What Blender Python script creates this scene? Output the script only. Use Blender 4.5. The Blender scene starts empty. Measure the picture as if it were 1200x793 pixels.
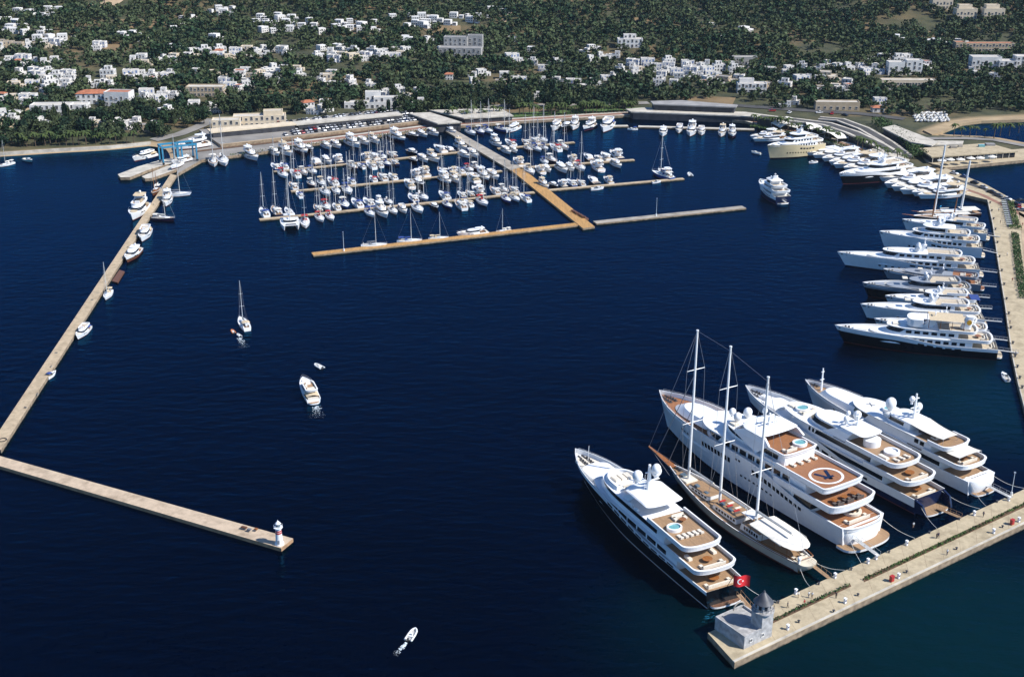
import bpy, math, random
import numpy as np
from mathutils import Vector, Matrix
R = math.radians
S = bpy.context.scene
C = S.collection

# ---------------------------------------------------------------- camera, sky, sun, exposure
CAM_H, PITCH, FOC = 160.0, R(21.96), 1456.0
cd = bpy.data.cameras.new('camera'); cam = bpy.data.objects.new('camera', cd); C.objects.link(cam)
cam.location = (0, 0, CAM_H); cam.rotation_euler = (R(90) - PITCH, 0, 0)
cd.sensor_width = 36; cd.lens = 36 * FOC / 1200; cd.clip_start = 1; cd.clip_end = 12000
S.camera = cam
SUN_EL, SUN_AZ = R(45), R(110)          # azimuth clockwise from +Y: sun off to the right, a little behind the viewer
w = bpy.data.worlds.new('World'); S.world = w; w.use_nodes = True
nt = w.node_tree; bg = nt.nodes['Background']
sky = nt.nodes.new('ShaderNodeTexSky'); sky.sky_type = 'NISHITA'; sky.sun_disc = False
sky.sun_elevation = SUN_EL; sky.sun_rotation = SUN_AZ; sky.air_density = 1.0; sky.dust_density = 0.4; sky.ozone_density = 2.0
tint = nt.nodes.new('ShaderNodeMix'); tint.data_type = 'RGBA'; tint.blend_type = 'MULTIPLY'; tint.inputs[0].default_value = 1; tint.inputs[7].default_value = (0.66, 0.92, 1.25, 1)
nt.links.new(sky.outputs[0], tint.inputs[6]); nt.links.new(tint.outputs[2], bg.inputs[0]); bg.inputs[1].default_value = 0.085
sl = bpy.data.lights.new('sun', 'SUN'); sl.energy = 4.8; sl.angle = R(0.5); sl.color = (1, 0.965, 0.91)
so = bpy.data.objects.new('sun', sl); C.objects.link(so)
sd = Vector((math.sin(SUN_AZ) * math.cos(SUN_EL), math.cos(SUN_AZ) * math.cos(SUN_EL), math.sin(SUN_EL)))
so.rotation_euler = sd.to_track_quat('Z', 'Y').to_euler(); so.location = sd * 500
S.view_settings.view_transform = 'Standard'; S.view_settings.look = 'None'
S.view_settings.gamma = 1; S.view_settings.exposure = 0.5
S.cycles.max_bounces = 5; S.cycles.diffuse_bounces = 2; S.cycles.glossy_bounces = 2; S.cycles.transmission_bounces = 2

# ---------------------------------------------------------------- helpers
rng = random.Random(7)
def at(px, py, z=0.0):
    """ground point seen at photo pixel (1200 px wide photo) on the level z"""
    u = (px - 600) / FOC; v = (py - 396.5) / FOC
    dx, dy, dz = u, math.cos(PITCH) - v * math.sin(PITCH), -math.sin(PITCH) - v * math.cos(PITCH)
    t = (z - CAM_H) / dz
    return Vector((dx * t, dy * t, z))
def pxof(p):
    zr = p[2] - CAM_H
    zc = p[1] * math.cos(PITCH) - zr * math.sin(PITCH); yd = -p[1] * math.sin(PITCH) - zr * math.cos(PITCH)
    return 600 + FOC * p[0] / zc, 396.5 + FOC * yd / zc

MATS = {}
def mat(name, col, rough=0.6, var=0.12, scale=1.0, bump=0.0, metal=0.0, col2=None, detail=4, spec=0.5, stretch=None, coord='Object', thr=None):
    m = bpy.data.materials.new(name); m.use_nodes = True; MATS[name] = m
    n = m.node_tree.nodes; l = m.node_tree.links; b = n['Principled BSDF']
    b.inputs['Roughness'].default_value = rough; b.inputs['Metallic'].default_value = metal
    b.inputs['Specular IOR Level'].default_value = spec
    tc = n.new('ShaderNodeTexCoord'); mp = n.new('ShaderNodeMapping')
    l.new(tc.outputs[coord], mp.inputs[0])
    if stretch: mp.inputs['Scale'].default_value = stretch
    no = n.new('ShaderNodeTexNoise'); no.inputs['Scale'].default_value = scale; no.inputs['Detail'].default_value = detail
    l.new(mp.outputs[0], no.inputs[0])
    r = n.new('ShaderNodeValToRGB')
    c2 = col2 or tuple(min(1, c * (1 + var)) for c in col)
    c1 = col if col2 else tuple(c * (1 - var) for c in col)
    lo, hi = thr or (0.35, 0.65)
    r.color_ramp.elements[0].position = lo; r.color_ramp.elements[1].position = hi
    r.color_ramp.elements[0].color = (*c1, 1); r.color_ramp.elements[1].color = (*c2, 1)
    l.new(no.outputs[0], r.inputs[0]); l.new(r.outputs[0], b.inputs['Base Color'])
    if bump:
        bu = n.new('ShaderNodeBump'); bu.inputs['Strength'].default_value = bump; bu.inputs['Distance'].default_value = 0.05
        l.new(no.outputs[0], bu.inputs['Height']); l.new(bu.outputs[0], b.inputs['Normal'])
    return m
def add_planks(m, scale, axis='Y', depth=0.35, dist=0.2):
    """darker seams between boards, laid over a material's colour"""
    n = m.node_tree.nodes; l = m.node_tree.links; b = n['Principled BSDF']
    src = b.inputs['Base Color'].links[0].from_socket
    tc = n.new('ShaderNodeTexCoord'); wv = n.new('ShaderNodeTexWave'); wv.wave_type = 'BANDS'; wv.bands_direction = axis
    wv.inputs['Scale'].default_value = scale; wv.inputs['Distortion'].default_value = dist; wv.inputs['Detail'].default_value = 2
    l.new(tc.outputs['Object'], wv.inputs[0])
    r = n.new('ShaderNodeValToRGB'); r.color_ramp.elements[0].position = 0.02; r.color_ramp.elements[1].position = 0.25
    r.color_ramp.elements[0].color = (1 - depth,) * 3 + (1,); r.color_ramp.elements[1].color = (1, 1, 1, 1)
    mx = n.new('ShaderNodeMix'); mx.data_type = 'RGBA'; mx.blend_type = 'MULTIPLY'; mx.inputs[0].default_value = 1
    l.new(wv.outputs[0], r.inputs[0]); l.new(src, mx.inputs[6]); l.new(r.outputs[0], mx.inputs[7]); l.new(mx.outputs[2], b.inputs['Base Color'])

mat('white_paint', (0.80, 0.80, 0.79), 0.25, 0.03, 0.6)
mat('white_gelcoat', (0.74, 0.74, 0.72), 0.3, 0.06, 0.8)
mat('cream_paint', (0.62, 0.56, 0.44), 0.3, 0.06, 0.5)
mat('beige_paint', (0.55, 0.46, 0.28), 0.3, 0.05, 0.4)
mat('navy_paint', (0.008, 0.014, 0.045), 0.15, 0.2, 0.5)
mat('blue_paint', (0.015, 0.06, 0.22), 0.2, 0.2, 0.5)
mat('black_paint', (0.006, 0.007, 0.010), 0.15, 0.2, 0.5)
mat('grey_paint', (0.26, 0.28, 0.31), 0.3, 0.08, 0.5)
mat('red_paint', (0.42, 0.03, 0.025), 0.4, 0.12, 1)
mat('antifoul', (0.10, 0.012, 0.010), 0.6, 0.2, 1)
mat('teak', (0.33, 0.205, 0.110), 0.6, 0.18, 1.2, stretch=(0.4, 6, 1)); add_planks(MATS['teak'], 1.6)
mat('deck_cream', (0.50, 0.42, 0.31), 0.7, 0.1, 1.2); add_planks(MATS['deck_cream'], 1.6, 'Y', .2)
mat('teak_red', (0.30, 0.13, 0.055), 0.6, 0.18, 1.2, stretch=(0.4, 6, 1)); add_planks(MATS['teak_red'], 1.6)
mat('varnish', (0.26, 0.10, 0.03), 0.25, 0.25, 1.5, stretch=(0.4, 5, 5))
mat('brown_wood', (0.13, 0.055, 0.025), 0.45, 0.3, 1.5, stretch=(0.4, 5, 5))
mat('glass', (0.010, 0.013, 0.017), 0.06, 0.2, 0.3)
mat('pale_glass', (0.10, 0.14, 0.17), 0.08, 0.2, 0.3)
mat('alloy', (0.55, 0.56, 0.58), 0.35, 0.08, 1, metal=0.6)
mat('spar', (0.72, 0.72, 0.70), 0.35, 0.06, 0.4)
mat('mast_alloy', (0.58, 0.56, 0.52), 0.4, 0.08, 0.4)
mat('wire', (0.30, 0.30, 0.31), 0.4, 0.1, 1, metal=0.5)
mat('canvas', (0.66, 0.63, 0.56), 0.9, 0.07, 1.5, bump=0.2)
mat('canvas_beige', (0.52, 0.42, 0.28), 0.9, 0.08, 1.5, bump=0.2)
mat('canvas_blue', (0.02, 0.05, 0.20), 0.9, 0.15, 1.5, bump=0.2)
mat('canvas_red', (0.36, 0.02, 0.02), 0.9, 0.15, 1.5, bump=0.2)
mat('canvas_grey', (0.13, 0.14, 0.16), 0.9, 0.15, 1.5, bump=0.2)
mat('cushion', (0.66, 0.60, 0.50), 0.9, 0.08, 2)
mat('cushion_dark', (0.10, 0.08, 0.07), 0.9, 0.15, 2)
mat('gear', (0.05, 0.05, 0.055), 0.5, 0.3, 2)
mat('grey_deck', (0.40, 0.40, 0.39), 0.7, 0.08, 1)
mat('rubber', (0.02, 0.02, 0.022), 0.7, 0.2, 2)
mat('rib_tube', (0.62, 0.62, 0.60), 0.5, 0.06, 2)
mat('orange_tube', (0.60, 0.17, 0.03), 0.5, 0.1, 2)
mat('pool_water', (0.15, 0.36, 0.37), 0.08, 0.12, 2)
mat('flag_red', (0.55, 0.012, 0.02), 0.8, 0.1, 2)
mat('yellow', (0.62, 0.33, 0.02), 0.5, 0.1, 2)
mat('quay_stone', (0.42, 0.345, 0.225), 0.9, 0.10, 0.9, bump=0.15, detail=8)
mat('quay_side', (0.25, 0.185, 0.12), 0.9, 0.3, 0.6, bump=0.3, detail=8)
def add_weed(m, top, col):
    """dark growth on a wall up to a wavy line above the water"""
    n = m.node_tree.nodes; l = m.node_tree.links; b = n['Principled BSDF']; src = b.inputs['Base Color'].links[0].from_socket
    g = n.new('ShaderNodeNewGeometry'); sp = n.new('ShaderNodeSeparateXYZ'); no = n.new('ShaderNodeTexNoise'); no.inputs['Scale'].default_value = 0.7; no.inputs['Detail'].default_value = 6
    ad = n.new('ShaderNodeMath'); ad.operation = 'MULTIPLY_ADD'; ad.inputs[1].default_value = 0.9; r = n.new('ShaderNodeMapRange'); r.inputs[1].default_value = top + 0.25; r.inputs[2].default_value = top + 0.6
    l.new(g.outputs['Position'], sp.inputs[0]); l.new(g.outputs['Position'], no.inputs[0]); l.new(no.outputs[0], ad.inputs[0]); l.new(sp.outputs['Z'], ad.inputs[2]); l.new(ad.outputs[0], r.inputs[0])
    mx = n.new('ShaderNodeMix'); mx.data_type = 'RGBA'; mx.inputs[6].default_value = (*col, 1); l.new(r.outputs[0], mx.inputs[0]); l.new(src, mx.inputs[7]); l.new(mx.outputs[2], b.inputs['Base Color'])
def add_stains(m, sc, lo=0.62, spots=True):
    n = m.node_tree.nodes; l = m.node_tree.links; b = n['Principled BSDF']; src = b.inputs['Base Color'].links[0].from_socket
    tc = n.new('ShaderNodeTexCoord'); no = n.new('ShaderNodeTexNoise'); no.inputs['Scale'].default_value = sc; no.inputs['Detail'].default_value = 10; no.inputs['Roughness'].default_value = 0.7; l.new(tc.outputs['Object'], no.inputs[0])
    r = n.new('ShaderNodeValToRGB'); r.color_ramp.elements[0].position = 0.30; r.color_ramp.elements[1].position = 0.52; r.color_ramp.elements[0].color = (lo, lo * .97, lo * .93, 1); r.color_ramp.elements[1].color = (1, 1, 1, 1)
    mx = n.new('ShaderNodeMix'); mx.data_type = 'RGBA'; mx.blend_type = 'MULTIPLY'; mx.inputs[0].default_value = 1; l.new(no.outputs[0], r.inputs[0]); l.new(src, mx.inputs[6]); l.new(r.outputs[0], mx.inputs[7]); l.new(mx.outputs[2], b.inputs['Base Color'])
mat('pier_concrete', (0.43, 0.335, 0.22), 0.9, 0.12, 0.7, bump=0.1, detail=8)
mat('jetty_concrete', (0.47, 0.365, 0.26), 0.9, 0.10, 0.7, bump=0.1, detail=8)
mat('grey_concrete', (0.33, 0.295, 0.245), 0.9, 0.18, 0.2, bump=0.1, detail=8)
mat('pale_concrete', (0.48, 0.44, 0.37), 0.9, 0.14, 0.2, bump=0.1, detail=8)
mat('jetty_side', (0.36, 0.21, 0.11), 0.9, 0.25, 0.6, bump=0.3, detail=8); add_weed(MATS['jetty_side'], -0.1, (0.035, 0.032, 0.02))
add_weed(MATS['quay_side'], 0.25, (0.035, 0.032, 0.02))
for k_ in ('quay_stone', 'pier_concrete', 'jetty_concrete', 'grey_concrete', 'pale_concrete'): add_stains(MATS[k_], 0.22)
mat('boardwalk', (0.42, 0.235, 0.08), 0.8, 0.16, 0.5, stretch=(3, 0.4, 1)); add_planks(MATS['boardwalk'], 0.35, 'DIAGONAL', 0.3)
mat('asphalt', (0.06, 0.058, 0.056), 0.9, 0.25, 0.12, detail=8)
mat('asphalt_pale', (0.22, 0.205, 0.185), 0.9, 0.18, 0.08, detail=8)
mat('paving_red', (0.24, 0.125, 0.085), 0.9, 0.18, 0.25, detail=8)
mat('paving_sand', (0.40, 0.30, 0.19), 0.9, 0.2, 0.12, detail=8)
mat('soil', (0.10, 0.055, 0.03), 0.95, 0.3, 0.8)
mat('sand', (0.32, 0.235, 0.135), 0.95, 0.2, 0.08, detail=8)
mat('dry_field', (0.17, 0.115, 0.055), 0.95, 0.3, 0.06, detail=8)
mat('grass', (0.055, 0.10, 0.022), 0.95, 0.3, 0.3, detail=8)
mat('hedge_green', (0.035, 0.075, 0.018), 0.9, 0.4, 0.7, detail=6)
mat('plaster', (0.64, 0.62, 0.585), 0.85, 0.10, 0.25, detail=8)
mat('plaster_cream', (0.60, 0.50, 0.36), 0.85, 0.08, 0.3)
mat('plaster_tan', (0.42, 0.33, 0.22), 0.85, 0.1, 0.3)
mat('plaster_grey', (0.33, 0.32, 0.30), 0.85, 0.1, 0.3)
mat('terracotta', (0.36, 0.13, 0.065), 0.85, 0.2, 0.6)
mat('roof_flat', (0.50, 0.46, 0.40), 0.9, 0.12, 0.2)
mat('roof_grey', (0.27, 0.26, 0.25), 0.9, 0.15, 0.2)
mat('window_dark', (0.025, 0.032, 0.045), 0.12, 0.3, 0.3)
mat('shutter_blue', (0.06, 0.14, 0.36), 0.6, 0.15, 0.5)
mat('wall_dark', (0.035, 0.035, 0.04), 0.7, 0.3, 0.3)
mat('stone', (0.32, 0.28, 0.235), 0.9, 0.3, 0.9, bump=0.5, detail=8)
mat('stone_grey', (0.36, 0.35, 0.34), 0.9, 0.25, 0.9, bump=0.5, detail=8)
mat('lead_roof', (0.055, 0.058, 0.068), 0.5, 0.25, 0.8)
mat('bark', (0.10, 0.07, 0.045), 0.95, 0.3, 2)
for i, c in enumerate([(0.028, 0.056, 0.024), (0.050, 0.070, 0.032), (0.018, 0.040, 0.022), (0.058, 0.078, 0.034)]):
    mat('foliage_%d' % i, c, 0.9, 0.45, 0.25, detail=6, spec=0.2)
mat('palm_green', (0.06, 0.085, 0.025), 0.8, 0.3, 0.5, spec=0.2)
mat('skin', (0.40, 0.22, 0.14), 0.6, 0.1, 3)
for nme, c in dict(car_white=(0.72, 0.72, 0.71), car_silver=(0.40, 0.41, 0.43), car_black=(0.012, 0.012, 0.014), car_red=(0.36, 0.02, 0.02),
                   car_blue=(0.03, 0.07, 0.22), car_grey=(0.12, 0.125, 0.13)).items():
    mat(nme, c, 0.25, 0.05, 1)
for nme, c in dict(cloth_white=(0.7, 0.7, 0.68), cloth_navy=(0.02, 0.03, 0.08), cloth_red=(0.4, 0.03, 0.03), cloth_dark=(0.03, 0.03, 0.035), cloth_tan=(0.35, 0.25, 0.15)).items():
    mat(nme, c, 0.9, 0.1, 4)
mat('hair', (0.02, 0.014, 0.01), 0.7, 0.2, 4)
mat('lift_blue', (0.03, 0.20, 0.33), 0.5, 0.15, 0.5)
mat('faint_foam', (0.05, 0.10, 0.16), 0.6, 0.3, 1.0)
mat('foam', (0.55, 0.62, 0.66), 0.8, 0.2, 1.0)
M = MATS

class MB:
    """collects shapes for ONE mesh; the current material slot is self.m"""
    def __init__(s): s.v = []; s.f = []; s.mi = []; s.m = 0
    def add(s, vs, fs, m=None):
        o = len(s.v); s.v += [tuple(p) for p in vs]; mm = s.m if m is None else m
        for f in fs: s.f.append([i + o for i in f]); s.mi.append(mm)
    def box(s, c, d, rz=0.0, m=None, taper=1.0):
        hx, hy, hz = d[0] / 2, d[1] / 2, d[2] / 2; ca, sa = math.cos(rz), math.sin(rz); vs = []
        for z, t in ((-hz, 1), (hz, taper)):
            for x, y in ((-hx, -hy), (hx, -hy), (hx, hy), (-hx, hy)):
                x *= t; y *= t
                vs.append((c[0] + x * ca - y * sa, c[1] + x * sa + y * ca, c[2] + z))
        s.add(vs, [(3, 2, 1, 0), (4, 5, 6, 7), (0, 1, 5, 4), (1, 2, 6, 5), (2, 3, 7, 6), (3, 0, 4, 7)], m); return s
    def tube(s, p0, p1, r0, r1=None, n=6, m=None):
        p0 = Vector(p0); p1 = Vector(p1); r1 = r0 if r1 is None else r1
        d = (p1 - p0).normalized(); a = d.orthogonal().normalized(); b = d.cross(a); vs = []
        for p, r in ((p0, r0), (p1, r1)):
            for i in range(n):
                t = 2 * math.pi * i / n; vs.append(p + (a * math.cos(t) + b * math.sin(t)) * r)
        fs = [(i, (i + 1) % n, n + (i + 1) % n, n + i) for i in range(n)] + [tuple(range(n - 1, -1, -1)), tuple(range(n, 2 * n))]
        s.add(vs, fs, m); return s
    def path(s, pts, r, n=5, m=None):
        for a, b in zip(pts, pts[1:]): s.tube(a, b, r, r, n, m)
        return s
    def loft(s, rings, closed=True, cap0=False, cap1=False, m=None):
        n = len(rings[0]); vs = [p for r in rings for p in r]; fs = []
        for k in range(len(rings) - 1):
            for i in range(n if closed else n - 1):
                j = (i + 1) % n; fs.append((k * n + i, k * n + j, (k + 1) * n + j, (k + 1) * n + i))
        if cap0: fs.append(tuple(range(n - 1, -1, -1)))
        if cap1: o = (len(rings) - 1) * n; fs.append(tuple(o + i for i in range(n)))
        s.add(vs, fs, m); return s
    def prism(s, pts, z0, z1, m=None, mtop=None):
        n = len(pts); area = sum(pts[i][0] * pts[(i + 1) % n][1] - pts[(i + 1) % n][0] * pts[i][1] for i in range(n))
        if area < 0: pts = list(reversed(pts))
        vs = [(p[0], p[1], z0) for p in pts] + [(p[0], p[1], z1) for p in pts]
        s.add(vs, [(i, (i + 1) % n, n + (i + 1) % n, n + i) for i in range(n)] + [tuple(range(n - 1, -1, -1))], m)
        o = len(s.v) - n; s.f.append([o + i for i in range(n)]); s.mi.append(s.m if (mtop if mtop is not None else m) is None else (mtop if mtop is not None else m)); return s
    def sphere(s, c, r, nu=10, nv=7, sq=(1, 1, 1), m=None):
        rings = []
        for j in range(nv + 1):
            a = -math.pi / 2 + math.pi * j / nv; rr = max(1e-4, math.cos(a))
            rings.append([(c[0] + r * sq[0] * rr * math.cos(2 * math.pi * i / nu), c[1] + r * sq[1] * rr * math.sin(2 * math.pi * i / nu), c[2] + r * sq[2] * math.sin(a)) for i in range(nu)])
        return s.loft(rings, True, True, True, m)
    def lathe(s, prof, n=16, c=(0, 0), m=None):
        rings = [[(c[0] + r * math.cos(2 * math.pi * i / n), c[1] + r * math.sin(2 * math.pi * i / n), z) for i in range(n)] for r, z in prof]
        return s.loft(rings, True, True, True, m)
    def mesh(s, name, mats, smooth=None):
        me = bpy.data.meshes.new(name); me.from_pydata(s.v, [], s.f)
        for mm in (mats if isinstance(mats, (list, tuple)) else [mats]): me.materials.append(M[mm] if isinstance(mm, str) else mm)
        me.polygons.foreach_set('material_index', s.mi)
        if smooth is not None:
            me.polygons.foreach_set('use_smooth', [True] * len(me.polygons)); me.set_sharp_from_angle(angle=R(smooth))
        me.update(); return me
    def build(s, name, mats, parent=None, smooth=None, loc=None):
        o = bpy.data.objects.new(name, s.mesh(name, mats, smooth)); C.objects.link(o)
        if parent is not None: o.parent = parent
        if loc is not None: o.location = loc
        return o
def tag(o, label=None, cat=None, group=None, kind=None):
    for k, v in (('label', label), ('category', cat), ('group', group), ('kind', kind)):
        if v: o[k] = v
    return o
def empty(name, loc=(0, 0, 0), rz=0.0, label=None, cat=None, group=None):
    o = bpy.data.objects.new(name, None); C.objects.link(o); o.location = loc; o.rotation_euler = (0, 0, rz); o.empty_display_size = 0.5
    return tag(o, label, cat, group)
KIDS = {}
def kids(o): return list(o.children)
def dup(o, parent=None):
    c = o.copy(); C.objects.link(c)
    if parent is not None: c.parent = parent
    src = KIDS.get(o.name)
    if src is None: src = KIDS[o.name] = kids(o)
    for ch in src: dup(ch, c)
    return c
USED = set()
def place(proto, loc, rz, label, cat, group, sc=1.0):
    """the first time moves the prototype itself, later a copy of it and its parts"""
    if proto.name not in USED: USED.add(proto.name); KIDS.setdefault(proto.name, kids(proto)); o = proto
    else: o = dup(proto)
    o.location = loc; o.rotation_euler = (0, 0, rz)
    o.scale = (sc, sc, sc) if not isinstance(sc, tuple) else sc
    return tag(o, label, cat, group)
ORD = ('first second third fourth fifth sixth seventh eighth ninth tenth eleventh twelfth thirteenth fourteenth fifteenth sixteenth seventeenth eighteenth nineteenth twentieth').split()
def ordinal(i):
    if i < 20: return ORD[i]
    n = i + 1; return '%d%s' % (n, {1: 'st', 2: 'nd', 3: 'rd'}.get(n % 10 if n % 100 not in (11, 12, 13) else 0, 'th'))
def heading(a, b): return math.atan2(b[1] - a[1], b[0] - a[0])
# ================================================================ THE SETTING
P2 = lambda pts, z=0.0: [tuple(at(x, y, z)[:2]) for x, y in pts]
coast_px = [(0, 184), (60, 180), (130, 176), (178, 171), (196, 176), (205, 203), (237, 187), (380, 170), (520, 152), (600, 146), (700, 140), (735, 138), (800, 140), (872, 145), (930, 160),
            (980, 173), (1040, 196), (1078, 211), (1157, 234)]
coast = P2(coast_px)
causeway = P2([(1200, 241), (1155, 216), (1108, 197), (1200, 187)])
land = [(-2500, 610)] + P2([(-700, 200), (-300, 189)]) + coast + P2([(1190, 243)]) + causeway + P2([(1300, 181), (1420, 176)]) + [(2500, 640), (2500, 6000), (-2500, 6000)]
cove = P2([(1094, 157), (1112, 150), (1128, 144.5), (1150, 142), (1200, 139.5), (1230, 139), (1260, 150), (1240, 172), (1200, 167), (1180, 163), (1162, 160)])

def sdist(X, Y, poly):
    """signed distance to a polygon (inside positive) for arrays"""
    d = np.full(X.shape, 1e9); ins = np.zeros(X.shape, bool); n = len(poly)
    for i in range(n):
        ax, ay = poly[i]; bx, by = poly[(i + 1) % n]; ex, ey = bx - ax, by - ay
        t = np.clip(((X - ax) * ex + (Y - ay) * ey) / (ex * ex + ey * ey + 1e-9), 0, 1)
        d = np.minimum(d, np.hypot(X - ax - t * ex, Y - ay - t * ey))
        c = ((ay > Y) != (by > Y)) & (X < (bx - ax) * (Y - ay) / (by - ay + 1e-12) + ax); ins ^= c
    return np.where(ins, d, -d)
def wob(X, Y, s, k):
    r = np.random.RandomState(k); o = 0
    for i in range(6):
        a = r.rand() * 6.28; f = (0.6 + r.rand()) / s
        o = o + np.sin((X * math.cos(a) + Y * math.sin(a)) * f * 6.28 + r.rand() * 6.28)
    return o / 3.0
def height(X, Y):
    d = np.minimum(sdist(X, Y, land), -sdist(X, Y, cove))
    dd = np.array([-400, -30, 0, 12, 60, 120, 200, 300, 400, 600, 800, 1200, 2600, 6000.])
    hh = np.array([-8, -4, 0, 1.3, 1.55, 3.2, 7, 13, 22, 48, 85, 190, 380, 460.])
    h = np.interp(d, dd, hh)
    ramp = np.clip((d - 110) / 320, 0, 1)
    h = h + ramp * (4.5 * wob(X, Y, 300, 3) + 2.2 * wob(X, Y, 120, 5)) + ramp * np.clip((X - 20) / 250, -0.4, 0.7) * 9 * np.clip((d - 150) / 300, 0, 1.2)
    return h, d
xs = np.concatenate([np.arange(-2200, -700, 30), np.arange(-700, 700, 7), np.arange(700, 2300, 30)]).astype(float)
ys = np.concatenate([np.arange(440, 1300, 7), np.arange(1300, 2300, 14), np.arange(2300, 4200, 50)]).astype(float)
GX, GY = np.meshgrid(xs, ys); GH, GD = height(GX, GY)
def hz(x, y):
    i = int(np.clip(np.searchsorted(xs, x) - 1, 0, len(xs) - 2)); j = int(np.clip(np.searchsorted(ys, y) - 1, 0, len(ys) - 2))
    a = min(1, max(0, (x - xs[i]) / (xs[i + 1] - xs[i]))); b = min(1, max(0, (y - ys[j]) / (ys[j + 1] - ys[j])))
    return float((GH[j, i] * (1 - a) + GH[j, i + 1] * a) * (1 - b) + (GH[j + 1, i] * (1 - a) + GH[j + 1, i + 1] * a) * b)
def on(px, py):
    """point of the terrain seen at a photo pixel"""
    u = (px - 600) / FOC; v = (py - 396.5) / FOC
    d = Vector((u, math.cos(PITCH) - v * math.sin(PITCH), -math.sin(PITCH) - v * math.cos(PITCH)))
    t = 420.0
    while t < 4000:
        p = d * t
        if p.y > 445 and CAM_H + p.z <= hz(p.x, p.y): break
        t += 4
    lo, hi = t - 4, t
    for _ in range(8):
        m_ = (lo + hi) / 2; p = d * m_
        if CAM_H + p.z <= hz(p.x, p.y): hi = m_
        else: lo = m_
    p = d * hi; return Vector((p.x, p.y, hz(p.x, p.y)))

def ground_material():
    m = mat('hillside', (0.060, 0.064, 0.028), 0.95, 0.4, 0.012, detail=10, col2=(0.19, 0.130, 0.068), thr=(0.50, 0.66))
    n = m.node_tree.nodes; l = m.node_tree.links; b = n['Principled BSDF']; src = b.inputs['Base Color'].links[0].from_socket
    no = n.new('ShaderNodeTexNoise'); no.inputs['Scale'].default_value = 0.09; no.inputs['Detail'].default_value = 8
    tc = n.new('ShaderNodeTexCoord'); l.new(tc.outputs['Object'], no.inputs[0])
    r = n.new('ShaderNodeValToRGB'); r.color_ramp.elements[0].position = 0.35; r.color_ramp.elements[1].position = 0.7
    r.color_ramp.elements[0].color = (0.45, 0.5, 0.4, 1); r.color_ramp.elements[1].color = (1.15, 1.05, 0.95, 1)
    mx = n.new('ShaderNodeMix'); mx.data_type = 'RGBA'; mx.blend_type = 'MULTIPLY'; mx.inputs[0].default_value = 1
    l.new(no.outputs[0], r.inputs[0]); l.new(src, mx.inputs[6]); l.new(r.outputs[0], mx.inputs[7])
    # sandy strip by the water: bare ground below 1.2 m
    geo = n.new('ShaderNodeNewGeometry'); sep = n.new('ShaderNodeSeparateXYZ'); l.new(geo.outputs['Position'], sep.inputs[0])
    mr = n.new('ShaderNodeMapRange'); mr.inputs[1].default_value = 0.55; mr.inputs[2].default_value = 1.1; l.new(sep.outputs['Z'], mr.inputs[0])
    m2 = n.new('ShaderNodeMix'); m2.data_type = 'RGBA'; m2.inputs[6].default_value = (0.34, 0.245, 0.14, 1)
    l.new(mr.outputs[0], m2.inputs[0]); l.new(mx.outputs[2], m2.inputs[7]); l.new(m2.outputs[2], b.inputs['Base Color'])
    return m
ground_material()
nx_, ny_ = len(xs), len(ys)
me = bpy.data.meshes.new('hillside')
vv = np.stack([GX, GY, GH], -1).reshape(-1, 3)
ii = np.arange((ny_ - 1) * (nx_ - 1)); jj, kk = ii // (nx_ - 1), ii % (nx_ - 1); q0 = jj * nx_ + kk
quads = np.stack([q0, q0 + 1, q0 + nx_ + 1, q0 + nx_], -1)
quads = quads[GH.reshape(-1)[quads].max(1) > -3.0]
def mesh_np(name, v, q, mats, mi=None):
    me = bpy.data.meshes.new(name); me.vertices.add(len(v)); me.vertices.foreach_set('co', np.ascontiguousarray(v, np.float32).ravel())
    k = q.shape[1]; me.loops.add(len(q) * k); me.loops.foreach_set('vertex_index', np.ascontiguousarray(q, np.int32).ravel())
    me.polygons.add(len(q)); me.polygons.foreach_set('loop_start', np.arange(0, len(q) * k, k, dtype=np.int32)); 
    if mi is not None: me.polygons.foreach_set('material_index', np.ascontiguousarray(mi, np.int32))
    for x in mats: me.materials.append(M[x])
    me.update(calc_edges=True); return me
me = mesh_np('hillside', vv, quads, ['hillside'])
me.polygons.foreach_set('use_smooth', [True] * len(me.polygons))
hill = bpy.data.objects.new('hills', me); C.objects.link(hill); tag(hill, kind='structure')

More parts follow.
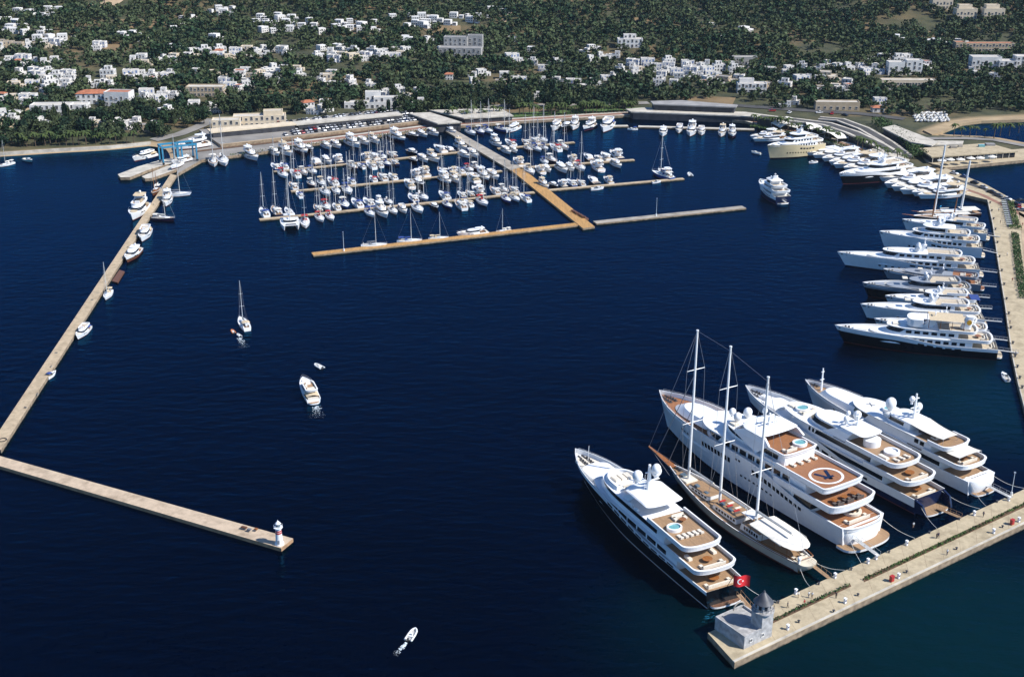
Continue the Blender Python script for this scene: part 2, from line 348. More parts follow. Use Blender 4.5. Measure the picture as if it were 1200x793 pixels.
# water: one sheet, deep navy, greener in the shallows behind the outer quay and near the beaches
def water_material():
    m = bpy.data.materials.new('sea'); m.use_nodes = True; M['sea'] = m
    n = m.node_tree.nodes; l = m.node_tree.links; n.remove(n['Principled BSDF'])
    geo = n.new('ShaderNodeNewGeometry'); pos = geo.outputs['Position']
    # body colour under a blue tinted mirror, mixed by Fresnel (a polarised look: little glare except at grazing angles)
    b = n.new('ShaderNodeBsdfDiffuse'); gl = n.new('ShaderNodeBsdfGlossy'); fr = n.new('ShaderNodeFresnel'); ms = n.new('ShaderNodeMixShader')
    gl.inputs['Color'].default_value = (0.040, 0.32, 0.66, 1); gl.inputs['Roughness'].default_value = 0.10; fr.inputs['IOR'].default_value = 1.23
    l.new(fr.outputs[0], ms.inputs[0]); l.new(b.outputs[0], ms.inputs[1]); l.new(gl.outputs[0], ms.inputs[2]); l.new(ms.outputs[0], n['Material Output'].inputs['Surface'])
    def vsub(c, sc):
        s_ = n.new('ShaderNodeVectorMath'); s_.operation = 'SUBTRACT'; s_.inputs[1].default_value = c; l.new(pos, s_.inputs[0])
        k = n.new('ShaderNodeVectorMath'); k.operation = 'MULTIPLY'; k.inputs[1].default_value = sc; l.new(s_.outputs[0], k.inputs[0])
        g = n.new('ShaderNodeVectorMath'); g.operation = 'LENGTH'; l.new(k.outputs[0], g.inputs[0]); return g.outputs['Value']
    def ramp(v, a, b_):
        r = n.new('ShaderNodeMapRange'); r.interpolation_type = 'SMOOTHSTEP'; r.inputs[1].default_value = a; r.inputs[2].default_value = b_; l.new(v, r.inputs[0]); return r.outputs[0]
    def mixc(f, a, b_):
        mx = n.new('ShaderNodeMix'); mx.data_type = 'RGBA'; l.new(f, mx.inputs[0])
        for s_, c in ((6, a), (7, b_)):
            if isinstance(c, tuple): mx.inputs[s_].default_value = (*c, 1)
            else: l.new(c, mx.inputs[s_])
        return mx.outputs[2]
    # shallower, greener water behind the outer quay and in the corner by the mole; deep navy elsewhere
    base = (0.0001, 0.0009, 0.0042)
    outer = ramp(vsub(tuple(at(1130, 745)), (0.013, 0.026, 1)), 0.3, 1.3)
    base = mixc(outer, (0.0006, 0.0105, 0.0130), base)
    qs = ramp(vsub(tuple(at(1150, 470)), (0.026, 0.022, 1)), 0.2, 1.2)
    base = mixc(qs, (0.0006, 0.0090, 0.0130), base)
    nn = n.new('ShaderNodeTexNoise'); nn.inputs['Scale'].default_value = 0.012; nn.inputs['Detail'].default_value = 3; l.new(pos, nn.inputs[0])
    hv = n.new('ShaderNodeHueSaturation'); l.new(base, hv.inputs['Color']); mr = n.new('ShaderNodeMapRange'); mr.inputs[1].default_value = 0.3; mr.inputs[2].default_value = 0.7
    mr.inputs[3].default_value = 0.75; mr.inputs[4].default_value = 1.25; l.new(nn.outputs[0], mr.inputs[0]); l.new(mr.outputs[0], hv.inputs['Value'])
    l.new(hv.outputs[0], b.inputs['Color'])
    wn = n.new('ShaderNodeTexNoise'); wn.inputs['Scale'].default_value = 0.009; wn.inputs['Detail'].default_value = 5; l.new(pos, wn.inputs[0])     # wind patches ruffle the surface
    wr = n.new('ShaderNodeMapRange'); wr.inputs[1].default_value = 0.35; wr.inputs[2].default_value = 0.65; wr.inputs[3].default_value = 0.05; wr.inputs[4].default_value = 0.24; l.new(wn.outputs[0], wr.inputs[0]); l.new(wr.outputs[0], gl.inputs['Roughness'])
    def waves(sc, rot, st, det=3):
        mp = n.new('ShaderNodeMapping'); mp.inputs['Rotation'].default_value = (0, 0, R(rot)); mp.inputs['Scale'].default_value = (st, 1, 1); l.new(pos, mp.inputs[0])
        t = n.new('ShaderNodeTexNoise'); t.inputs['Scale'].default_value = sc; t.inputs['Detail'].default_value = det; l.new(mp.outputs[0], t.inputs[0]); return t.outputs[0]
    b1 = n.new('ShaderNodeBump'); b1.inputs['Strength'].default_value = 0.9; b1.inputs['Distance'].default_value = 0.45; l.new(waves(0.34, 14, 0.55), b1.inputs['Height'])
    b2 = n.new('ShaderNodeBump'); b2.inputs['Strength'].default_value = 0.7; b2.inputs['Distance'].default_value = 0.10; l.new(waves(1.2, -20, 0.5), b2.inputs['Height'])
    b3 = n.new('ShaderNodeBump'); b3.inputs['Strength'].default_value = 0.3; b3.inputs['Distance'].default_value = 1.2; l.new(waves(0.06, 25, 0.5, 2), b3.inputs['Height'])
    l.new(b3.outputs[0], b1.inputs['Normal']); l.new(b1.outputs[0], b2.inputs['Normal'])
    for q in (b, gl, fr): l.new(b2.outputs[0], q.inputs['Normal'])
water_material()
o = MB(); o.add([(-2400, -200, 0), (2400, -200, 0), (2400, 2000, 0), (-2400, 2000, 0)], [(0, 1, 2, 3)]); sea = o.build('sea', 'sea'); tag(sea, kind='structure')

def off(poly, dist):
    """offset an open polyline to its left (dist > 0)"""
    out = []
    for i, p in enumerate(poly):
        a = Vector(poly[max(0, i - 1)]); b = Vector(poly[min(len(poly) - 1, i + 1)]); t = (b - a).normalized()
        out.append((p[0] - t.y * dist, p[1] + t.x * dist))
    return out
def slab(name, pts, z0, z1, mats, label=None, cat=None, kind=None, parent=None, group=None):
    mb = MB(); mb.prism(pts, z0, z1, 0, 1); o = mb.build(name, mats, parent); return tag(o, label, cat, group, kind)
def ribbon(name, line, d0, d1, z, m, **kw):
    """a flat strip between two offsets of a polyline"""
    a, b = off(line, d0), off(line, d1); mb = MB(); n = len(line)
    zz = z if isinstance(z, (list, tuple)) else [z] * n
    mb.add([(*p, zz[i]) for i, p in enumerate(a)] + [(*p, zz[i]) for i, p in enumerate(b)], [(i, i + 1, n + i + 1, n + i) for i in range(n - 1)] if d1 > d0 else [(n + i, n + i + 1, i + 1, i) for i in range(n - 1)])
    o = mb.build(name, m); return tag(o, **kw)
def wall_strip(name, line, d, z0, z1, th, m, **kw):
    a, b = off(line, d), off(line, d + th); mb = MB()
    mb.prism(list(a) + list(reversed(b)), z0, z1); o = mb.build(name, m); return tag(o, **kw)

# far quay of the marina, terraced promenade behind it
front = coast[5:14]                      # boatyard to the right end of the bay
front2 = coast[6:19]
QW = coast[6:18]
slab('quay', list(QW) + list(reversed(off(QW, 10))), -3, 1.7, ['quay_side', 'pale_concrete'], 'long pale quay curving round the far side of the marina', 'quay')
left_q = coast[6:9]
ribbon('promenade', QW, 2.0, 7, 1.71, 'paving_red', kind='structure')
ribbon('ground_strip', QW[:3], 10.5, 14, 1.9, 'soil', kind='structure')
QP = [tuple(at(268, 183)[:2]), QW[1], QW[2]]
slab('retaining_wall', [*off(QP, 14), *reversed(off(QP, 15.5))], -1, 3.4, ['quay_side', 'paving_sand'], 'long low tan retaining wall between the promenade and the car park', 'wall')
# car park platform behind the retaining wall
QP = [tuple(at(268, 183)[:2]), QW[1], QW[2]]; park = off(QP, 15.5); park_back = off(QP, 58)
slab('car_park_pavement', list(park) + list(reversed(park_back)), -1, 3.2, ['quay_side', 'asphalt_pale'], kind='structure')
# grass in the middle of the bay
GL = coast[8:13]
ribbon('lawn', GL, 11, 23, 1.95, 'grass', kind='structure')

# boatyard apron with its two finger piers
yard = P2([(203, 172), (213, 188), (207, 204), (237, 187), (330, 175), (330, 166), (282, 160), (236, 156), (206, 166)], 1.7)
slab('boatyard_pavement', yard, -3, 1.74, ['quay_side', 'asphalt_pale'], kind='structure')
for nm, pts, lb in (('finger_pier', [(138, 204.5), (141, 208), (152, 208), (172, 200), (195, 193), (214, 190.5), (212, 184), (190, 187), (160, 196)], 'grey concrete finger pier of the boatyard nearest the beach'),
                    ('finger_pier', [(166, 207), (170, 209.5), (178, 209), (213, 196.5), (213, 192.5), (196, 194.5)], 'shorter grey concrete finger pier beside the long walkway pier')):
    slab(nm, P2(pts, 1.5), -3, 1.6, ['quay_side', 'pale_concrete'], lb, 'pier', group='boatyard finger piers')

# piers and pontoons
def pier(name, pts, z, mats, label, group=None):
    o = slab(name, P2(pts, z), -1.5, z, mats, label, 'pier', group=group); return o
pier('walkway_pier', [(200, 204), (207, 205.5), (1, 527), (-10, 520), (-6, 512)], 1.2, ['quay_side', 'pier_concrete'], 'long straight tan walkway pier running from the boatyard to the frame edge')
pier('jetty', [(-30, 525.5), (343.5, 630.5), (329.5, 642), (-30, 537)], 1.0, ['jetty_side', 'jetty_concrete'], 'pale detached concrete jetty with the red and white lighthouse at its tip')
def pont(name, a, b, w_, z, mats, label, group):
    A, B = at(*a, z), at(*b, z); d = (B - A).normalized(); nrm = Vector((-d.y, d.x, 0)) * w_ / 2
    mb = MB(); mb.prism([tuple((A + nrm)[:2]), tuple((B + nrm)[:2]), tuple((B - nrm)[:2]), tuple((A - nrm)[:2])], -0.6, z, 0, 1)
    return tag(mb.build(name, mats), label, 'pontoon', group)
PG = 'floating pontoons of the marina'
PON = [((321, 201), (553, 176.5), 'rear boat pontoon left of the walkway'), ((583, 174), (673, 166.5), 'rear boat pontoon right of the walkway'),
       ((341, 224), (588, 200), 'middle boat pontoon left of the walkway'), ((606, 196.5), (743, 187), 'middle boat pontoon right of the walkway'),
       ((304, 257), (626, 225), 'front boat pontoon left of the walkway'), ((637, 223), (801, 209), 'front boat pontoon right of the walkway')]
for a, b, lb in PON: pont('pontoon', a, b, 2.6, 0.7, ['quay_side', 'pier_concrete'], 'narrow tan ' + lb, PG)
pont('pontoon', (366, 297.5), (676, 262.5), 4.2, 0.8, ['quay_side', 'boardwalk'], 'long orange tan wave breaker pontoon left of the walkway end', PG)
pont('pontoon', (697, 260.5), (872, 242.5), 4.2, 0.8, ['quay_side', 'grey_concrete'], 'grey wave breaker pontoon right of the walkway end', PG)
for a, b, t in (((716, 147.6), (736, 147.3), 'short'), ((748, 148), (884, 151.5), 'long')):
    pont('pontoon', a, b, 4, 0.8, ['quay_side', 'pale_concrete'], t + ' pale pontoon just off the far quay', PG)
mb = MB(); mb.prism(P2([(519, 151.5), (530, 150.5), (611, 196), (598, 199.5)], 1.0), -1, 1.0, 0, 1); mw = mb.build('walkway', ['quay_side', 'grey_concrete'])
tag(mw, 'wide central marina walkway, grey near the quay and orange boards towards its end', 'walkway')
mb = MB(); mb.prism(P2([(599, 199.5), (611, 196), (697, 265.5), (683, 267.5)], 1.0), -1, 1.0, 0, 1); mb.build('boarded_deck', ['quay_side', 'boardwalk'], mw)
mb = MB(); mb.prism(P2([(667, 249), (674, 247), (690, 256), (685, 258)], 0.8), -1, 0.8)
for i in range(7):
    p = at(671 + i * 2.2, 248.4 + i * 1.25, 0.8); mb.box((p.x, p.y, 1.3), (1.4, 1.2, 1.0), i)
tag(mb.build('work_raft', 'brown_wood'), 'brown work raft with crates beside the end of the orange walkway', 'raft')
mb = MB(); mb.prism(P2([(131, 329), (138, 331), (146, 318), (140, 316)], 0.5), -0.4, 0.5); tag(mb.build('raft', 'brown_wood'), 'flat brown raft moored against the long walkway pier', 'raft')

# right mole, causeway road and the outer quay
ME = P2([(1078, 211.5), (1120, 225.5), (1157, 234), (1163, 262), (1170, 310), (1178, 360), (1185, 412), (1193, 450), (1201, 480), (1216, 540), (1232, 590)], 1.6)
mole = ME + P2([(1420, 560), (1330, 320), (1260, 272), (1200, 241), (1155, 216), (1108, 197)], 1.6)
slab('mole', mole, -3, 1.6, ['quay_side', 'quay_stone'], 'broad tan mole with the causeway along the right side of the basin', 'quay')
slab('inner_quay', P2([(1086, 190), (1108, 196.5), (1200, 187.5), (1290, 179), (1290, 168), (1190, 175), (1080, 183)], 1.7), -3, 1.7, ['quay_side', 'quay_stone'], 'narrow tan quay in front of the flat roofed restaurant', 'quay')
MQ = ME[2:9]
ribbon('edge_kerb', MQ, 0.35, 0.0, 1.66, 'pale_concrete', kind='structure')
CR = P2([(1070, 207), (1110, 214), (1163, 231), (1210, 254), (1260, 285)], 1.6)
ribbon('causeway_road', P2([(1075, 203), (1108, 206), (1155, 222), (1200, 246), (1250, 275)], 1.6), -1.8, 1.8, 1.63, 'asphalt', kind='structure')
ribbon('causeway_footpath', P2([(1082, 210), (1112, 215), (1150, 228), (1185, 245), (1230, 270)], 1.6), -1.3, 1.3, 1.64, 'paving_red', kind='structure')
OQ = P2([(829.5, 741), (1200, 573), (1330, 514)], 1.6); OL = P2([(861, 776), (1200, 614), (1330, 552)], 1.6)
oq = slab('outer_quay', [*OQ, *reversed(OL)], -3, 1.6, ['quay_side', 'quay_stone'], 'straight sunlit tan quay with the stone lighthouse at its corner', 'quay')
ol2 = [OL[0], OL[1], OL[2]]
wall_strip('kerb', ol2, 0.12, 1.6, 1.78, 0.5, 'pale_concrete').parent = oq
for i, (a, b, c_, d_) in enumerate((((903, 726), (996, 683.5), (997.5, 686.5), (905, 730)), ((1011, 677.5), (1215, 582), (1217, 586), (1013, 681.5)))):
    mb = MB(); mb.prism(P2([a, b, c_, d_], 1.65), 1.55, 1.68); tag(mb.build('flower_bed', 'soil'), ('short' if i == 0 else 'long') + ' narrow earth flower bed along the outer quay', 'flower bed', 'flower beds on the outer quay')
# joints between the quay slabs
A, B = Vector((*OQ[0], 0)), Vector((*OQ[1], 0)); A2, B2 = Vector((*OL[0], 0)), Vector((*OL[1], 0))
for k in range(1, 16):
    p, q = A.lerp(B, k / 16), A2.lerp(B2, k / 16); d = (q - p).normalized(); s_ = Vector((-d.y, d.x, 0)) * 0.04
    for t0, t1 in ((0.03, 0.36), (0.52, 0.93)):
        a, b = p.lerp(q, t0), p.lerp(q, t1); mb = MB(); mb.add([(*(a + s_)[:2], 1.604), (*(a - s_)[:2], 1.604), (*(b - s_)[:2], 1.604), (*(b + s_)[:2], 1.604)], [(0, 1, 2, 3)]); mb.build('joint', 'quay_side', oq)
# ================================================================ BOATS
def sm(a, b, x):
    t = min(1, max(0, (x - a) / (b - a))); return t * t * (3 - 2 * t)
class Hull:
    """a boat's hull: bow to +X, waterline at z = 0. u runs from the stern (0) to the stem (1), s from the waterline (0) to the sheer (1)"""
    def __init__(h, L, B, fs, fb, ws=0.85, um=0.45, pd=2.3, pw=1.6, over=0.08, step=(0.45, 0.8), flare=0.88, trans=0.0, mid=None):
        h.L, h.B, h.fs, h.fb, h.ws, h.um, h.pd, h.pw, h.over, h.step, h.flare, h.trans = L, B, fs, fb, ws, um, pd, pw, over, step, flare, trans
    def z(h, u): return h.fs + (h.fb - h.fs) * sm(h.step[0], h.step[1], u) + 0.12 * (h.fb - h.fs) * max(0, u - h.step[1])
    def hw(h, u, s):
        """half width"""
        s = min(1, max(0, s)); p = h.pw + (h.pd - h.pw) * s
        if u > h.um: f = 1 - ((u - h.um) / (1 - h.um)) ** p
        else: f = 1 - (1 - h.ws) * ((h.um - u) / h.um) ** 2
        fl = h.flare + (1 - h.flare) * s
        return max(0.0, h.B / 2 * f * (fl if u < 0.5 else fl - (1 - s) * 0.22 * (u - 0.5)))
    def x(h, u, s):
        return -h.L / 2 + h.L * u - h.L * h.over * (1 - s) * max(0, u - 0.5) * 2 + h.trans * s * max(0, 0.15 - u) / 0.15
    def p(h, u, s, side=1, out=0.0):
        return Vector((h.x(u, s), side * (h.hw(u, s) + out), h.z(u) * s))
    def mesh(h, mats, name, parent, boot=0.10, two=None, n=26):
        mb = MB(); ss = [-0.15, 0, boot, 0.3, 0.5, 0.75, 1] if two is None else [-0.15, 0, boot, 0.3, two, two + 0.002, 0.8, 1]
        us = [0.5 - 0.5 * math.cos(math.pi * i / n * 0.5) * 1 if False else (i / n) for i in range(n + 1)]
        us = [u if u < 0.8 else 0.8 + 0.2 * math.sin((u - 0.8) / 0.2 * math.pi / 2) for u in us]
        rows = []
        for s in ss:
            q = max(s, 0)
            rows.append([(h.x(u, q), h.hw(u, q) * (0.8 if s < 0 else 1), h.z(u) * s) for u in us] + [(h.x(u, q), -h.hw(u, q) * (0.8 if s < 0 else 1), h.z(u) * s) for u in reversed(us[:-1])])
        for k in range(len(rows) - 1):
            mi = 1 if ss[k + 1] <= boot + 1e-6 else (0 if two is None or ss[k] < two else 2)
            mb.loft([rows[k], rows[k + 1]], True, m=mi)
        return mb.build(name, mats, parent, 40)
    def deck_z(h, u, bul): return h.z(u) - bul
    def deck(h, name, m, parent, u0, u1, bul, inset=0.18, n=16, rail=True, capm='white_paint'):
        """deck sheet with bulwark inside walls and cap between two stations"""
        mb = MB(); us = [u0 + (u1 - u0) * i / n for i in range(n + 1)]
        L_, R_ = [], []
        for u in us:
            wi = max(0.02, h.hw(u, 1) - inset); z = h.z(u) - bul
            L_.append((h.x(u, 1) - (inset * 1.5 if u > 0.97 else 0), wi, z)); R_.append((h.x(u, 1) - (inset * 1.5 if u > 0.97 else 0), -wi, z))
        mb.loft([R_, L_], False, m=0)
        for sg, lst in ((1, L_), (-1, R_)):
            top_in = [(p[0], p[1], p[2] + bul) for p in lst]; top_out = [(h.x(u, 1), sg * h.hw(u, 1), h.z(u)) for u in us]
            a, b = (lst, top_in) if sg < 0 else (top_in, lst)
            mb.loft([a, b], False, m=1); a, b = (top_in, top_out) if sg < 0 else (top_out, top_in); mb.loft([a, b], False, m=1)
        # close the after end under the deck
        return mb.build(name, [m, capm], parent)
    def strip(h, mb, u0, u1, s0, s1, out=0.03, n=6, sides=(1, -1)):
        """a patch that follows the topsides (windows, stripes)"""
        for sd_ in sides:
            a = [h.p(u0 + (u1 - u0) * i / n, s0, sd_, out) for i in range(n + 1)]; b = [h.p(u0 + (u1 - u0) * i / n, s1, sd_, out) for i in range(n + 1)]
            mb.loft([a, b] if sd_ < 0 else [b, a], False)
        return mb

def outline(x0, x1, wdt, ra, rf, n=9, pf=2.0, pa=2.5):
    """plan of a deckhouse: straight sides, rounded front (length rf) and stern (length ra); starts at the stern centre line's port side and goes round"""
    pts = []
    xa, xf = x0 + ra, x1 - rf
    for i in range(n + 1):                      # port side from stern to bow
        t = i / n * math.pi / 2; pts.append((xa - ra * math.cos(t) ** (2 / pa) if ra > 0 else x0, wdt * math.sin(t) ** (2 / pa) if ra > 0 else wdt * i / n))
    for k in range(1, 6): pts.append((xa + (xf - xa) * k / 6, wdt))
    for i in range(n + 1):
        t = i / n * math.pi / 2; pts.append((xf + rf * math.sin(t) ** (2 / pf), wdt * max(0, math.cos(t)) ** (2 / pf)))
    full = pts + [(x, -y) for x, y in reversed(pts[1:-1])]
    return full
def ring(ol, z): return [(x, y, z) for x, y in ol]
class Yacht:
    def __init__(y, name, label, cat, hull, mats, two=None, boot=0.1, deckm='teak', group=None, hullname='hull'):
        y.r = empty(name, label=label, cat=cat, group=group); y.h = hull; y.L = hull.L
        y.hull = hull.mesh(mats, hullname, y.r, boot, two); y.deckm = deckm
    def X(y, u): return -y.L / 2 + y.L * u
    def foredeck(y, u0=0.0, bul=0.8, m=None, rail=True, u1=0.992): return y.h.deck('deck', m or y.deckm, y.r, u0, u1, bul)
    def tier(y, u0, u1, w, z0, h, rake=1.5, rf=0.2, ra=0.5, tum=0.15, m='white_paint', roof=None, band=None, slab=None, pane=None, name='deckhouse', pf=2.2, roofm=None, aft=0.0):
        """deckhouse walls with roof; rf = length of the rounded front as part of its length; band = (f0, f1, uA, uB) one dark strip; pane = (f0, f1, uA, uB, n) single windows"""
        x0, x1 = y.X(u0), y.X(u1); ln = x1 - x0; rfl = rf * ln
        def ol(f, out=0.0): return outline(x0 - out + aft * f, x1 + out - rake * f, w - tum * f + out, ra, max(0.3, rfl - rake * 0.5 * f), 9, pf)
        mb = MB(); mb.loft([ring(ol(0), z0), ring(ol(0.5), z0 + h * 0.5), ring(ol(1), z0 + h)], True, False, False, 0)
        o1 = ol(1); n = len(o1)
        mb.loft([ring(ol(1), z0 + h), ring(ol(1.0, -0.25), z0 + h + 0.03)], True, False, True, 1)
        wl = mb.build(name, [m, roofm or m], y.r, 35)
        def sel(f, uA, uB, out):
            o = ol(f, out); z = z0 + h * f
            return [(p[0], p[1], z) for p in o]
        if band:
            f0, f1, uA, uB = band[:4]; a = sel(f0, uA, uB, 0.035); b = sel(f1, uA, uB, 0.035); xA, xB = y.X(uA), y.X(uB); g = MB()
            for i in range(n):
                j = (i + 1) % n; mx_ = (a[i][0] + a[j][0]) / 2
                if xA <= mx_ <= xB and a[i] != a[j]: g.add([a[i], a[j], b[j], b[i]], [(0, 1, 2, 3)])
            if g.v: g.build('window', 'glass', wl)
        if pane:
            f0, f1, uA, uB, k = pane[:5]; gap = pane[5] if len(pane) > 5 else 0.45
            for sd_ in (1, -1):
                for i in range(k):
                    g = MB(); xa = y.X(uA) + (y.X(uB) - y.X(uA)) * i / k; xb = xa + (y.X(uB) - y.X(uA)) / k * (1 - gap)
                    ya, yb = w - tum * f0 + 0.04, w - tum * f1 + 0.04
                    vs = [(xa, sd_ * ya, z0 + h * f0), (xb, sd_ * ya, z0 + h * f0), (xb, sd_ * yb, z0 + h * f1), (xa, sd_ * yb, z0 + h * f1)]
                    g.add(vs, [(0, 1, 2, 3)] if sd_ < 0 else [(3, 2, 1, 0)]); g.build('window', 'glass', wl)
        return wl
    def deckslab(y, u0, u1, w, z, ra=2.0, rf=2.0, th=0.35, ua=None, fascia=0.75, m='white_paint', teak=True, name='upper_deck', pf=2.2, pa=2.6, ub=None, teakm=None):
        """a deck sheet with white edge; from the stern forward to ub it has a solid bulwark of height `fascia`"""
        x0, x1 = y.X(u0), y.X(u1); o = outline(x0, x1, w, ra, rf, 9, pf, pa); n = len(o); mb = MB()
        oi = outline(x0 + 0.15, x1 - 0.15, w - 0.15, ra, rf, 9, pf, pa); o2 = outline(x0 - 0.25, x1, w + 0.05, ra, rf, 9, pf, pa)
        mb.loft([ring(oi, z - th), ring(o, z - th * 0.5), ring(o, z)], True, True, False, 0)
        mb.add(ring(o, z), [tuple(range(n))], 1 if teak and ub is None else 0)
        if teak and ub is not None:
            tk = [p for p in oi if p[0] <= y.X(ub) + 1.5]; k0 = next((i for i, p in enumerate(oi) if p[0] > y.X(ub) + 1.5), n); k1 = n - len(tk) + k0
            mb.add(ring([*oi[:k0], *oi[k1:]], z + .012), [tuple(range(len(tk)))], 1)
        if fascia:
            xb = y.X(ub if ub is not None else u1 + 1)
            oi2 = outline(x0 + 0.3, x1 - 0.3, w - 0.25, ra, rf, 9, pf, pa)
            for i in range(n):
                j = (i + 1) % n
                if max(o[i][0], o[j][0]) <= xb + 0.01:
                    a, b = o[i], o[j]; c, d = oi2[j], oi2[i]; f = z + fascia; k0, k1 = o2[i], o2[j]
                    mb.add([(*a, z - 0.02), (*b, z - 0.02), (*k1, f), (*k0, f), (*d, f), (*c, f), (*d, z), (*c, z)], [(1, 0, 3, 2), (2, 3, 4, 5), (5, 4, 6, 7)], 0)
        ob = mb.build(name, [m, teakm or y.deckm], y.r, 30); return ob
    def part(y, name, m, fn, parent=None, smooth=None):
        mb = MB(); fn(mb); return mb.build(name, m, parent or y.r, smooth)
    def dome(y, x, yy, z, r, post=0.5, parent=None):
        return y.part('radome', 'white_paint', lambda b: (b.tube((x, yy, z - post - r), (x, yy, z), r * 0.45, r * 0.5, 8), b.sphere((x, yy, z), r, 12, 8, (1, 1, 1.1))), parent, 40)
    def box(y, name, m, x, yy, z, dx, dy, dz, taper=0.94, rz=0): return y.part(name, m, lambda b: b.box((x, yy, z + dz / 2), (dx, dy, dz), rz, taper=taper))
    def rail(y, u0, u1, hgt=0.9, n=14, inset=0.15):
        h = y.h
        def fn(b):
            for sd_ in (1, -1):
                pts = []
                for i in range(n + 1):
                    u = u0 + (u1 - u0) * i / n; pts.append(Vector((h.x(u, 1), sd_ * max(0, h.hw(u, 1) - inset), h.z(u) + hgt)))
                    b.tube(pts[-1], pts[-1] - Vector((0, 0, hgt)), 0.025, n=4)
                b.path(pts, 0.03, 4); b.path([p - Vector((0, 0, hgt / 2)) for p in pts], 0.02, 4)
        return y.part('rail', 'alloy', fn)
    def hullwin(y, rows, m='glass'):
        for (u0, u1, s0, s1, k, gap) in rows:
            for sd_ in (1, -1):
                for i in range(k):
                    g = MB(); a = u0 + (u1 - u0) * i / k; b_ = a + (u1 - u0) / k * (1 - gap); y.h.strip(g, a, b_, s0, s1, 0.035, 3, (sd_,)); g.build('window', m, y.r)
    def stripe(y, u0, u1, s0, s1, m, name='stripe'): g = MB(); y.h.strip(g, u0, u1, s0, s1, 0.025, 24); g.build(name, m, y.r)
    def platform(y, ln=2.2, z=0.7, wf=0.8, m='teak'):
        h = y.h; x0 = h.x(0, 0.3); wd = h.hw(0, 0.3) * wf; o = outline(x0 - ln, x0 + 0.8, wd, 1.2, 0.1, 6)
        def fn(b): b.prism(o, z - 0.4, z, 0, 1)
        return y.part('swim_platform', ['white_paint', m], fn)
    def transom(y, m='white_paint', z0=0.0, z1=None, s1=1.0):
        h = y.h; z1 = z1 or h.z(0); a = [(h.x(0, s) - 0.02, sg * h.hw(0, s), h.z(0) * s) for sg, s in ((1, 0), (1, .5), (1, s1), (-1, s1), (-1, .5), (-1, 0))]
        return y.part('transom', m, lambda b: b.add(a, [(0, 1, 2, 3, 4, 5)]))
    def mast(y, x, z, hgt, parts=((0.6, 1.2),), r=0.22, m='white_paint', rake=0.0, name='mast'):
        def fn(b):
            b.tube((x, 0, z), (x - rake, 0, z + hgt), r, r * 0.5, 8)
            for f, wd in parts: b.box((x - rake * f, 0, z + hgt * f), (0.35, wd * 2, 0.14))
        mo = y.part(name, m, fn)
        return mo
    def put(y, bow, stern, zb, zs, scale=(1, 1, 1)): return place_between(y.r, y.L, bow, stern, zb, zs, scale)

def place_between(root, L, bow, stern, zb, zs, scale=(1, 1, 1)):
    """stand a boat where its stem head and stern are seen"""
    A, B = at(*bow, zb), at(*stern, zs); A.z = B.z = 0
    mid = (A + B) / 2; rz = heading(B, A); d = (A - B).length
    root.location = mid; root.rotation_euler = (0, 0, rz); root.scale = scale
    return d

# ---------------------------------------------------------------- the five large yachts stern-to at the outer quay
def dist(bow, stern, zb, zs): a, b = at(*bow, zb), at(*stern, zs); return math.hypot(a.x - b.x, a.y - b.y)
def loungers(y, x, z, n, w0=-3.0, dy=1.1, m='cushion'):
    for i in range(n): y.part('sunbed', m, lambda b: (b.box((x, w0 + i * dy, z + 0.2), (1.9, 0.75, 0.28)), b.box((x - 0.75, w0 + i * dy, z + 0.42), (0.5, 0.7, 0.2))))
def sofa(y, x, yy, z, wdt, dp=0.9, fl=1, m='cushion'):
    y.part('sofa', m, lambda b: (b.box((x, yy, z + 0.22), (dp, wdt, 0.42)), b.box((x - fl * dp * 0.42, yy, z + 0.55), (0.22, wdt, 0.5)), b.box((x + fl * 0.7, yy + wdt / 2 - 0.3, z + 0.22), (1.4, 0.7, 0.42)), b.box((x + fl * 0.7, yy - wdt / 2 + 0.3, z + 0.22), (1.4, 0.7, 0.42))))
def table(y, x, yy, z, r=0.9, m='varnish'): y.part('table', m, lambda b: (b.tube((x, yy, z), (x, yy, z + 0.6), 0.15, n=6), b.tube((x, yy, z + 0.6), (x, yy, z + 0.68), r, n=12)))
def gangway(y, x0, x1, yy, z0, z1, m='teak', wd=1.0, name='gangway'):
    def fn(b):
        d = Vector((x1 - x0, 0, z1 - z0)); mid = (Vector((x0, yy, z0)) + Vector((x1, yy, z1))) / 2; s_ = Vector((0, wd / 2, 0)); t = Vector((0, 0, 0.08))
        a, c = Vector((x0, yy, z0)), Vector((x1, yy, z1)); vs = [a - s_, c - s_, c + s_, a + s_]; vs = vs + [v - t for v in vs]
        b.add(vs, [(0, 1, 2, 3), (7, 6, 5, 4), (0, 4, 5, 1), (1, 5, 6, 2), (2, 6, 7, 3), (3, 7, 4, 0)])
        for sg in (1, -1):
            o = Vector((0, sg * wd / 2, 0)); b.tube(a + o + Vector((0, 0, .9)), c + o + Vector((0, 0, .9)), 0.03, n=4)
            for k in range(5): q = a.lerp(c, k / 4) + o; b.tube(q, q + Vector((0, 0, .9)), 0.03, n=4)
    return y.part(name, m, fn)
def windlass(y, u, bul, n=3):
    z = y.h.z(u) - bul; x = y.X(u)
    for i in range(n):
        for sg in (1, -1): y.part('windlass', 'gear', lambda b: (b.tube((x - i * 1.1, sg * 0.8, z), (x - i * 1.1, sg * 0.8, z + 0.55), 0.32, 0.26, 8), b.box((x - i * 1.1, sg * 0.8, z + .04), (.9, .9, .08))))
    for sg in (1, -1): y.box('anchor_chain', 'gear', x + 1.2, sg * .5, z, 2.2, .3, .3)

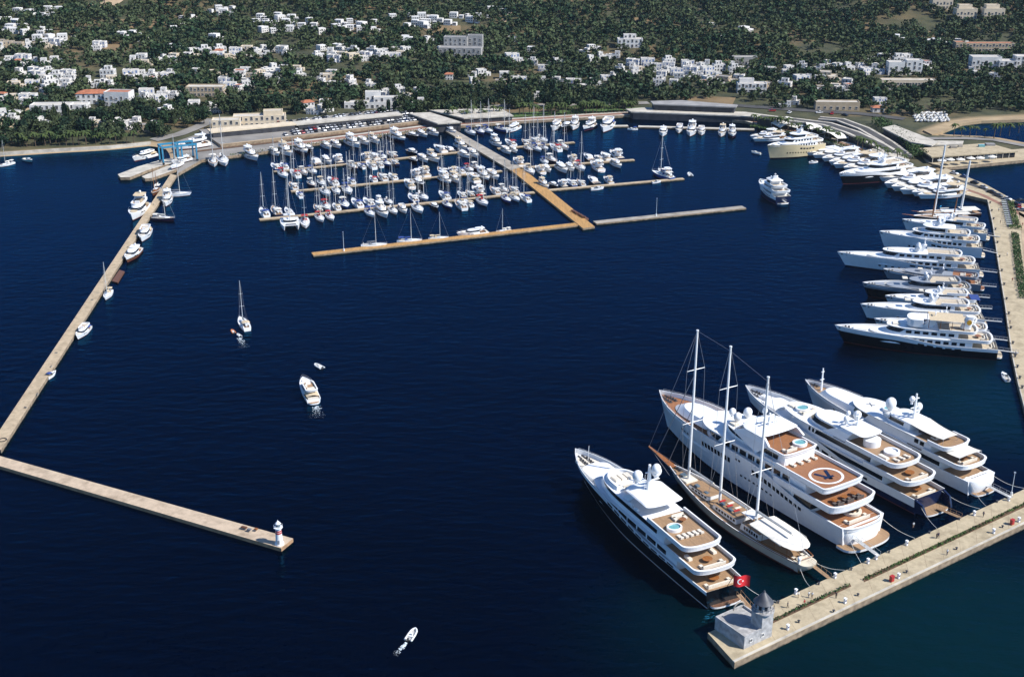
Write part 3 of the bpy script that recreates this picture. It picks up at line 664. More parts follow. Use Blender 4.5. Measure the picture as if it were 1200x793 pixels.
# 1: dark hulled yacht nearest the quay lighthouse
bow, stern = (674, 529), (851, 689); L_ = dist(bow, stern, 6.4, 4.2)
h = Hull(L_, 11.0, 4.2, 6.6, ws=0.88, um=0.42, pd=4.2, pw=1.8, over=0.07, step=(0.30, 0.72))
y = Yacht('motor_yacht', 'large yacht with black hull and white upper decks, berthed beside the quay lighthouse', 'yacht', h, ['black_paint', 'antifoul', 'white_paint'], two=0.80, boot=0.06)
X = y.X
y.deckm = 'teak'; y.foredeck(0.0, 1.0, 'teak', u1=0.4); y.foredeck(0.4, 1.0, 'white_gelcoat'); y.stripe(0, 0.97, 0.06, 0.10, 'white_paint', 'boot_stripe'); y.transom('black_paint')
y.hullwin([(0.18, 0.62, 0.84, 0.94, 9, 0.25), (0.2, 0.78, 0.34, 0.42, 12, 0.65)])
y.platform(1.4, 0.7, 0.8, 'brown_wood')
windlass(y, 0.93, 1.0, 4)
y.part('anchor_deck', 'cushion', lambda b: b.prism(outline(X(0.86), X(0.955), 2.6, 0.2, 3.0), h.z(.9) - 1.0, h.z(.9) - 0.93))
y.part('foredeck_locker', 'white_paint', lambda b: b.prism(outline(X(0.76), X(0.87), 3.6, 0.3, 2.5), h.z(.8) - 1.0, h.z(.8) - 0.25))
y.tier(0.17, 0.80, 4.75, 3.2, 2.8, rake=4.0, rf=0.3, ra=0.4, pane=(0.45, 0.8, 0.24, 0.62, 6, 0.15))
y.deckslab(0.045, 0.80, 5.1, 6.15, ra=2.6, rf=14, fascia=0.85, ub=0.30)
y.tier(0.26, 0.77, 4.3, 6.1, 2.5, rake=5.0, rf=0.42, ra=0.4, band=(0.38, 0.85, 0.30, 0.77))
y.deckslab(0.125, 0.74, 4.75, 8.75, ra=2.4, rf=12, fascia=0.9, ub=0.40)
y.part('coaming', 'white_paint', lambda b: b.loft([ring(outline(X(0.58), X(0.72), 3.9, 0.5, 6.5), 8.75), ring(outline(X(0.585), X(0.71), 3.7, 0.5, 6), 9.6), ring(outline(X(0.59), X(0.70), 3.4, 0.5, 5.6), 9.6), ring(outline(X(0.59), X(0.70), 3.3, 0.5, 5.4), 8.9)], True, False, True, 0), None, 30)
for yy in (-1.9, 0, 1.9): y.box('sun_pad', 'cushion', X(0.655), yy * 0.8, 8.95, 3.0, 1.3, 0.45)
sofa(y, X(0.59), 0, 8.9, 4.6, fl=1); table(y, X(0.565), 1.6, 8.8, 0.8)
y.box('bar', 'varnish', X(0.535), -1.5, 8.8, 1.6, 2.4, 1.1)
# radar arch with a broad hard top
for sg in (1, -1):
    y.part('radar_arch', 'white_paint', lambda b: b.loft([[(X(0.50), sg * 4.1, 8.8), (X(0.54), sg * 4.1, 8.8), (X(0.54), sg * 3.8, 8.8), (X(0.50), sg * 3.8, 8.8)], [(X(0.455), sg * 3.6, 11.3), (X(0.485), sg * 3.6, 11.3), (X(0.485), sg * 3.2, 11.3), (X(0.455), sg * 3.2, 11.3)]], True, True, True))
y.part('hard_top', 'white_paint', lambda b: b.loft([ring(outline(X(0.365), X(0.535), 4.4, 1.2, 2.5), 11.2), ring(outline(X(0.36), X(0.54), 4.6, 1.2, 2.6), 11.4), ring(outline(X(0.37), X(0.53), 4.3, 1.2, 2.4), 11.62)], True, True, True), None, 35)
y.mast(X(0.475), 11.6, 6.0, ((0.35, 2.6), (0.7, 1.0)), 0.6)
for dx, yy, z, r in ((0.49, -2.4, 15.0, 1.2), (0.49, 2.4, 15.0, 1.2), (0.455, -0.9, 17.0, 1.05)): y.dome(X(dx), yy, z, r, 0.5)
y.part('whip_aerial', 'spar', lambda b: b.tube((X(0.44), 2.5, 11.6), (X(0.435), 2.7, 17), 0.04, n=4))
y.part('burgee_staff', 'spar', lambda b: b.tube((X(0.90), 0, h.z(.9) - 1), (X(0.895), 0, h.z(.9) + 3.6), 0.07, n=5))
loungers(y, X(0.215), 8.8, 5, -2.6, 1.25); y.part('jacuzzi', 'white_paint', lambda b: b.lathe([(1.7, 8.75), (1.7, 9.5), (1.35, 9.55), (1.3, 9.2)], 18, (X(0.27), 1.6)), None, 40)
y.part('spa_water', 'pool_water', lambda b: b.tube((X(0.27), 1.6, 9.21), (X(0.27), 1.6, 9.30), 1.28, n=16)); sofa(y, X(0.33), -1.8, 8.8, 3.0, fl=-1); table(y, X(0.30), -1.7, 8.8, 0.8)
sofa(y, X(0.075), 0, 6.2, 5.5, fl=1); table(y, X(0.11), 0, 6.2, 1.1); y.box('sofa', 'cushion', X(0.15), 3.0, 6.2, 2.2, 0.9, 0.5); y.box('sofa', 'cushion', X(0.15), -3.0, 6.2, 2.2, 0.9, 0.5)
sofa(y, X(0.035), 0, 3.2, 6.0, fl=1, m='cushion'); table(y, X(0.07), 0, 3.2, 1.2)
y.rail(0.70, 0.985, 0.35); gangway(y, X(-0.035), X(-0.14), -1.5, 3.2, 1.9)
y.part('flag_staff', 'varnish', lambda b: b.tube((X(0.0), -0.2, 4.2), (X(-0.035), -0.2, 8.4), 0.07, n=5))
for u in (0.42, 0.46):
    for sg in (1, -1): y.part('life_raft', 'white_paint', lambda b: b.tube((X(u), sg * 4.6, 9.2), (X(u) + 1.3, sg * 4.6, 9.2), 0.32, n=8), None, 40)
y.put(bow, stern, 6.4, 4.2, (1, 1.12, 1.12)); yA = y
# the ensign, a thing hung on its staff
def flag_mesh(w_, hgt, star=True):
    mb = MB(); n = 12; P = lambda s, t, o=0: (-s * w_ * 0.92, 0.28 * w_ * math.sin(s * 6.0) * 0.35 + o, t * hgt - s * 0.25 * hgt)
    for o in (0.0,):
        top = [P(i / n, 1) for i in range(n + 1)]; bot = [P(i / n, 0) for i in range(n + 1)]; mb.loft([top, bot], False, m=0)
    return mb, P
mb, P = flag_mesh(4.2, 2.8); fl_root = empty('flag', (0, 0, 0)); cloth = mb.build('cloth', 'flag_red', fl_root)
cres = MB()
for o in (0.03, -0.03):                       # crescent and star on both faces
    pts = []
    for i in range(17): a = R(40) + R(280) * i / 16; pts.append((0.36 + 0.25 / 1.5 * math.cos(a), 0.5 + 0.25 * math.sin(a)))
    inn = []
    for i in range(17): a = R(52) + R(256) * i / 16; inn.append((0.36 + 0.042 + 0.20 / 1.5 * math.cos(a), 0.5 + 0.20 * math.sin(a)))
    cres.loft([[P(s, t, o) for s, t in pts], [P(s, t, o) for s, t in inn]], False)
    st = [(0.57 + (0.125 if k % 2 == 0 else 0.05) / 1.5 * math.cos(math.pi + k * math.pi / 5), 0.5 + (0.125 if k % 2 == 0 else 0.05) * math.sin(math.pi + k * math.pi / 5)) for k in range(10)]
    c0 = P(0.57, 0.5, o); cres.add([c0] + [P(s, t, o) for s, t in st], [(0, 1 + k, 1 + (k + 1) % 10) for k in range(10)])
cres.build('emblem', 'white_paint', fl_root)
fl_root.location = yA.r.matrix_basis @ Vector((X(-0.03), -0.2, 5.4)); fl_root.rotation_euler = (0, 0, math.pi + R(8))
tag(fl_root, 'red ensign with white crescent and star streaming from the stern of the black hulled yacht', 'flag')

# 2: three masted schooner
bow, stern = (752, 516), (944, 655); zb = 5.0
L_ = dist((781, 540), stern, 4.2, 3.2)
h = Hull(L_, 9.2, 2.6, 4.0, ws=0.46, um=0.45, pd=2.0, pw=1.7, over=0.10, step=(0.35, 1.0))
y = Yacht('schooner', 'three masted schooner with cream hull, teak deck and white awning, between two white yachts', 'schooner', h, ['cream_paint', 'antifoul', 'cream_paint'], boot=0.12)
X = y.X; y.foredeck(0.0, 0.75, 'teak'); y.stripe(0.0, 0.985, 0.93, 1.0, 'varnish', 'cap_rail'); y.transom('varnish')
y.stripe(0.02, 0.97, 0.13, 0.2, 'brown_wood', 'wale')
bz = h.z(1.0)
y.part('bowsprit', 'varnish', lambda b: (b.loft([[(X(0.94), .9, bz - .3), (X(0.94), -.9, bz - .3), (X(0.94), -.9, bz - .1), (X(0.94), .9, bz - .1)], [(X(1.0) + 8.2, .22, bz + .75), (X(1.0) + 8.2, -.22, bz + .75), (X(1.0) + 8.2, -.22, bz + 1.0), (X(1.0) + 8.2, .22, bz + 1.0)]], True, True, True)))
for u0, u1, w_, hh, k in ((0.62, 0.78, 2.0, 1.0, 5), (0.40, 0.585, 2.5, 1.3, 7), (0.24, 0.38, 2.6, 1.7, 6)):
    y.tier(u0, u1, w_, h.z((u0 + u1) / 2) - 0.75, hh, rake=0.5, rf=0.08, ra=0.2, tum=0.1, m='white_gelcoat', roofm='teak', pane=(0.35, 0.8, u0 + 0.01, u1 - 0.03, k, 0.3), name='deckhouse')
for u, w_ in ((0.66, 0.8), (0.73, 0.9), (0.48, 0.9), (0.54, 0.9), (0.33, 1.0)): y.box('skylight', 'pale_glass', X(u), 0.9, h.z(u) + (0.25 if u > 0.6 else 0.55 if u > .4 else .95), 1.3, w_, 0.35)
y.box('skylight', 'pale_glass', X(0.86), 0, h.z(.86) - .75, 1.6, 1.4, 0.6); windlass(y, 0.93, 0.75, 2)
aw = lambda b: b.loft([[(X(a), sg * w_ * s_, zc - 0.30 * abs(s_) ** 2) for s_ in (-1, -.6, -.2, .2, .6, 1) for sg in (1,)] for a, w_, zc in ((0.012, 0.6, 5.6), (0.018, 1.7, 5.65), (0.035, 2.6, 5.7), (0.07, 3.3, 5.8), (0.14, 3.6, 5.95), (0.22, 3.65, 5.95), (0.29, 3.5, 5.9))], False)
y.part('awning', 'canvas', aw); [y.part('awning_edge', 'canvas', lambda b: b.box((X(0.18), sg * 3.58, 5.5), (L_ * 0.2, 0.05, 0.25))) for sg in (1, -1)]
for u in (0.06, 0.14, 0.22, 0.30):
    for sg in (1, -1): y.part('awning_post', 'varnish', lambda b: b.tube((X(u), sg * 2.6, 2.2), (X(u), sg * 2.6, 5.6), 0.06, n=5))
y.part('wheelhouse_roof', 'white_gelcoat', lambda b: b.box((X(0.355), 0, 5.35), (4.0, 3.0, 0.2)))
y.part('counter', ['cream_paint', 'teak'], lambda b: b.loft([ring(outline(X(0) - .6, X(0.03), 1.7, 1.4, .1), .5), ring(outline(X(0) - 2.2, X(0.03), 2.1, 2.0, .1), 1.9), ring(outline(X(0) - 2.4, X(0.03), 2.15, 2.1, .1), 2.75)], True, False, True), None, 40)
y.part('stern_rail', 'varnish', lambda b: b.path([(h.x(u, 1), sg * h.hw(u, 1), h.z(u) + 0.75) for sg, u in [(1, .22), (1, .15), (1, .08), (1, .03), (1, 0), (-1, 0), (-1, .03), (-1, .08), (-1, .15), (-1, .22)]], 0.11, 6))
sofa(y, X(0.03), 0, 2.3, 3.0); y.box('cushion_bank', 'cushion', X(0.82), 0.0, h.z(.82) - 0.75, 3.2, 3.4, 0.4)
for k in range(9): y.box('sun_mattress', ['cushion', 'cushion_dark', 'canvas_red'][k % 3], X(0.43 + 0.017 * k), (-1.2, 0.3, -0.2)[k % 3], h.z(.5) + .62, 0.7, 1.7, 0.12)
MU = [((0.82), 41.0), ((0.582), 42.0), ((0.325), 39.8)]
for u, ht in MU:
    z0 = h.z(u) - 0.8; x = X(u); tp = Vector((x, 0, z0 + ht))
    mo = y.part('mast', 'spar', lambda b: (b.tube((x, 0, z0), tp, 0.36, 0.24, 10), b.tube(tp, tp + Vector((0, 0, .25)), 0.33, n=8)), None, 40)
    for f, w_ in ((0.40, 2.9), (0.75, 2.5)):
        q = Vector((x, 0, z0)).lerp(tp, f); mb = MB(); [mb.tube(q + Vector((0, sg * 0.2, 0)), q + Vector((-0.3, sg * w_, 0.15)), 0.11, 0.07, 6) for sg in (1, -1)]; mb.build('spreader', 'spar', mo)
    mb = MB()
    for sg in (1, -1):
        e1, e2 = Vector((x, 0, z0)).lerp(tp, .40) + Vector((-.3, sg * 2.9, .15)), Vector((x, 0, z0)).lerp(tp, .75) + Vector((-.3, sg * 2.5, .15))
        c_ = Vector((x - 1.2, sg * (h.hw(u, 1) - .1), h.z(u))); mb.path([c_, e1, e2, tp], 0.035, 4); mb.tube(c_ + Vector((1.6, 0, 0)), Vector((x, 0, z0)).lerp(tp, .40), 0.03, n=4)
    mb.build('shroud', 'wire', mo)
    if u < 0.8 or True:
        bl = 10.5 if u > 0.4 else 13.0; bzz = z0 + (3.4 if u > 0.4 else 5.0)
        mb = MB(); mb.tube((x - 0.4, 0, bzz), (x - bl, 0, bzz + 0.2), 0.17, 0.14, 6); mb.loft([[(x - 0.4 - (bl - 0.8) * t, s_ * wdt, bzz + .15 + zz) for s_, wdt, zz in ((1, .2, .0), (1, .22, .25), (0, 0, .5), (-1, .22, .25), (-1, .2, 0))] for t, wdt in ((0, .3), (.3, .4), (1, .3))], True, True, True)
        mb.build('boom', 'canvas', mo)
x0 = X(0.82); tp = Vector((x0, 0, h.z(.82) - .8 + 41.0)); be = Vector((X(1.0) + 8.0, 0, bz + 0.95)); bm_ = be.lerp(Vector((X(1), 0, bz + .1)), .45)
st = MB()
for a, b_, r_ in ((be, tp, .05), (bm_, tp.lerp(Vector((x0, 0, 3)), .28), .09), (Vector((X(.985), 0, bz)), tp.lerp(Vector((x0, 0, 3)), .5), .08), (tp, Vector((X(.582), 0, 43.2)), .03), (Vector((X(.582), 0, 43.2)), Vector((X(.325), 0, 40.6)), .03), (Vector((X(.325), 0, 40.6)), Vector((X(0.0), 0, 3.2)), .035),
                  (be, Vector((X(.97), 0, 0.6)), .05), (be, Vector((X(.9), h.hw(.9, 1), h.z(.9))), .03), (be, Vector((X(.9), -h.hw(.9, 1), h.z(.9))), .03)): st.tube(a, b_, r_, n=4)
st.build('stay', 'wire', y.r); gangway(y, X(-0.01), X(-0.13), -0.8, 2.2, 1.8)
y.dome(X(0.0) - 0.2, 1.9, 4.0, 0.5, .8)
y.put((781, 540), stern, 4.2, 3.2, (1, 1.12, 1.03)); ySch = y

# 3: the largest white yacht, with helicopter pad
bow, stern = (772, 463), (1011, 616); L_ = dist(bow, stern, 8.6, 4.4)
h = Hull(L_, 14.2, 5.2, 9.0, ws=0.90, um=0.45, pd=4.0, pw=1.9, over=0.06, step=(0.10, 0.42))
y = Yacht('motor_yacht', 'largest all white yacht, with a teak helicopter pad ringed in white, beside the schooner', 'yacht', h, ['white_paint', 'navy_paint', 'white_paint'], boot=0.05)
X = y.X; y.deckm = 'teak_red'; y.foredeck(0.0, 1.1, 'teak_red'); y.transom('white_paint')
y.hullwin([(0.17, 0.40, 0.66, 0.80, 12, 0.3), (0.50, 0.66, 0.62, 0.76, 9, 0.3), (0.3, 0.46, 0.40, 0.45, 8, 0.5), (0.74, 0.80, 0.62, 0.68, 3, 0.5), (0.45, 0.48, 0.8, 0.86, 2, 0.4)])
y.part('swim_platform', ['white_paint', 'teak'], lambda b: b.prism(outline(X(0) - 4.2, X(0) + 1, 6.9, 3.4, 0.2, 10), 0.4, 0.95, 0, 1))
y.part('transom_bulge', 'white_paint', lambda b: b.loft([ring(outline(X(0) - 1.6, X(0.03), 5.4, 3, .2), 0.9), ring(outline(X(0) - 1.9, X(0.03), 5.9, 3, .2), 3.0), ring(outline(X(0) - 1.2, X(0.03), 5.9, 3, .2), 4.6)], True, False, False), None, 40)
y.deckslab(-0.02, 0.14, 6.2, 4.55, ra=3.0, rf=0.2, fascia=0.55, th=0.6)
windlass(y, 0.945, 1.1, 3)
y.tier(0.66, 0.885, 3.9, 8.3, 1.6, rake=3.5, rf=0.55, ra=1.5, tum=0.8, name='foredeck_trunk')
y.tier(0.13, 0.86, 6.4, 4.6, 3.0, rake=5, rf=0.35, ra=0.4, band=(0.25, 0.85, 0.10, 0.25))
y.deckslab(0.03, 0.30, 6.9, 7.75, ra=2.6, rf=0.3, fascia=1.15, th=0.6)
y.tier(0.165, 0.70, 6.0, 7.7, 3.0, rake=5, rf=0.25, ra=0.4, pane=(0.35, 0.75, 0.24, 0.56, 8, 0.25), band=(0.35, 0.8, 0.575, 0.72))
y.part('bridge_brow', 'white_paint', lambda b: b.prism(outline(X(0.30), X(0.715), 6.4, .4, 9), 10.6, 10.95), None, 30)
y.deckslab(0.085, 0.36, 6.1, 10.9, ra=1.4, rf=0.3, fascia=0.75, th=0.7, pa=3.4)
def hpad(b):
    for i in range(32):
        a0, a1 = i / 32 * 2 * math.pi, (i + 1) / 32 * 2 * math.pi; cx = X(0.165)
        b.add([(cx + r * math.cos(a), r * math.sin(a), 10.93) for r, a in ((4.1, a0), (4.1, a1), (3.5, a1), (3.5, a0))], [(3, 2, 1, 0)])
y.part('pad_ring', 'white_paint', hpad)
y.part('pad_mark', 'navy_paint', lambda b: [b.box((X(0.165) + .2, sg * .75, 10.95), (4.6, .8, .03), sg * .42) for sg in (1, -1)] + [b.box((X(0.165) - .9, 0, 10.965), (.7, 2.8, .03))])
y.tier(0.28, 0.615, 4.8, 10.9, 2.3, rake=3.5, rf=0.45, ra=0.4, band=(0.3, 0.8, 0.30, 0.62))
y.deckslab(0.275, 0.60, 5.2, 13.3, ra=1, rf=8, fascia=0.5, th=0.35, ub=0.5)
# big curved side wings that carry the radar arch
for sg in (1, -1):
    prof = [(0.40, 10.9, .0), (0.345, 14.2, .0), (0.37, 15.4, -.3), (0.42, 15.9, -.6), (0.47, 15.0, -.6), (0.52, 13.3, -.3)]
    wa = [(X(u), sg * (5.7 + o), z) for u, z, o in prof]; wc = [(X(u), sg * (5.2 + o), z) for u, z, o in prof]
    y.part('arch_wing', 'white_paint', lambda b: b.loft([wa, wc] if sg < 0 else [wc, wa], True, True, True))
y.part('hard_top', 'white_paint', lambda b: b.loft([ring(outline(X(0.375), X(0.50), 5.6, 1.2, 4.5), 15.4), ring(outline(X(0.37), X(0.505), 5.8, 1.2, 4.6), 15.6), ring(outline(X(0.385), X(0.49), 5.2, 1.2, 4.0), 15.85)], True, True, True), None, 35)
y.mast(X(0.43), 15.8, 3.0, ((0.3, 2.4), (0.8, 1.2)), 0.5)
for dx, yy, z, r in ((0.55, 2.0, 14.9, 1.05), (0.56, -1.9, 14.8, 1.15), (0.60, 0.4, 14.4, .9), (0.485, -2.2, 17.3, .7)): y.dome(X(dx), yy, z, r, .5)
sofa(y, X(0.50), 0, 13.4, 6.0, fl=1, m='cushion'); y.box('sun_pad', 'cushion', X(0.545), 3.2, 13.4, 2.2, 1.6, .4)
y.part('jacuzzi', 'white_paint', lambda b: b.lathe([(1.8, 13.3), (1.8, 14.0), (1.4, 14.05), (1.35, 13.7)], 18, (X(0.32), -2.4)), None, 40)
y.part('spa_water', 'pool_water', lambda b: b.tube((X(0.32), -2.4, 13.7), (X(0.32), -2.4, 13.85), 1.34, n=16)); sofa(y, X(0.30), 1.8, 13.4, 3.2); loungers(y, X(0.27), 10.95, 4, -3.6, 2.2)
for k in range(3): table(y, X(0.085), -3 + 3 * k, 7.8, .8); sofa(y, X(0.062), -3 + 3 * k, 7.8, 2.0, fl=1, m='cushion_dark')
sofa(y, X(0.02), 0, 4.6, 6.4, fl=1, m='cushion'); y.part('sofa', 'cushion', lambda b: b.lathe([(2.2, 4.6), (2.2, 5.2), (1.5, 5.2), (1.5, 4.7)], 18, (X(0.065), -1.5)), None, 40); table(y, X(0.065), -1.5, 4.6, 1.0)
y.rail(0.72, 0.985, 0.45); gangway(y, X(0.0) - 1, X(0) - 9, 3.5, 2.6, 1.8, 'grey_deck')
y.put(bow, stern, 8.6, 4.4, (1, 1.12, 1.12)); yC = y

# 4: white yacht with open navy stern
bow, stern = (873, 455), (1089, 582); L_ = dist(bow, stern, 6.8, 3.6)
h = Hull(L_, 11.2, 4.0, 7.0, ws=0.9, um=0.42, pd=3.8, pw=1.8, over=0.07, step=(0.25, 0.65))
y = Yacht('motor_yacht', 'white yacht with its navy stern doors folded open and green deck pool forward', 'yacht', h, ['navy_paint', 'antifoul', 'white_paint'], two=0.45, boot=0.06)
X = y.X; y.foredeck(0.0, 1.0, 'teak', u1=0.4); y.foredeck(0.4, 1.0, 'white_gelcoat'); y.transom('navy_paint')
y.hullwin([(0.22, 0.52, 0.62, 0.78, 6, 0.3), (0.25, 0.7, 0.24, 0.32, 11, 0.6)])
y.platform(3.8, 0.8, 0.8, 'teak')
for sg in (1, -1): y.part('stern_door', 'navy_paint', lambda b: b.loft([[(X(0) - 3.6, sg * 3.9, .8), (X(0) - .2, sg * 4.4, .8), (X(0) - .2, sg * 4.4, 3.8), (X(0) - 2.4, sg * 4.2, 3.2)], [(X(0) - 3.6, sg * 4.4, .8), (X(0) - .2, sg * 5.0, .8), (X(0) - .2, sg * 4.9, 3.8), (X(0) - 2.4, sg * 4.7, 3.2)]], True, True, True))
windlass(y, 0.94, 1.0, 3); y.box('tender_cradle', 'white_paint', X(0.87), 0, h.z(.87) - 1, 3.4, 1.4, .8)
y.part('foredeck_locker', 'white_paint', lambda b: b.prism(outline(X(0.76), X(0.85), 3.2, .3, 2), h.z(.8) - 1, h.z(.8) - .3))
y.tier(0.15, 0.80, 5.0, 3.1, 2.8, rake=4, rf=.3, ra=.4, band=(0.42, 0.8, 0.17, 0.52))
y.deckslab(0.03, 0.80, 5.25, 6.05, ra=3.2, rf=14, fascia=0.95, ub=0.30)
y.tier(0.21, 0.70, 4.5, 6.0, 2.5, rake=4.5, rf=.35, ra=1.2, band=(0.35, 0.8, 0.24, 0.5), pane=(0.35, 0.75, 0.5, 0.56, 3, .5))
y.deckslab(0.10, 0.74, 4.85, 8.6, ra=3.2, rf=13, fascia=0.9, ub=0.4)
y.tier(0.36, 0.60, 3.6, 8.6, 2.1, rake=2.5, rf=.4, ra=.4, band=(0.25, 0.8, 0.4, 0.6), name='sun_deck_house')
y.part('jacuzzi', 'white_paint', lambda b: b.lathe([(1.9, 8.6), (1.9, 9.3), (1.5, 9.35), (1.45, 9.0)], 18, (X(0.655), 0.3)), None, 40)
y.part('spa_water', 'pool_water', lambda b: b.tube((X(0.655), .3, 9.0), (X(0.655), .3, 9.2), 1.44, n=16)); sofa(y, X(0.62), 0, 8.65, 5, fl=1); y.box('sun_pad', 'cushion', X(0.70), 0, 8.65, 2.4, 3.6, .4)
for sg in (1, -1): y.part('radar_arch', 'white_paint', lambda b: b.loft([[(X(0.36), sg * 4.4, 8.6), (X(0.48), sg * 4.4, 8.6), (X(0.48), sg * 4.0, 8.6), (X(0.36), sg * 4.0, 8.6)], [(X(0.345), sg * 3.9, 10.6), (X(0.42), sg * 3.9, 10.6), (X(0.42), sg * 3.5, 10.6), (X(0.345), sg * 3.5, 10.6)], [(X(0.335), sg * 2.8, 11.5), (X(0.37), sg * 2.8, 11.5), (X(0.37), sg * 2.5, 11.4), (X(0.335), sg * 2.5, 11.4)]], True, True, True))
y.part('hard_top', 'white_paint', lambda b: b.loft([ring(outline(X(0.285), X(0.42), 3.3, 1.8, 2), 11.1), ring(outline(X(0.28), X(0.425), 3.5, 1.8, 2), 11.35), ring(outline(X(0.30), X(0.40), 2.8, 1.8, 2), 11.6)], True, True, True), None, 35)
y.part('bar', 'white_paint', lambda b: b.lathe([(2.2, 8.6), (2.2, 10.2), (2.0, 10.3)], 18, (X(0.29), 0)), None, 40)
y.mast(X(0.37), 11.5, 3.4, ((0.4, 1.8), (.8, .8)), .4)
for dx, yy, z, r in ((0.40, -1.8, 13.2, 1.05), (0.40, 1.8, 13.0, .8), (0.42, 0, 13.6, .6)): y.dome(X(dx), yy, z, r, .5)
y.part('jacuzzi', 'white_paint', lambda b: b.lathe([(2.0, 8.6), (2.0, 9.4), (1.5, 9.45), (1.5, 9.1)], 18, (X(0.20), -.6)), None, 40); loungers(y, X(0.15), 8.65, 3, -2.2, 1.8); y.box('sofa', 'cushion', X(0.19), 2.8, 8.65, 3, 1.1, .5)
sofa(y, X(0.06), 0, 6.1, 5.6); table(y, X(0.10), 0, 6.1, 1.2); sofa(y, X(0.02), 0, 3.1, 6); table(y, X(0.06), 0, 3.1, 1.2)
y.rail(0.72, 0.985, .4); gangway(y, X(0) - 2.5, X(0) - 9.5, -0.6, 1.2, 1.9, 'teak', 1.0)
y.put(bow, stern, 6.8, 3.6, (1, 1.12, 1.12)); yD = y

# 5: white yacht at the right end of the outer quay group
bow, stern = (943, 448), (1150, 561); L_ = dist(bow, stern, 6.2, 3.6)
h = Hull(L_, 10.6, 3.7, 6.4, ws=0.88, um=0.42, pd=3.8, pw=1.8, over=0.07, step=(0.25, 0.62))
y = Yacht('motor_yacht', 'all white yacht with large radar ball, foremast and stretched white awnings aft', 'yacht', h, ['white_paint', 'navy_paint', 'white_paint'], boot=0.06)
X = y.X; y.foredeck(0.0, .9, 'teak'); y.transom('white_paint'); y.platform(2.6, .6, .8, 'teak')
y.part('transom_bulge', 'white_paint', lambda b: b.loft([ring(outline(X(0) - 1.2, X(0.03), 4.0, 2.4, .2), .6), ring(outline(X(0) - 1.7, X(0.03), 4.5, 2.6, .2), 2.2), ring(outline(X(0) - 1.3, X(0.03), 4.6, 2.6, .2), 3.7)], True, False, True), None, 40)
y.hullwin([(0.24, 0.30, 0.62, 0.80, 1, 0.1), (0.33, 0.50, 0.62, 0.8, 1, 0.05), (0.25, 0.7, 0.30, 0.38, 10, .6), (0.66, 0.78, 0.66, 0.76, 3, .6)]); windlass(y, .95, .9, 2)
y.mast(X(0.895), h.z(.9) - .9, 6.4, ((0.5, .7), (.85, .5)), .35, name='foremast')
y.tier(0.62, 0.885, 3.7, h.z(.75) - .9, 1.7, rake=2.2, rf=.45, ra=.4, tum=.8, name='foredeck_trunk', pf=2.6)
y.tier(0.14, 0.80, 4.7, 2.9, 2.65, rake=4, rf=.3, ra=.4, band=(0.4, 0.8, 0.18, 0.3))
y.deckslab(0.03, 0.70, 4.95, 5.7, ra=3, rf=9, fascia=.9, ub=.30)
y.tier(0.20, 0.72, 4.3, 5.65, 2.5, rake=4, rf=.35, ra=.5, tum=.3, band=(0.35, 0.8, 0.56, 0.73), pane=(0.4, .8, .24, .30, 2, .3))
y.deckslab(0.12, 0.68, 4.6, 8.3, ra=2.4, rf=9, fascia=.8, ub=.28)
def xmark(b):
    for a in (0.5, -0.5): b.box((X(0.60), 0, 8.33), (2.6, .3, .03), a)
y.part('pad_mark', 'canvas_grey', xmark); y.part('jacuzzi', 'white_paint', lambda b: b.lathe([(1.6, 8.3), (1.6, 9.0), (1.25, 9.05), (1.2, 8.7)], 18, (X(0.52), -1.3)), None, 40); y.part('spa_water', 'pool_water', lambda b: b.tube((X(0.52), -1.3, 8.7), (X(0.52), -1.3, 8.9), 1.2, n=16))
y.tier(0.33, 0.49, 3.4, 8.3, 1.9, rake=1.8, rf=.35, ra=.4, band=(.3, .8, .36, .5), name='sun_deck_house')
y.mast(X(0.365), 10.2, 6.6, ((0.28, 2.0), (0.45, 1.5), (.8, 1.0)), .45)
for dx, yy, z, r in ((0.475, 1.2, 11.9, 1.45), (0.375, -2.0, 12.6, 1.0), (0.375, 0.7, 15.3, .75)): y.dome(X(dx), yy, z, r, .6)
for k in range(2): y.part('stowed_tender', 'rib_tube', lambda b: (b.sphere((X(0.43 + .03 * k), -2.6 + 5 * k, 9.3), 1, 12, 6, (2.4, .9, .6)),), None, 40)
def sail_cloth(u0, u1, w0, w1, z0, z1, sag=.3):
    return lambda b: b.loft([[(X(u0 + (u1 - u0) * i / 6), (w0 + (w1 - w0) * i / 6) * s_, z0 + (z1 - z0) * i / 6 - sag * math.sin(math.pi * i / 6) - .15 * s_ * s_) for s_ in (-1, -.5, 0, .5, 1)] for i in range(7)], False)
y.part('awning', 'canvas', sail_cloth(0.17, 0.33, 2.6, 3.3, 10.0, 10.4)); y.part('awning', 'canvas', sail_cloth(0.065, 0.19, 3.8, 3.6, 8.1, 8.2))
y.part('awning_post', 'alloy', lambda b: [b.tube((X(u), sg * w_, z - 2.2), (X(u), sg * w_, z), .06, n=5) for u, w_, z in ((0.17, 2.6, 9.9), (0.065, 3.8, 8.0)) for sg in (1, -1)])
sofa(y, X(0.22), 0, 8.35, 4); y.box('bar', 'cushion_dark', X(0.29), 0, 8.35, 2, 4, 1.0); sofa(y, X(0.07), 0, 5.75, 5); table(y, X(0.10), 0, 5.75, 1.1); sofa(y, X(0.02), 0, 2.9, 5.5)
y.rail(0.72, 0.985, .4); gangway(y, X(0) - .8, X(0) - 9, -.8, 1.9, 1.9, 'grey_deck')
y.put(bow, stern, 6.2, 3.6, (1, 1.12, 1.12)); yE = y

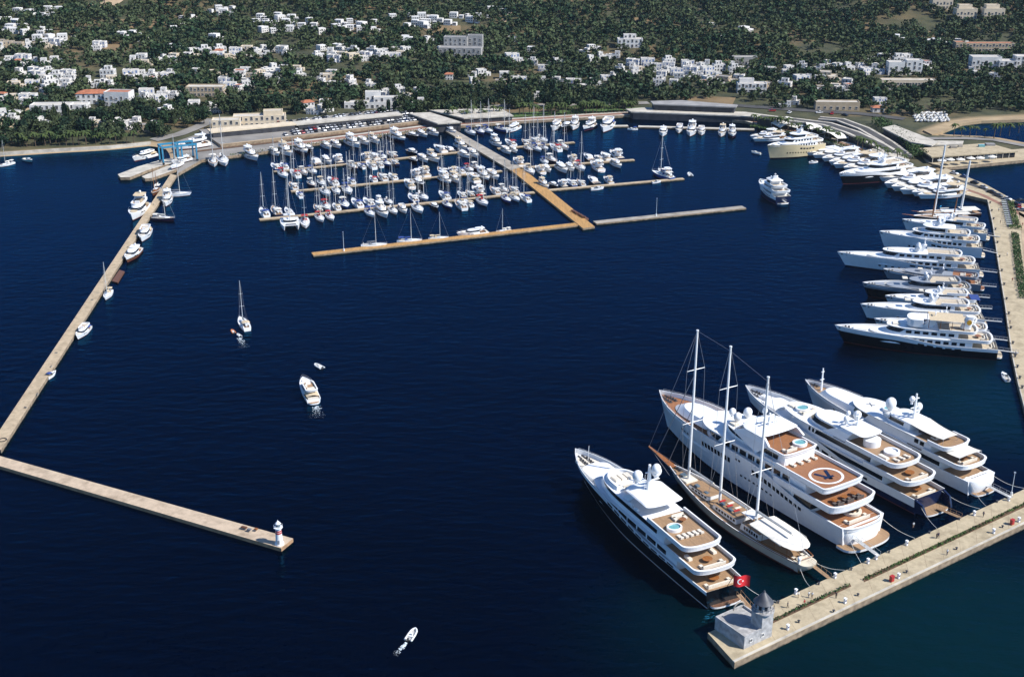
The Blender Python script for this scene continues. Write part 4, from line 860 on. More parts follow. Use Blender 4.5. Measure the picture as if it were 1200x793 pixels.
# mooring lines from the sterns to the quay
for yy, nm in ((yA, 'black hulled yacht'), (ySch, 'schooner'), (yC, 'yacht with the helicopter pad'), (yD, 'navy sterned yacht'), (yE, 'yacht with the foremast')):
    mwv = yy.r.matrix_basis; qd = Vector((OQ[1][0] - OQ[0][0], OQ[1][1] - OQ[0][1], 0)).normalized()
    for sg in (1, -1):
        a = mwv @ Vector((yy.X(0.0), sg * yy.h.hw(0, 1) * .8, yy.h.fs - .4)); o_ = Vector((*OQ[0], 0)); t_ = (Vector((a.x, a.y, 0)) - o_).dot(qd) + 0; ft = o_ + qd * t_; sd_ = mwv.to_3x3() @ Vector((0, sg, 0)); ft = ft + qd * (4.0 if sd_.dot(qd) > 0 else -4.0); ft.z = 1.75
        if yy is yA and sd_.dot(qd) < 0: continue
        mb = MB(); mb.path([a.lerp(ft, i / 8) - Vector((0, 0, .7 * math.sin(math.pi * i / 8))) for i in range(9)], .05, 5)
        tag(mb.build('mooring_line', 'canvas'), 'pale mooring line on the %s side of the %s' % ('lighthouse' if sd_.dot(qd) < 0 else 'mole', nm), 'mooring line', 'stern lines to the outer quay')
# ---------------------------------------------------------------- the other large yachts, built one by one
def big_yacht(name, label, bow, stern, zb, zs, B, mats, two=None, boot=.06, tiers=3, deckm='deck_cream', col='white_paint', fs=None, roofdome=True, group=None, style=0, cat='yacht', awn=None, Lmax=None):
    L_ = dist(bow, stern, zb, zs)
    h = Hull(L_, B, zs, zb, ws=.88, um=.42, pd=2.9, pw=1.8, over=.07, step=(.28, .68)); k = L_ / 46.0
    y = Yacht(name, label, cat, h, mats, two=two, boot=boot, group=group); X = y.X; y.deckm = deckm
    bul = .8 * min(1, k + .2); y.foredeck(0, bul, deckm, u1=.4); y.foredeck(.4, bul, 'white_gelcoat' if col != 'grey_paint' else 'grey_deck'); y.transom(mats[0] if two is None or two > .5 else mats[0])
    y.platform(1.8 * k, .7 * min(1, k + .2), .8, deckm)
    y.hullwin([(.25, .75, .34, .44, 10, .6)] + ([(.22, .5, .66, .8, 5, .3)] if style != 2 else []))
    z = zs - bul; dh = 2.5 * min(1.0, .55 + .45 * k)
    y.tier(.15, .78, B * .44, z, dh, rake=3.5 * k, rf=.3, ra=.4, m=col, band=(.4, .8, .2, .62) if style != 1 else None, pane=(.4, .78, .2, .64, 9, .35) if style == 1 else None)
    z1 = z + dh + .12; y.deckslab(.035, .78, B * .46, z1, ra=2.2 * k, rf=13 * k, fascia=.75, ub=.3, m=col, th=.3)
    if tiers >= 2:
        y.tier(.24, .71 if style != 2 else .62, B * .39, z1, dh * .92, rake=4 * k, rf=.4, ra=.5, m=col, band=(.36, .84, .28 if style != 1 else .6, .72), pane=(.4, .78, .27, .58, 6, .35) if style == 1 else None)
        z2 = z1 + dh * .92 + .1; y.deckslab(.13, .68 if style != 2 else .58, B * .41, z2, ra=2 * k, rf=10 * k, fascia=.65, ub=.38, m=col, th=.3)
    else: z2 = z1
    if tiers >= 3:
        y.tier(.34, .58, B * .31, z2, dh * .8, rake=2.5 * k, rf=.4, ra=.4, m=col, band=(.3, .85, .38, .6)); z3 = z2 + dh * .8 + .05
        y.part('hard_top', col, lambda b: b.loft([ring(outline(X(.27), X(.58), B * .33, 1 * k, 4 * k), z3), ring(outline(X(.27), X(.585), B * .34, 1 * k, 4 * k), z3 + .2), ring(outline(X(.29), X(.565), B * .3, 1 * k, 4 * k), z3 + .4)], True, True, True), None, 35)
        z3 += .4
    else: z3 = z2
    y.part('radar_arch', col, lambda b: b.loft([[(X(.40), B * .12, z3), (X(.47), B * .12, z3), (X(.47), -B * .12, z3), (X(.40), -B * .12, z3)], [(X(.375), B * .1, z3 + 2.2 * k), (X(.41), B * .1, z3 + 2.2 * k), (X(.41), -B * .1, z3 + 2.2 * k), (X(.375), -B * .1, z3 + 2.2 * k)]], True, False, True))
    y.mast(X(.39), z3 + 1.6 * k, 3.4 * k, ((.35, 1.5 * k), (.75, .8 * k)), .2 * k)
    if roofdome:
        y.dome(X(.43), B * .17, z3 + 1.6 * k, .75 * k, .4); y.dome(X(.43), -B * .17, z3 + 1.6 * k, .75 * k, .4)
    loungers(y, X(.19), z2 + .03, 3, -1.8 * k, 1.4 * k); sofa(y, X(.075), 0, z1 + .03, B * .4, .9, 1); table(y, X(.12), 0, z1 + .03, .9 * k)
    sofa(y, X(.025), 0, z, B * .45); y.box('sun_pad', 'cushion', X(.62), 0, z1 + dh * .3 if tiers < 2 else z2 + .02, 2.2 * k, B * .25, .35)
    windlass(y, .93, bul, 2); y.box('foredeck_locker', col, X(.84), 0, h.z(.84) - bul, 4 * k, B * .3, .7)
    if awn:
        u0, u1, zz = awn[:3]; y.part('awning', awn[3], lambda b: b.loft([[(X(u0 + (u1 - u0) * i / 5), B * .4 * s_, zz - .2 * s_ * s_) for s_ in (-1, -.5, 0, .5, 1)] for i in range(6)], False))
        y.part('awning_post', 'alloy', lambda b: [b.tube((X(u), sg * B * .38, z1), (X(u), sg * B * .38, zz - .2), .06, n=5) for u in (u0 + .005, u1 - .005) for sg in (1, -1)])
    gangway(y, X(0) - .5, X(0) - 7 * min(1, k), .4, zs * .6, 1.8, 'grey_deck', .8)
    y.put(bow, stern, zb, zs, (1, 1.08, 1.08)); return y
W = ['white_paint', 'navy_paint', 'white_paint']
RG = 'large yachts along the right hand mole'
b = big_yacht('motor_yacht', 'black hulled classic yacht with beige awning and yellow disc on its funnel', (978, 382), (1168, 405), 5.6, 3.6, 9.6, ['black_paint', 'antifoul', 'white_paint'], two=.72, tiers=2, style=1, roofdome=False, group=RG)
X = b.X; L_ = b.L
b.part('awning', 'canvas_beige', lambda q: q.loft([[(X(.22 + .21 * i / 5), 3.9 * s_, 11.5 - .2 * s_ * s_) for s_ in (-1, -.5, 0, .5, 1)] for i in range(6)], False))
for u in (.22, .29, .36, .43):
    for sg in (1, -1): b.part('awning_post', 'varnish', lambda q: q.tube((X(u), sg * 3.7, 8.6), (X(u), sg * 3.7, 11.3), .1, n=5))
b.part('funnel', 'white_paint', lambda q: q.loft([ring(outline(X(.17), X(.235), 1.3, 1.2, 1.2), 8.3), ring(outline(X(.15), X(.205), 1.1, 1, 1), 12.2)], True, False, True), None, 40)
[b.part('emblem', 'yellow', lambda q: q.tube((X(.185), sg * 1.1, 10.5), (X(.185), sg * 1.33, 10.5), .8, n=16)) for sg in (1, -1)]
b.part('wheelhouse', 'white_paint', lambda q: q.prism(outline(X(.46), X(.56), 3.2, .3, 2), 8.4, 10.7)); b.stripe(0, .98, .70, .735, 'white_paint', 'sheer_stripe')
big_yacht('motor_yacht', 'white yacht mostly hidden behind the black hulled classic yacht', (1024, 374), (1160, 392), 4.6, 3.2, 7.4, W, tiers=2, group=RG)
big_yacht('motor_yacht', 'long low white yacht second from the black hulled classic yacht', (1008, 357), (1152, 371), 5.0, 3.2, 7.8, W, tiers=2, style=2, group=RG)
big_yacht('motor_yacht', 'slim white yacht with a navy cover at its stern', (1037, 347), (1146, 357), 4.4, 3.0, 7.0, W, tiers=2, style=2, group=RG, awn=(.0, .10, 5.6, 'canvas_blue'))
big_yacht('motor_yacht', 'sleek grey yacht with dark bow and silver upper decks', (1010, 332), (1140, 343), 5.2, 3.4, 8.6, ['black_paint', 'antifoul', 'grey_paint'], two=.66, tiers=2, style=2, col='grey_paint', group=RG)
big_yacht('motor_yacht', 'low grey open yacht with teak cockpit lying close beside the old style white yacht', (1034, 315.5), (1150, 331), 3.8, 2.8, 7.2, ['grey_paint', 'black_paint', 'grey_paint'], tiers=1, style=2, col='grey_paint', deckm='teak_red', group=RG, roofdome=False)
big_yacht('motor_yacht', 'old style white yacht with upright bow and long rows of small windows', (981, 296), (1147, 313), 5.2, 3.4, 8.6, W, tiers=2, style=1, group=RG)
big_yacht('motor_yacht', 'tall bulky white yacht with three decks and a square roof', (1030, 272), (1151, 288), 6.4, 4.4, 9.2, W, tiers=3, style=1, group=RG)
big_yacht('motor_yacht', 'sleek white yacht just beside the red brown wooden ketch', (1057, 257.5), (1157, 272), 4.6, 3.2, 7.8, W, tiers=2, style=2, group=RG)
big_yacht('motor_yacht', 'beige hulled explorer yacht with white upper decks near the tents', (899, 171.5), (962, 167), 7.0, 5.6, 9.0, ['beige_paint', 'black_paint', 'beige_paint'], tiers=3, style=1, group='yachts below the tents')
big_yacht('motor_yacht', 'black hulled yacht with white decks among the packed sports yachts', (983, 204), (1067, 197), 5.6, 3.8, 9.4, ['black_paint', 'antifoul', 'white_paint'], two=.72, tiers=2, style=2, group='yachts below the tents')
mv = big_yacht('motor_yacht', 'dark hulled yacht under way alone in open water below the far quay', (891, 210.5), (918, 231), 5.4, 3.4, 8.4, ['navy_paint', 'antifoul', 'white_paint'], two=.55, tiers=3, style=1)

# ---------------------------------------------------------------- small craft: prototypes
def sail_proto(hullm, cover, bimini, name='sailing_yacht', L=13.0, genoa=True, deckm='white_gelcoat', mh=16.5):
    h = Hull(L, L * .305, 1.25, 1.65, ws=.72, um=.42, pd=2.2, pw=1.7, over=.09, step=(.2, 1.0))
    y = Yacht(name, None, None, h, [hullm, 'antifoul', hullm], boot=.14); X = y.X; y.foredeck(0, .06, deckm); y.transom(hullm)
    z = 1.3; B = L * .305
    cab = y.part('cabin', 'white_gelcoat', lambda b: b.loft([ring(outline(X(.34), X(.80), B * .3, .3, L * .3), z), ring(outline(X(.345), X(.76), B * .26, .3, L * .27), z + .5)], True, False, True), None, 40)
    y.part('window', 'glass', lambda b: [b.add([(X(.38), sg * (B * .29 + .02), z + .16), (X(.6), sg * (B * .275 + .02), z + .2), (X(.58), sg * (B * .265 + .03), z + .4), (X(.38), sg * (B * .275 + .03), z + .4)], [(0, 1, 2, 3) if sg < 0 else (3, 2, 1, 0)]) for sg in (1, -1)], cab)
    y.part('cockpit', ['teak', 'white_gelcoat'], lambda b: (b.box((X(.19), 0, z + .02), (L * .24, B * .5, .06), m=0), [b.box((X(.19), sg * B * .29, z + .18), (L * .25, .35, .36), m=1) for sg in (1, -1)], b.tube((X(.09), 0, z), (X(.09), 0, z + .9), .12, n=6, m=1), b.tube((X(.085), 0, z + .95), (X(.095), 0, z + .95), .5, n=12, m=1)))
    y.part('sprayhood', cover, lambda b: b.loft([[(X(.33), s_ * B * .3, z + .3 + (1 - s_ * s_) * .9) for s_ in (-1, -.7, 0, .7, 1)], [(X(.42), s_ * B * .28, z + .4 + (1 - s_ * s_) * .4) for s_ in (-1, -.7, 0, .7, 1)]], False))
    if bimini: y.part('bimini', bimini, lambda b: b.loft([[(X(u), s_ * B * .36, z + 2.0 - .25 * s_ * s_ - .3 * abs(u - .17) * 3) for s_ in (-1, -.5, 0, .5, 1)] for u in (.07, .12, .17, .22, .27)], False))
    tp = Vector((X(.56), 0, mh + 1.5)); mo = y.part('mast', 'mast_alloy', lambda b: b.tube((X(.57), 0, z), tp, .15, .11, 6))
    for f, w_ in ((.38, .95), (.68, .75)):
        q = Vector((X(.57), 0, z)).lerp(tp, f); mb = MB(); mb.tube(q + Vector((-.1, w_, .05)), q + Vector((-.1, -w_, .05)), .05, n=4); mb.build('spreader', 'spar', mo)
    mb = MB(); [mb.path([(X(.53), sg * B * .46, 1.4), (X(.56), sg * .95, z + (mh + .2) * .38), (X(.56), sg * .75, z + (mh + .2) * .68), tp], .022, 3) for sg in (1, -1)]; mb.tube(tp, (X(.0), 0, 1.4), .022, n=3); mb.tube(tp - Vector((0, 0, .4)), (X(.985), 0, 1.75), .06 if genoa else .025, n=5); mb.build('rigging', 'wire', mo)
    y.part('boom', cover, lambda b: b.loft([[(X(.56 - .33 * t), s_ * w_ * .16, z + 1.35 + .1 * t + zz * w_) for s_, zz in ((1, 0), (1, .25), (0, .55), (-1, .25), (-1, 0))] for t, w_ in ((0.02, 1.2), (.4, 1.1), (1, .7))], True, True, True))
    y.part('pulpit', 'alloy', lambda b: [b.path([(h.x(u, 1), sg * h.hw(u, 1) * .95, h.z(u) + .65) for u in (.2, .4, .6, .8, .93, 1.0)], .025, 3) for sg in (1, -1)])
    return y.r
def motor_proto(hullm='white_paint', L=15.0, fly=True, hard=True, deckm='teak', cushion='cushion', top='white_paint', name='motor_cruiser', two=None, canv=None):
    B = L * .30; h = Hull(L, B, 1.35, 2.25, ws=.9, um=.4, pd=2.6, pw=1.8, over=.09, step=(.25, .8))
    y = Yacht(name, None, None, h, [hullm, 'antifoul', hullm if two is None else 'white_paint'], two=two, boot=.12); X = y.X
    y.foredeck(0, .25, deckm, u1=.3); y.foredeck(.3, .12, 'white_gelcoat'); y.transom(hullm); y.platform(1.2, .45, .85, deckm)
    y.hullwin([(.5, .72, .58, .74, 2, .2)])
    z = 1.25
    y.tier(.28, .80, B * .40, z, 1.65, rake=L * .16, rf=.5, ra=.25, tum=.25, band=(.42, .86, .30, .80))
    z1 = z + 1.7
    y.part('sun_pad', cushion, lambda b: b.prism(outline(X(.73), X(.86), B * .2, .2, .8), h.z(.8) - .1, h.z(.8) + .12)); y.box('sofa', cushion, X(.05), 0, 1.12, .8, B * .7, .55); table(y, X(.14), 0, 1.1, .5)
    if fly:
        y.deckslab(.10, .60, B * .38, z1 + .05, ra=.7, rf=L * .14, fascia=.55, th=.18, ub=.62, teak=True)
        y.box('helm', 'white_paint', X(.47), 0, z1, .7, B * .3, .9); y.box('sofa', cushion, X(.22), 0, z1, 1.2, B * .5, .45); y.box('sofa', cushion, X(.38), B * .2, z1, 1.6, .6, .5)
        zt = z1 + 1.95
    else: zt = z1 + .15
    if hard:
        y.part('radar_arch', 'white_paint', lambda b: [b.loft([[(X(.20), sg * B * .37, z1 - .2), (X(.27), sg * B * .37, z1 - .2), (X(.27), sg * B * .34, z1 - .2), (X(.20), sg * B * .34, z1 - .2)], [(X(.15), sg * B * .33, zt), (X(.21), sg * B * .33, zt), (X(.21), sg * B * .29, zt), (X(.15), sg * B * .29, zt)]], True, True, True) for sg in (1, -1)])
        y.part('hard_top', top, lambda b: b.loft([ring(outline(X(.10), X(.40), B * .35, .5, 1.2), zt), ring(outline(X(.10), X(.40), B * .35, .5, 1.2), zt + .12)], True, True, True))
        y.dome(X(.18), 0, zt + .6, .32, .1)
    if canv: y.part('cockpit_cover', canv, lambda b: b.loft([[(X(u), s_ * B * .4, 2.4 - .5 * s_ * s_) for s_ in (-1, -.5, 0, .5, 1)] for u in (.02, .1, .2, .29)], False))
    y.part('pulpit', 'alloy', lambda b: [b.path([(h.x(u, 1), sg * h.hw(u, 1) * .95, h.z(u) + .6) for u in (.45, .6, .75, .9, 1.0)], .03, 3) for sg in (1, -1)])
    return y.r
def cat_proto():
    r = empty('catamaran'); L = 13.
    for sg in (1, -1):
        h = Hull(L, 2.2, 1.7, 2.0, ws=.7, um=.4, pd=2, pw=1.6, over=.03, step=(.2, 1)); y = Yacht('hull_root', None, None, h, ['white_paint', 'antifoul', 'white_paint'])
        d = y.h.deck('deck', 'white_gelcoat', r, 0, .99, .05); d.location.y = sg * 2.6; y.hull.parent = r; y.hull.location.y = sg * 2.6; bpy.data.objects.remove(y.r)
    class T(Yacht):
        def __init__(s): s.r = r; s.L = L; s.h = h; s.deckm = 'teak'
    y = T(); X = y.X
    y.part('bridge_deck', 'white_gelcoat', lambda b: b.box((X(.36), 0, 1.4), (L * .62, 5.0, .6))); y.tier(.28, .66, 2.6, 1.7, 1.1, rake=1.4, rf=.4, ra=.3, band=(.3, .85, .3, .7))
    y.part('trampoline', 'canvas_grey', lambda b: b.box((X(.79), 0, 1.75), (L * .24, 3.4, .05))); y.part('crossbeam', 'spar', lambda b: b.tube((X(.92), 2.6, 1.9), (X(.92), -2.6, 1.9), .12, n=6))
    y.part('bimini', 'white_gelcoat', lambda b: b.box((X(.18), 0, 3.6), (2.6, 4.4, .15))); tp = Vector((X(.55), 0, 20)); mo = y.part('mast', 'spar', lambda b: b.tube((X(.56), 0, 2.6), tp, .15, .11, 6))
    mb = MB(); [mb.tube(tp, p, .025, n=3) for p in ((X(.5), 3.4, 1.8), (X(.5), -3.4, 1.8), (X(.92), 0, 2))]; mb.build('rigging', 'wire', mo); y.part('boom', 'canvas', lambda b: b.tube((X(.54), 0, 3.8), (X(.16), 0, 4.2), .25, .18, 6))
    return r
def rib_proto(tubem='rib_tube', name='inflatable_boat', L=4.6):
    r = empty(name); mb = MB(); B = .85
    pts = [(-L / 2, B, .35), (0, B, .38), (L * .28, B * .85, .45), (L * .43, B * .45, .55), (L * .5, 0, .6), (L * .43, -B * .45, .55), (L * .28, -B * .85, .45), (0, -B, .38), (-L / 2, -B, .35)]
    for a, b in zip(pts, pts[1:]): mb.tube(a, b, .25, n=8); mb.sphere(b, .25, 8, 5)
    mb.build('tube', tubem, r, 50)
    mb = MB(); mb.loft([[(-L / 2 + .1, B, .22), (-L / 2 + .1, 0, -.1), (-L / 2 + .1, -B, .22)], [(L * .25, B * .8, .3), (L * .25, 0, -.05), (L * .25, -B * .8, .3)], [(L * .46, .1, .5), (L * .46, 0, .3), (L * .46, -.1, .5)]], False); mb.box((-L * .05, 0, .25), (L * .8, B * 1.7, .06)); mb.build('hull', 'grey_deck', r)
    mb = MB(); mb.box((-.2, 0, .6), (.5, .5, .7)); mb.box((-.9, 0, .45), (.5, 1.2, .35)); mb.build('console', 'white_gelcoat', r)
    mb = MB(); mb.box((-L / 2 - .05, 0, .65), (.4, .35, .6)); mb.tube((-L / 2 - .1, 0, .4), (-L / 2 - .15, 0, -.3), .1, n=6); mb.build('outboard_motor', 'gear', r)
    return r
def small_proto(name='small_motorboat', hullm='white_paint', canv=None):
    L = 7.; h = Hull(L, 2.5, .95, 1.3, ws=.88, um=.4, pd=2.2, pw=1.7, over=.08, step=(.2, 1)); y = Yacht(name, None, None, h, [hullm, 'antifoul', hullm], boot=.12); X = y.X
    y.foredeck(0, .35, 'grey_deck', u1=.5); y.foredeck(.5, .06, 'white_gelcoat'); y.transom(hullm); y.tier(.5, .82, .85, 1.05, .55, rake=.9, rf=.5, ra=.2, band=(.35, .9, .5, .85))
    y.part('windscreen', 'pale_glass', lambda b: b.loft([[(X(.5 - .05 * abs(s_)), s_ * .95, 1.1) for s_ in (-1, -.5, 0, .5, 1)], [(X(.44 - .05 * abs(s_)), s_ * .85, 1.75) for s_ in (-1, -.5, 0, .5, 1)]], False))
    y.box('sofa', 'cushion', X(.08), 0, .6, .6, 1.8, .55); y.box('helm', 'white_gelcoat', X(.42), .5, .6, .5, .6, .7)
    y.part('outboard_motor', 'gear', lambda b: (b.box((X(0) - .25, 0, 1.0), (.5, .4, .6)), b.tube((X(0) - .3, 0, .8), (X(0) - .35, 0, -.2), .1, n=6)))
    if canv: y.part('bimini', canv, lambda b: b.loft([[(X(u), s_ * 1.0, 2.3 - .2 * s_ * s_) for s_ in (-1, -.5, 0, .5, 1)] for u in (.1, .25, .4)], False))
    return y.r
def gulet_proto(L=15.):
    h = Hull(L, L * .27, 1.3, 2.2, ws=.6, um=.45, pd=2.0, pw=1.6, over=.1, step=(.3, 1)); y = Yacht('wooden_yacht', None, None, h, ['brown_wood', 'antifoul', 'brown_wood'], boot=.14); X = y.X
    y.foredeck(0, .3, 'teak'); y.transom('brown_wood'); y.stripe(0, .98, .9, 1.0, 'white_paint', 'cap_rail')
    y.tier(.3, .62, L * .085, 1.2, 1.2, rake=.4, rf=.1, ra=.1, m='varnish', roofm='white_gelcoat', pane=(.3, .8, .32, .58, 4, .3)); y.part('awning', 'canvas', lambda b: b.box((X(.17), 0, 3.4), (L * .28, L * .2, .08)))
    y.part('bowsprit', 'varnish', lambda b: b.tube((X(.96), 0, 2.2), (X(1) + 2.4, 0, 3.0), .16, .1, 6))
    for u, ht in ((.64, 15), (.28, 11)):
        mo = y.part('mast', 'varnish', lambda b: b.tube((X(u), 0, 1.2), (X(u) - .3, 0, ht), .16, .1, 6)); mb = MB(); [mb.tube((X(u) - .3, 0, ht - .2), (X(u) - .5, sg * L * .12, 1.6), .025, n=3) for sg in (1, -1)]; mb.build('shroud', 'wire', mo)
        y.part('boom', 'canvas', lambda b: b.tube((X(u) - .2, 0, 3.9), (X(u) - 4.4, 0, 4.1), .22, .16, 6))
    return y.r
SP = [(sail_proto('white_paint', 'canvas_blue', 'canvas_blue'), 'white sailing yacht with blue covers'), (sail_proto('white_paint', 'canvas_beige', 'canvas_beige'), 'white sailing yacht with beige covers'),
      (sail_proto('navy_paint', 'canvas', 'canvas', deckm='teak'), 'navy hulled sailing yacht with pale covers'), (sail_proto('white_paint', 'canvas_grey', None, genoa=False), 'white sailing yacht with grey boom cover'),
      (sail_proto('white_gelcoat', 'canvas', 'canvas', deckm='teak'), 'white sailing yacht with teak deck'), (sail_proto('white_paint', 'canvas_red', 'canvas_red'), 'white sailing yacht with red covers'),
      (sail_proto('blue_paint', 'canvas_blue', 'canvas', mh=15.5), 'blue hulled sailing yacht with pale bimini')]
MP = [(motor_proto(), 'white flybridge cruiser with hard top'), (motor_proto(fly=False, hard=True), 'low white sports cruiser'), (motor_proto('navy_paint', two=.55), 'navy and white flybridge cruiser'),
      (motor_proto(hard=False, canv='canvas_beige'), 'white flybridge cruiser with beige cover'), (motor_proto(hard=False, fly=True, canv='canvas_blue'), 'white flybridge cruiser with blue cover'),
      (motor_proto('black_paint', fly=False, hard=False, cushion='canvas_grey'), 'black hulled open sports cruiser'), (motor_proto(top='canvas_beige', cushion='canvas_beige'), 'white cruiser with sand hard top')]
SMALL = [(small_proto(), 'small white open motorboat'), (small_proto(canv='canvas_blue'), 'small white motorboat with blue canopy')]
CATP, GUL, RIB, RIBO = cat_proto(), gulet_proto(), rib_proto(), rib_proto('orange_tube')
PLEN = {}
for pr, _ in SP: PLEN[pr.name] = 13.
for pr, _ in MP: PLEN[pr.name] = 15.
for pr, _ in SMALL: PLEN[pr.name] = 7.
PLEN[CATP.name] = 13.; PLEN[GUL.name] = 15.; PLEN[RIB.name] = PLEN[RIBO.name] = 4.6
def boat_at(pr, bow, stern, label, cat, group=None, zb=1.6, zs=1.2, sc=None, Lm=None, zk=1.0):
    A, B = at(*bow, zb), at(*stern, zs); d = math.hypot(A.x - B.x, A.y - B.y); k = d / PLEN[pr.name] if sc is None else sc
    if Lm: k = Lm / PLEN[pr.name]
    if zk != 1: k = (k, k, k * zk)
    return place(pr, ((A.x + B.x) / 2, (A.y + B.y) / 2, 0), math.atan2(A.y - B.y, A.x - B.x), label, cat, group, k)

# berths on the pontoons: (pontoon, side +1 far / -1 near, [(x0, x1, kind weights)])
berths = [
    (0, 1, [(323, 345, 's'), (372, 402, 'ssm'), (430, 470, 'ssm'), (486, 500, 'm'), (518, 552, 'm')], 'far side of the rear left pontoon'),
    (0, -1, [(322, 372, 's'), (404, 458, 's'), (476, 508, 'm'), (534, 552, 'sm')], 'near side of the rear left pontoon'),
    (1, 1, [(584, 592, 'm'), (600, 652, 's')], 'far side of the rear right pontoon'),
    (1, -1, [(584, 604, 'm'), (610, 664, 'ss')], 'near side of the rear right pontoon'),
    (2, 1, [(343, 352, 's'), (366, 428, 's'), (438, 476, 'sm'), (488, 510, 'smm'), (520, 578, 'ssm')], 'far side of the middle left pontoon'),
    (2, -1, [(343, 357, 's'), (372, 412, 's'), (468, 490, 'm'), (510, 582, 'mms')], 'near side of the middle left pontoon'),
    (3, 1, [(608, 622, 'm'), (640, 660, 's'), (672, 738, 'mmm')], 'far side of the middle right pontoon'),
    (3, -1, [(610, 692, 'mmms'), (712, 720, 'm')], 'near side of the middle right pontoon'),
    (4, 1, [(308, 348, 's'), (372, 424, 's'), (432, 470, 'sm'), (485, 512, 'sms'), (522, 572, 'ssm'), (582, 618, 's')], 'far side of the front left pontoon'),
    (4, -1, [(366, 396, 's'), (424, 470, 'ssm'), (478, 510, 'msm'), (515, 560, 's'), (583, 612, 's')], 'near side of the front left pontoon'),
    (5, 1, [(640, 668, 'm'), (672, 690, 's'), (698, 732, 'mm'), (783, 797, 'm')], 'far side of the front right pontoon')]
br = random.Random(23)
for pi, side, segs, where in berths:
    a, b, _ = PON[pi]; A, B = at(*a, .7), at(*b, .7); d = (B - A).normalized(); nr = Vector((-d.y, d.x, 0)) * side; cnt = 0
    for x0, x1, kinds_ in segs:
        s0, s1 = [A + d * ((at(x, a[1] + (b[1] - a[1]) * (x - a[0]) / (b[0] - a[0]), .7) - A).dot(d)) for x in (x0, x1)]
        t, ln = 1.8, (s1 - s0).length
        while t < ln - .5:
            kd = br.choice(kinds_); pr, ds = br.choice(SP if kd == 's' else MP); base = PLEN[pr.name]
            if kd == 's' and br.random() < .15 and ds.count('red'): pr, ds = SP[0]
            L_ = br.uniform(10.5, 15) if kd == 's' else br.uniform(10, 16); k = L_ / base; bw_ = L_ * (.305 if kd == 's' else .31)
            bowout = br.random() < .8
            p = s0 + d * (t + bw_ / 2 - 1.8) + nr * (1.3 + .9 + L_ / 2); rz = math.atan2(nr.y, nr.x) + (0 if bowout else math.pi) + br.uniform(-.04, .04)
            lb = '%s, %s from left, %s' % (ds, ordinal(cnt), where.replace('far side of the', 'far side of').replace('near side of the', 'near side of'))
            place(pr, (p.x, p.y, 0), rz, lb, 'sailing yacht' if kd == 's' else 'motor cruiser', 'boats moored at the pontoons', k); cnt += 1
            t += bw_ + br.uniform(.5, 1.6) + (br.uniform(2, 5) if br.random() < .10 else 0)
boat_at(CATP, (342, 270), (338, 252), 'white catamaran with two hulls at the front left pontoon', 'catamaran', None, 1.9, 1.5, Lm=15)
boat_at(SP[5][0], (359, 270), (356, 251), 'sailing yacht with red covers beside the white catamaran', 'sailing yacht', Lm=14)
# motor yachts stern-to at the far quay
fq = [(287, 195), (316, 190), (327, 188.5), (345, 186), (355, 185), (376, 182), (387, 180.5), (405, 178), (419, 176), (431, 174.5), (457, 172.5), (476, 169), (487, 167.5), (500, 166), (520, 163)]
for i, (x, yy) in enumerate(fq):
    pr, ds = MP[(i * 3) % 7]; sz = 1.2 if i in (0, 2, 3, 7, 10) else .9
    A = at(x, yy, 1.7); q0, q1 = Vector(QW[0]), Vector(QW[2]); dq_ = (q1 - q0).normalized(); A = q0 + dq_ * ((at(x, 187 - (x - 237) * .1237)).xy - q0).dot(dq_); nn_ = Vector((dq_.y, -dq_.x)); A = A + nn_ * (7.5 * sz + 2.2)
    place(pr, (A.x, A.y, 0), math.atan2(nn_.y, nn_.x) + br.uniform(-.05, .05), '%s, %s from left on the quay before the walkway' % (ds, ordinal(i)), 'motor cruiser', 'motor cruisers at the far quay', sz)
for i, (x, yy, kd) in enumerate(((552, 155, 's'), (563, 154, 'b'), (572, 153, 's'), (590, 152, 'b'), (600, 151.5, 'm'), (651, 149, 'm'), (664, 148.5, 'm'), (673, 148, 'm'), (690, 149, 'm'), (711, 149.5, 'M'))):
    pr, ds = SP[0] if kd == 's' else SP[6] if kd == 'b' else MP[(i * 2) % 7]; sz = 1.6 if kd == 'M' else 1.15 if kd == 'm' else 1.1
    A = at(x, yy, 1); place(pr, (A.x, A.y, 0), R(-62 if x < 600 else -105) + br.uniform(-.2, .2), '%s, %s from the walkway on the far quay' % (ds, ordinal(i)), 'motor cruiser' if kd in 'mM' else 'sailing yacht', 'boats at the far quay east of the walkway', sz)
for i, (x, yy, sz) in enumerate(((777, 155.5, 1.1), (796, 152, 1.0), (810, 155, 1.3), (822, 154.5, 1.0), (846, 156, 1.05), (858, 157, 1.05))):
    pr, ds = MP[(i * 3 + 1) % 7 if i != 2 else 0]; A = at(x, yy, 1); place(pr, (A.x, A.y, 0), R(-100) + br.uniform(-.06, .06), '%s, %s from left at the long pale pontoon' % (ds, ordinal(i)), 'motor cruiser', 'motor cruisers at the long pale pontoon', sz)
# packed sports yachts in the right corner
for i, (bow, stern, pi) in enumerate((((879, 158), (912, 155), 0), ((882, 161.5), (922, 159), 6), ((943, 178), (985, 174), 1), ((952, 181), (996, 176.5), 1), ((963, 185), (1008, 179.5), 0), ((971, 189.5), (1020, 183.5), 1), ((976, 193), (1028, 186.5), 6), ((988, 197), (1040, 190), 0),
        ((1030, 208), (1085, 203), 1), ((1036, 216), (1096, 208), 0), ((1044, 219.5), (1106, 212.5), 1), ((1054, 223), (1118, 217), 0), ((1075, 228), (1132, 223), 6), ((1068, 225.5), (1128, 219.5), 1))):
    pr, ds = MP[pi]; boat_at(pr, bow, stern, '%s, %s from the tents in the corner row' % (ds.replace('white', 'large white', 1), ordinal(i)), 'motor cruiser', 'sports yachts packed in the corner', 2.6, 1.8, zk=.62)
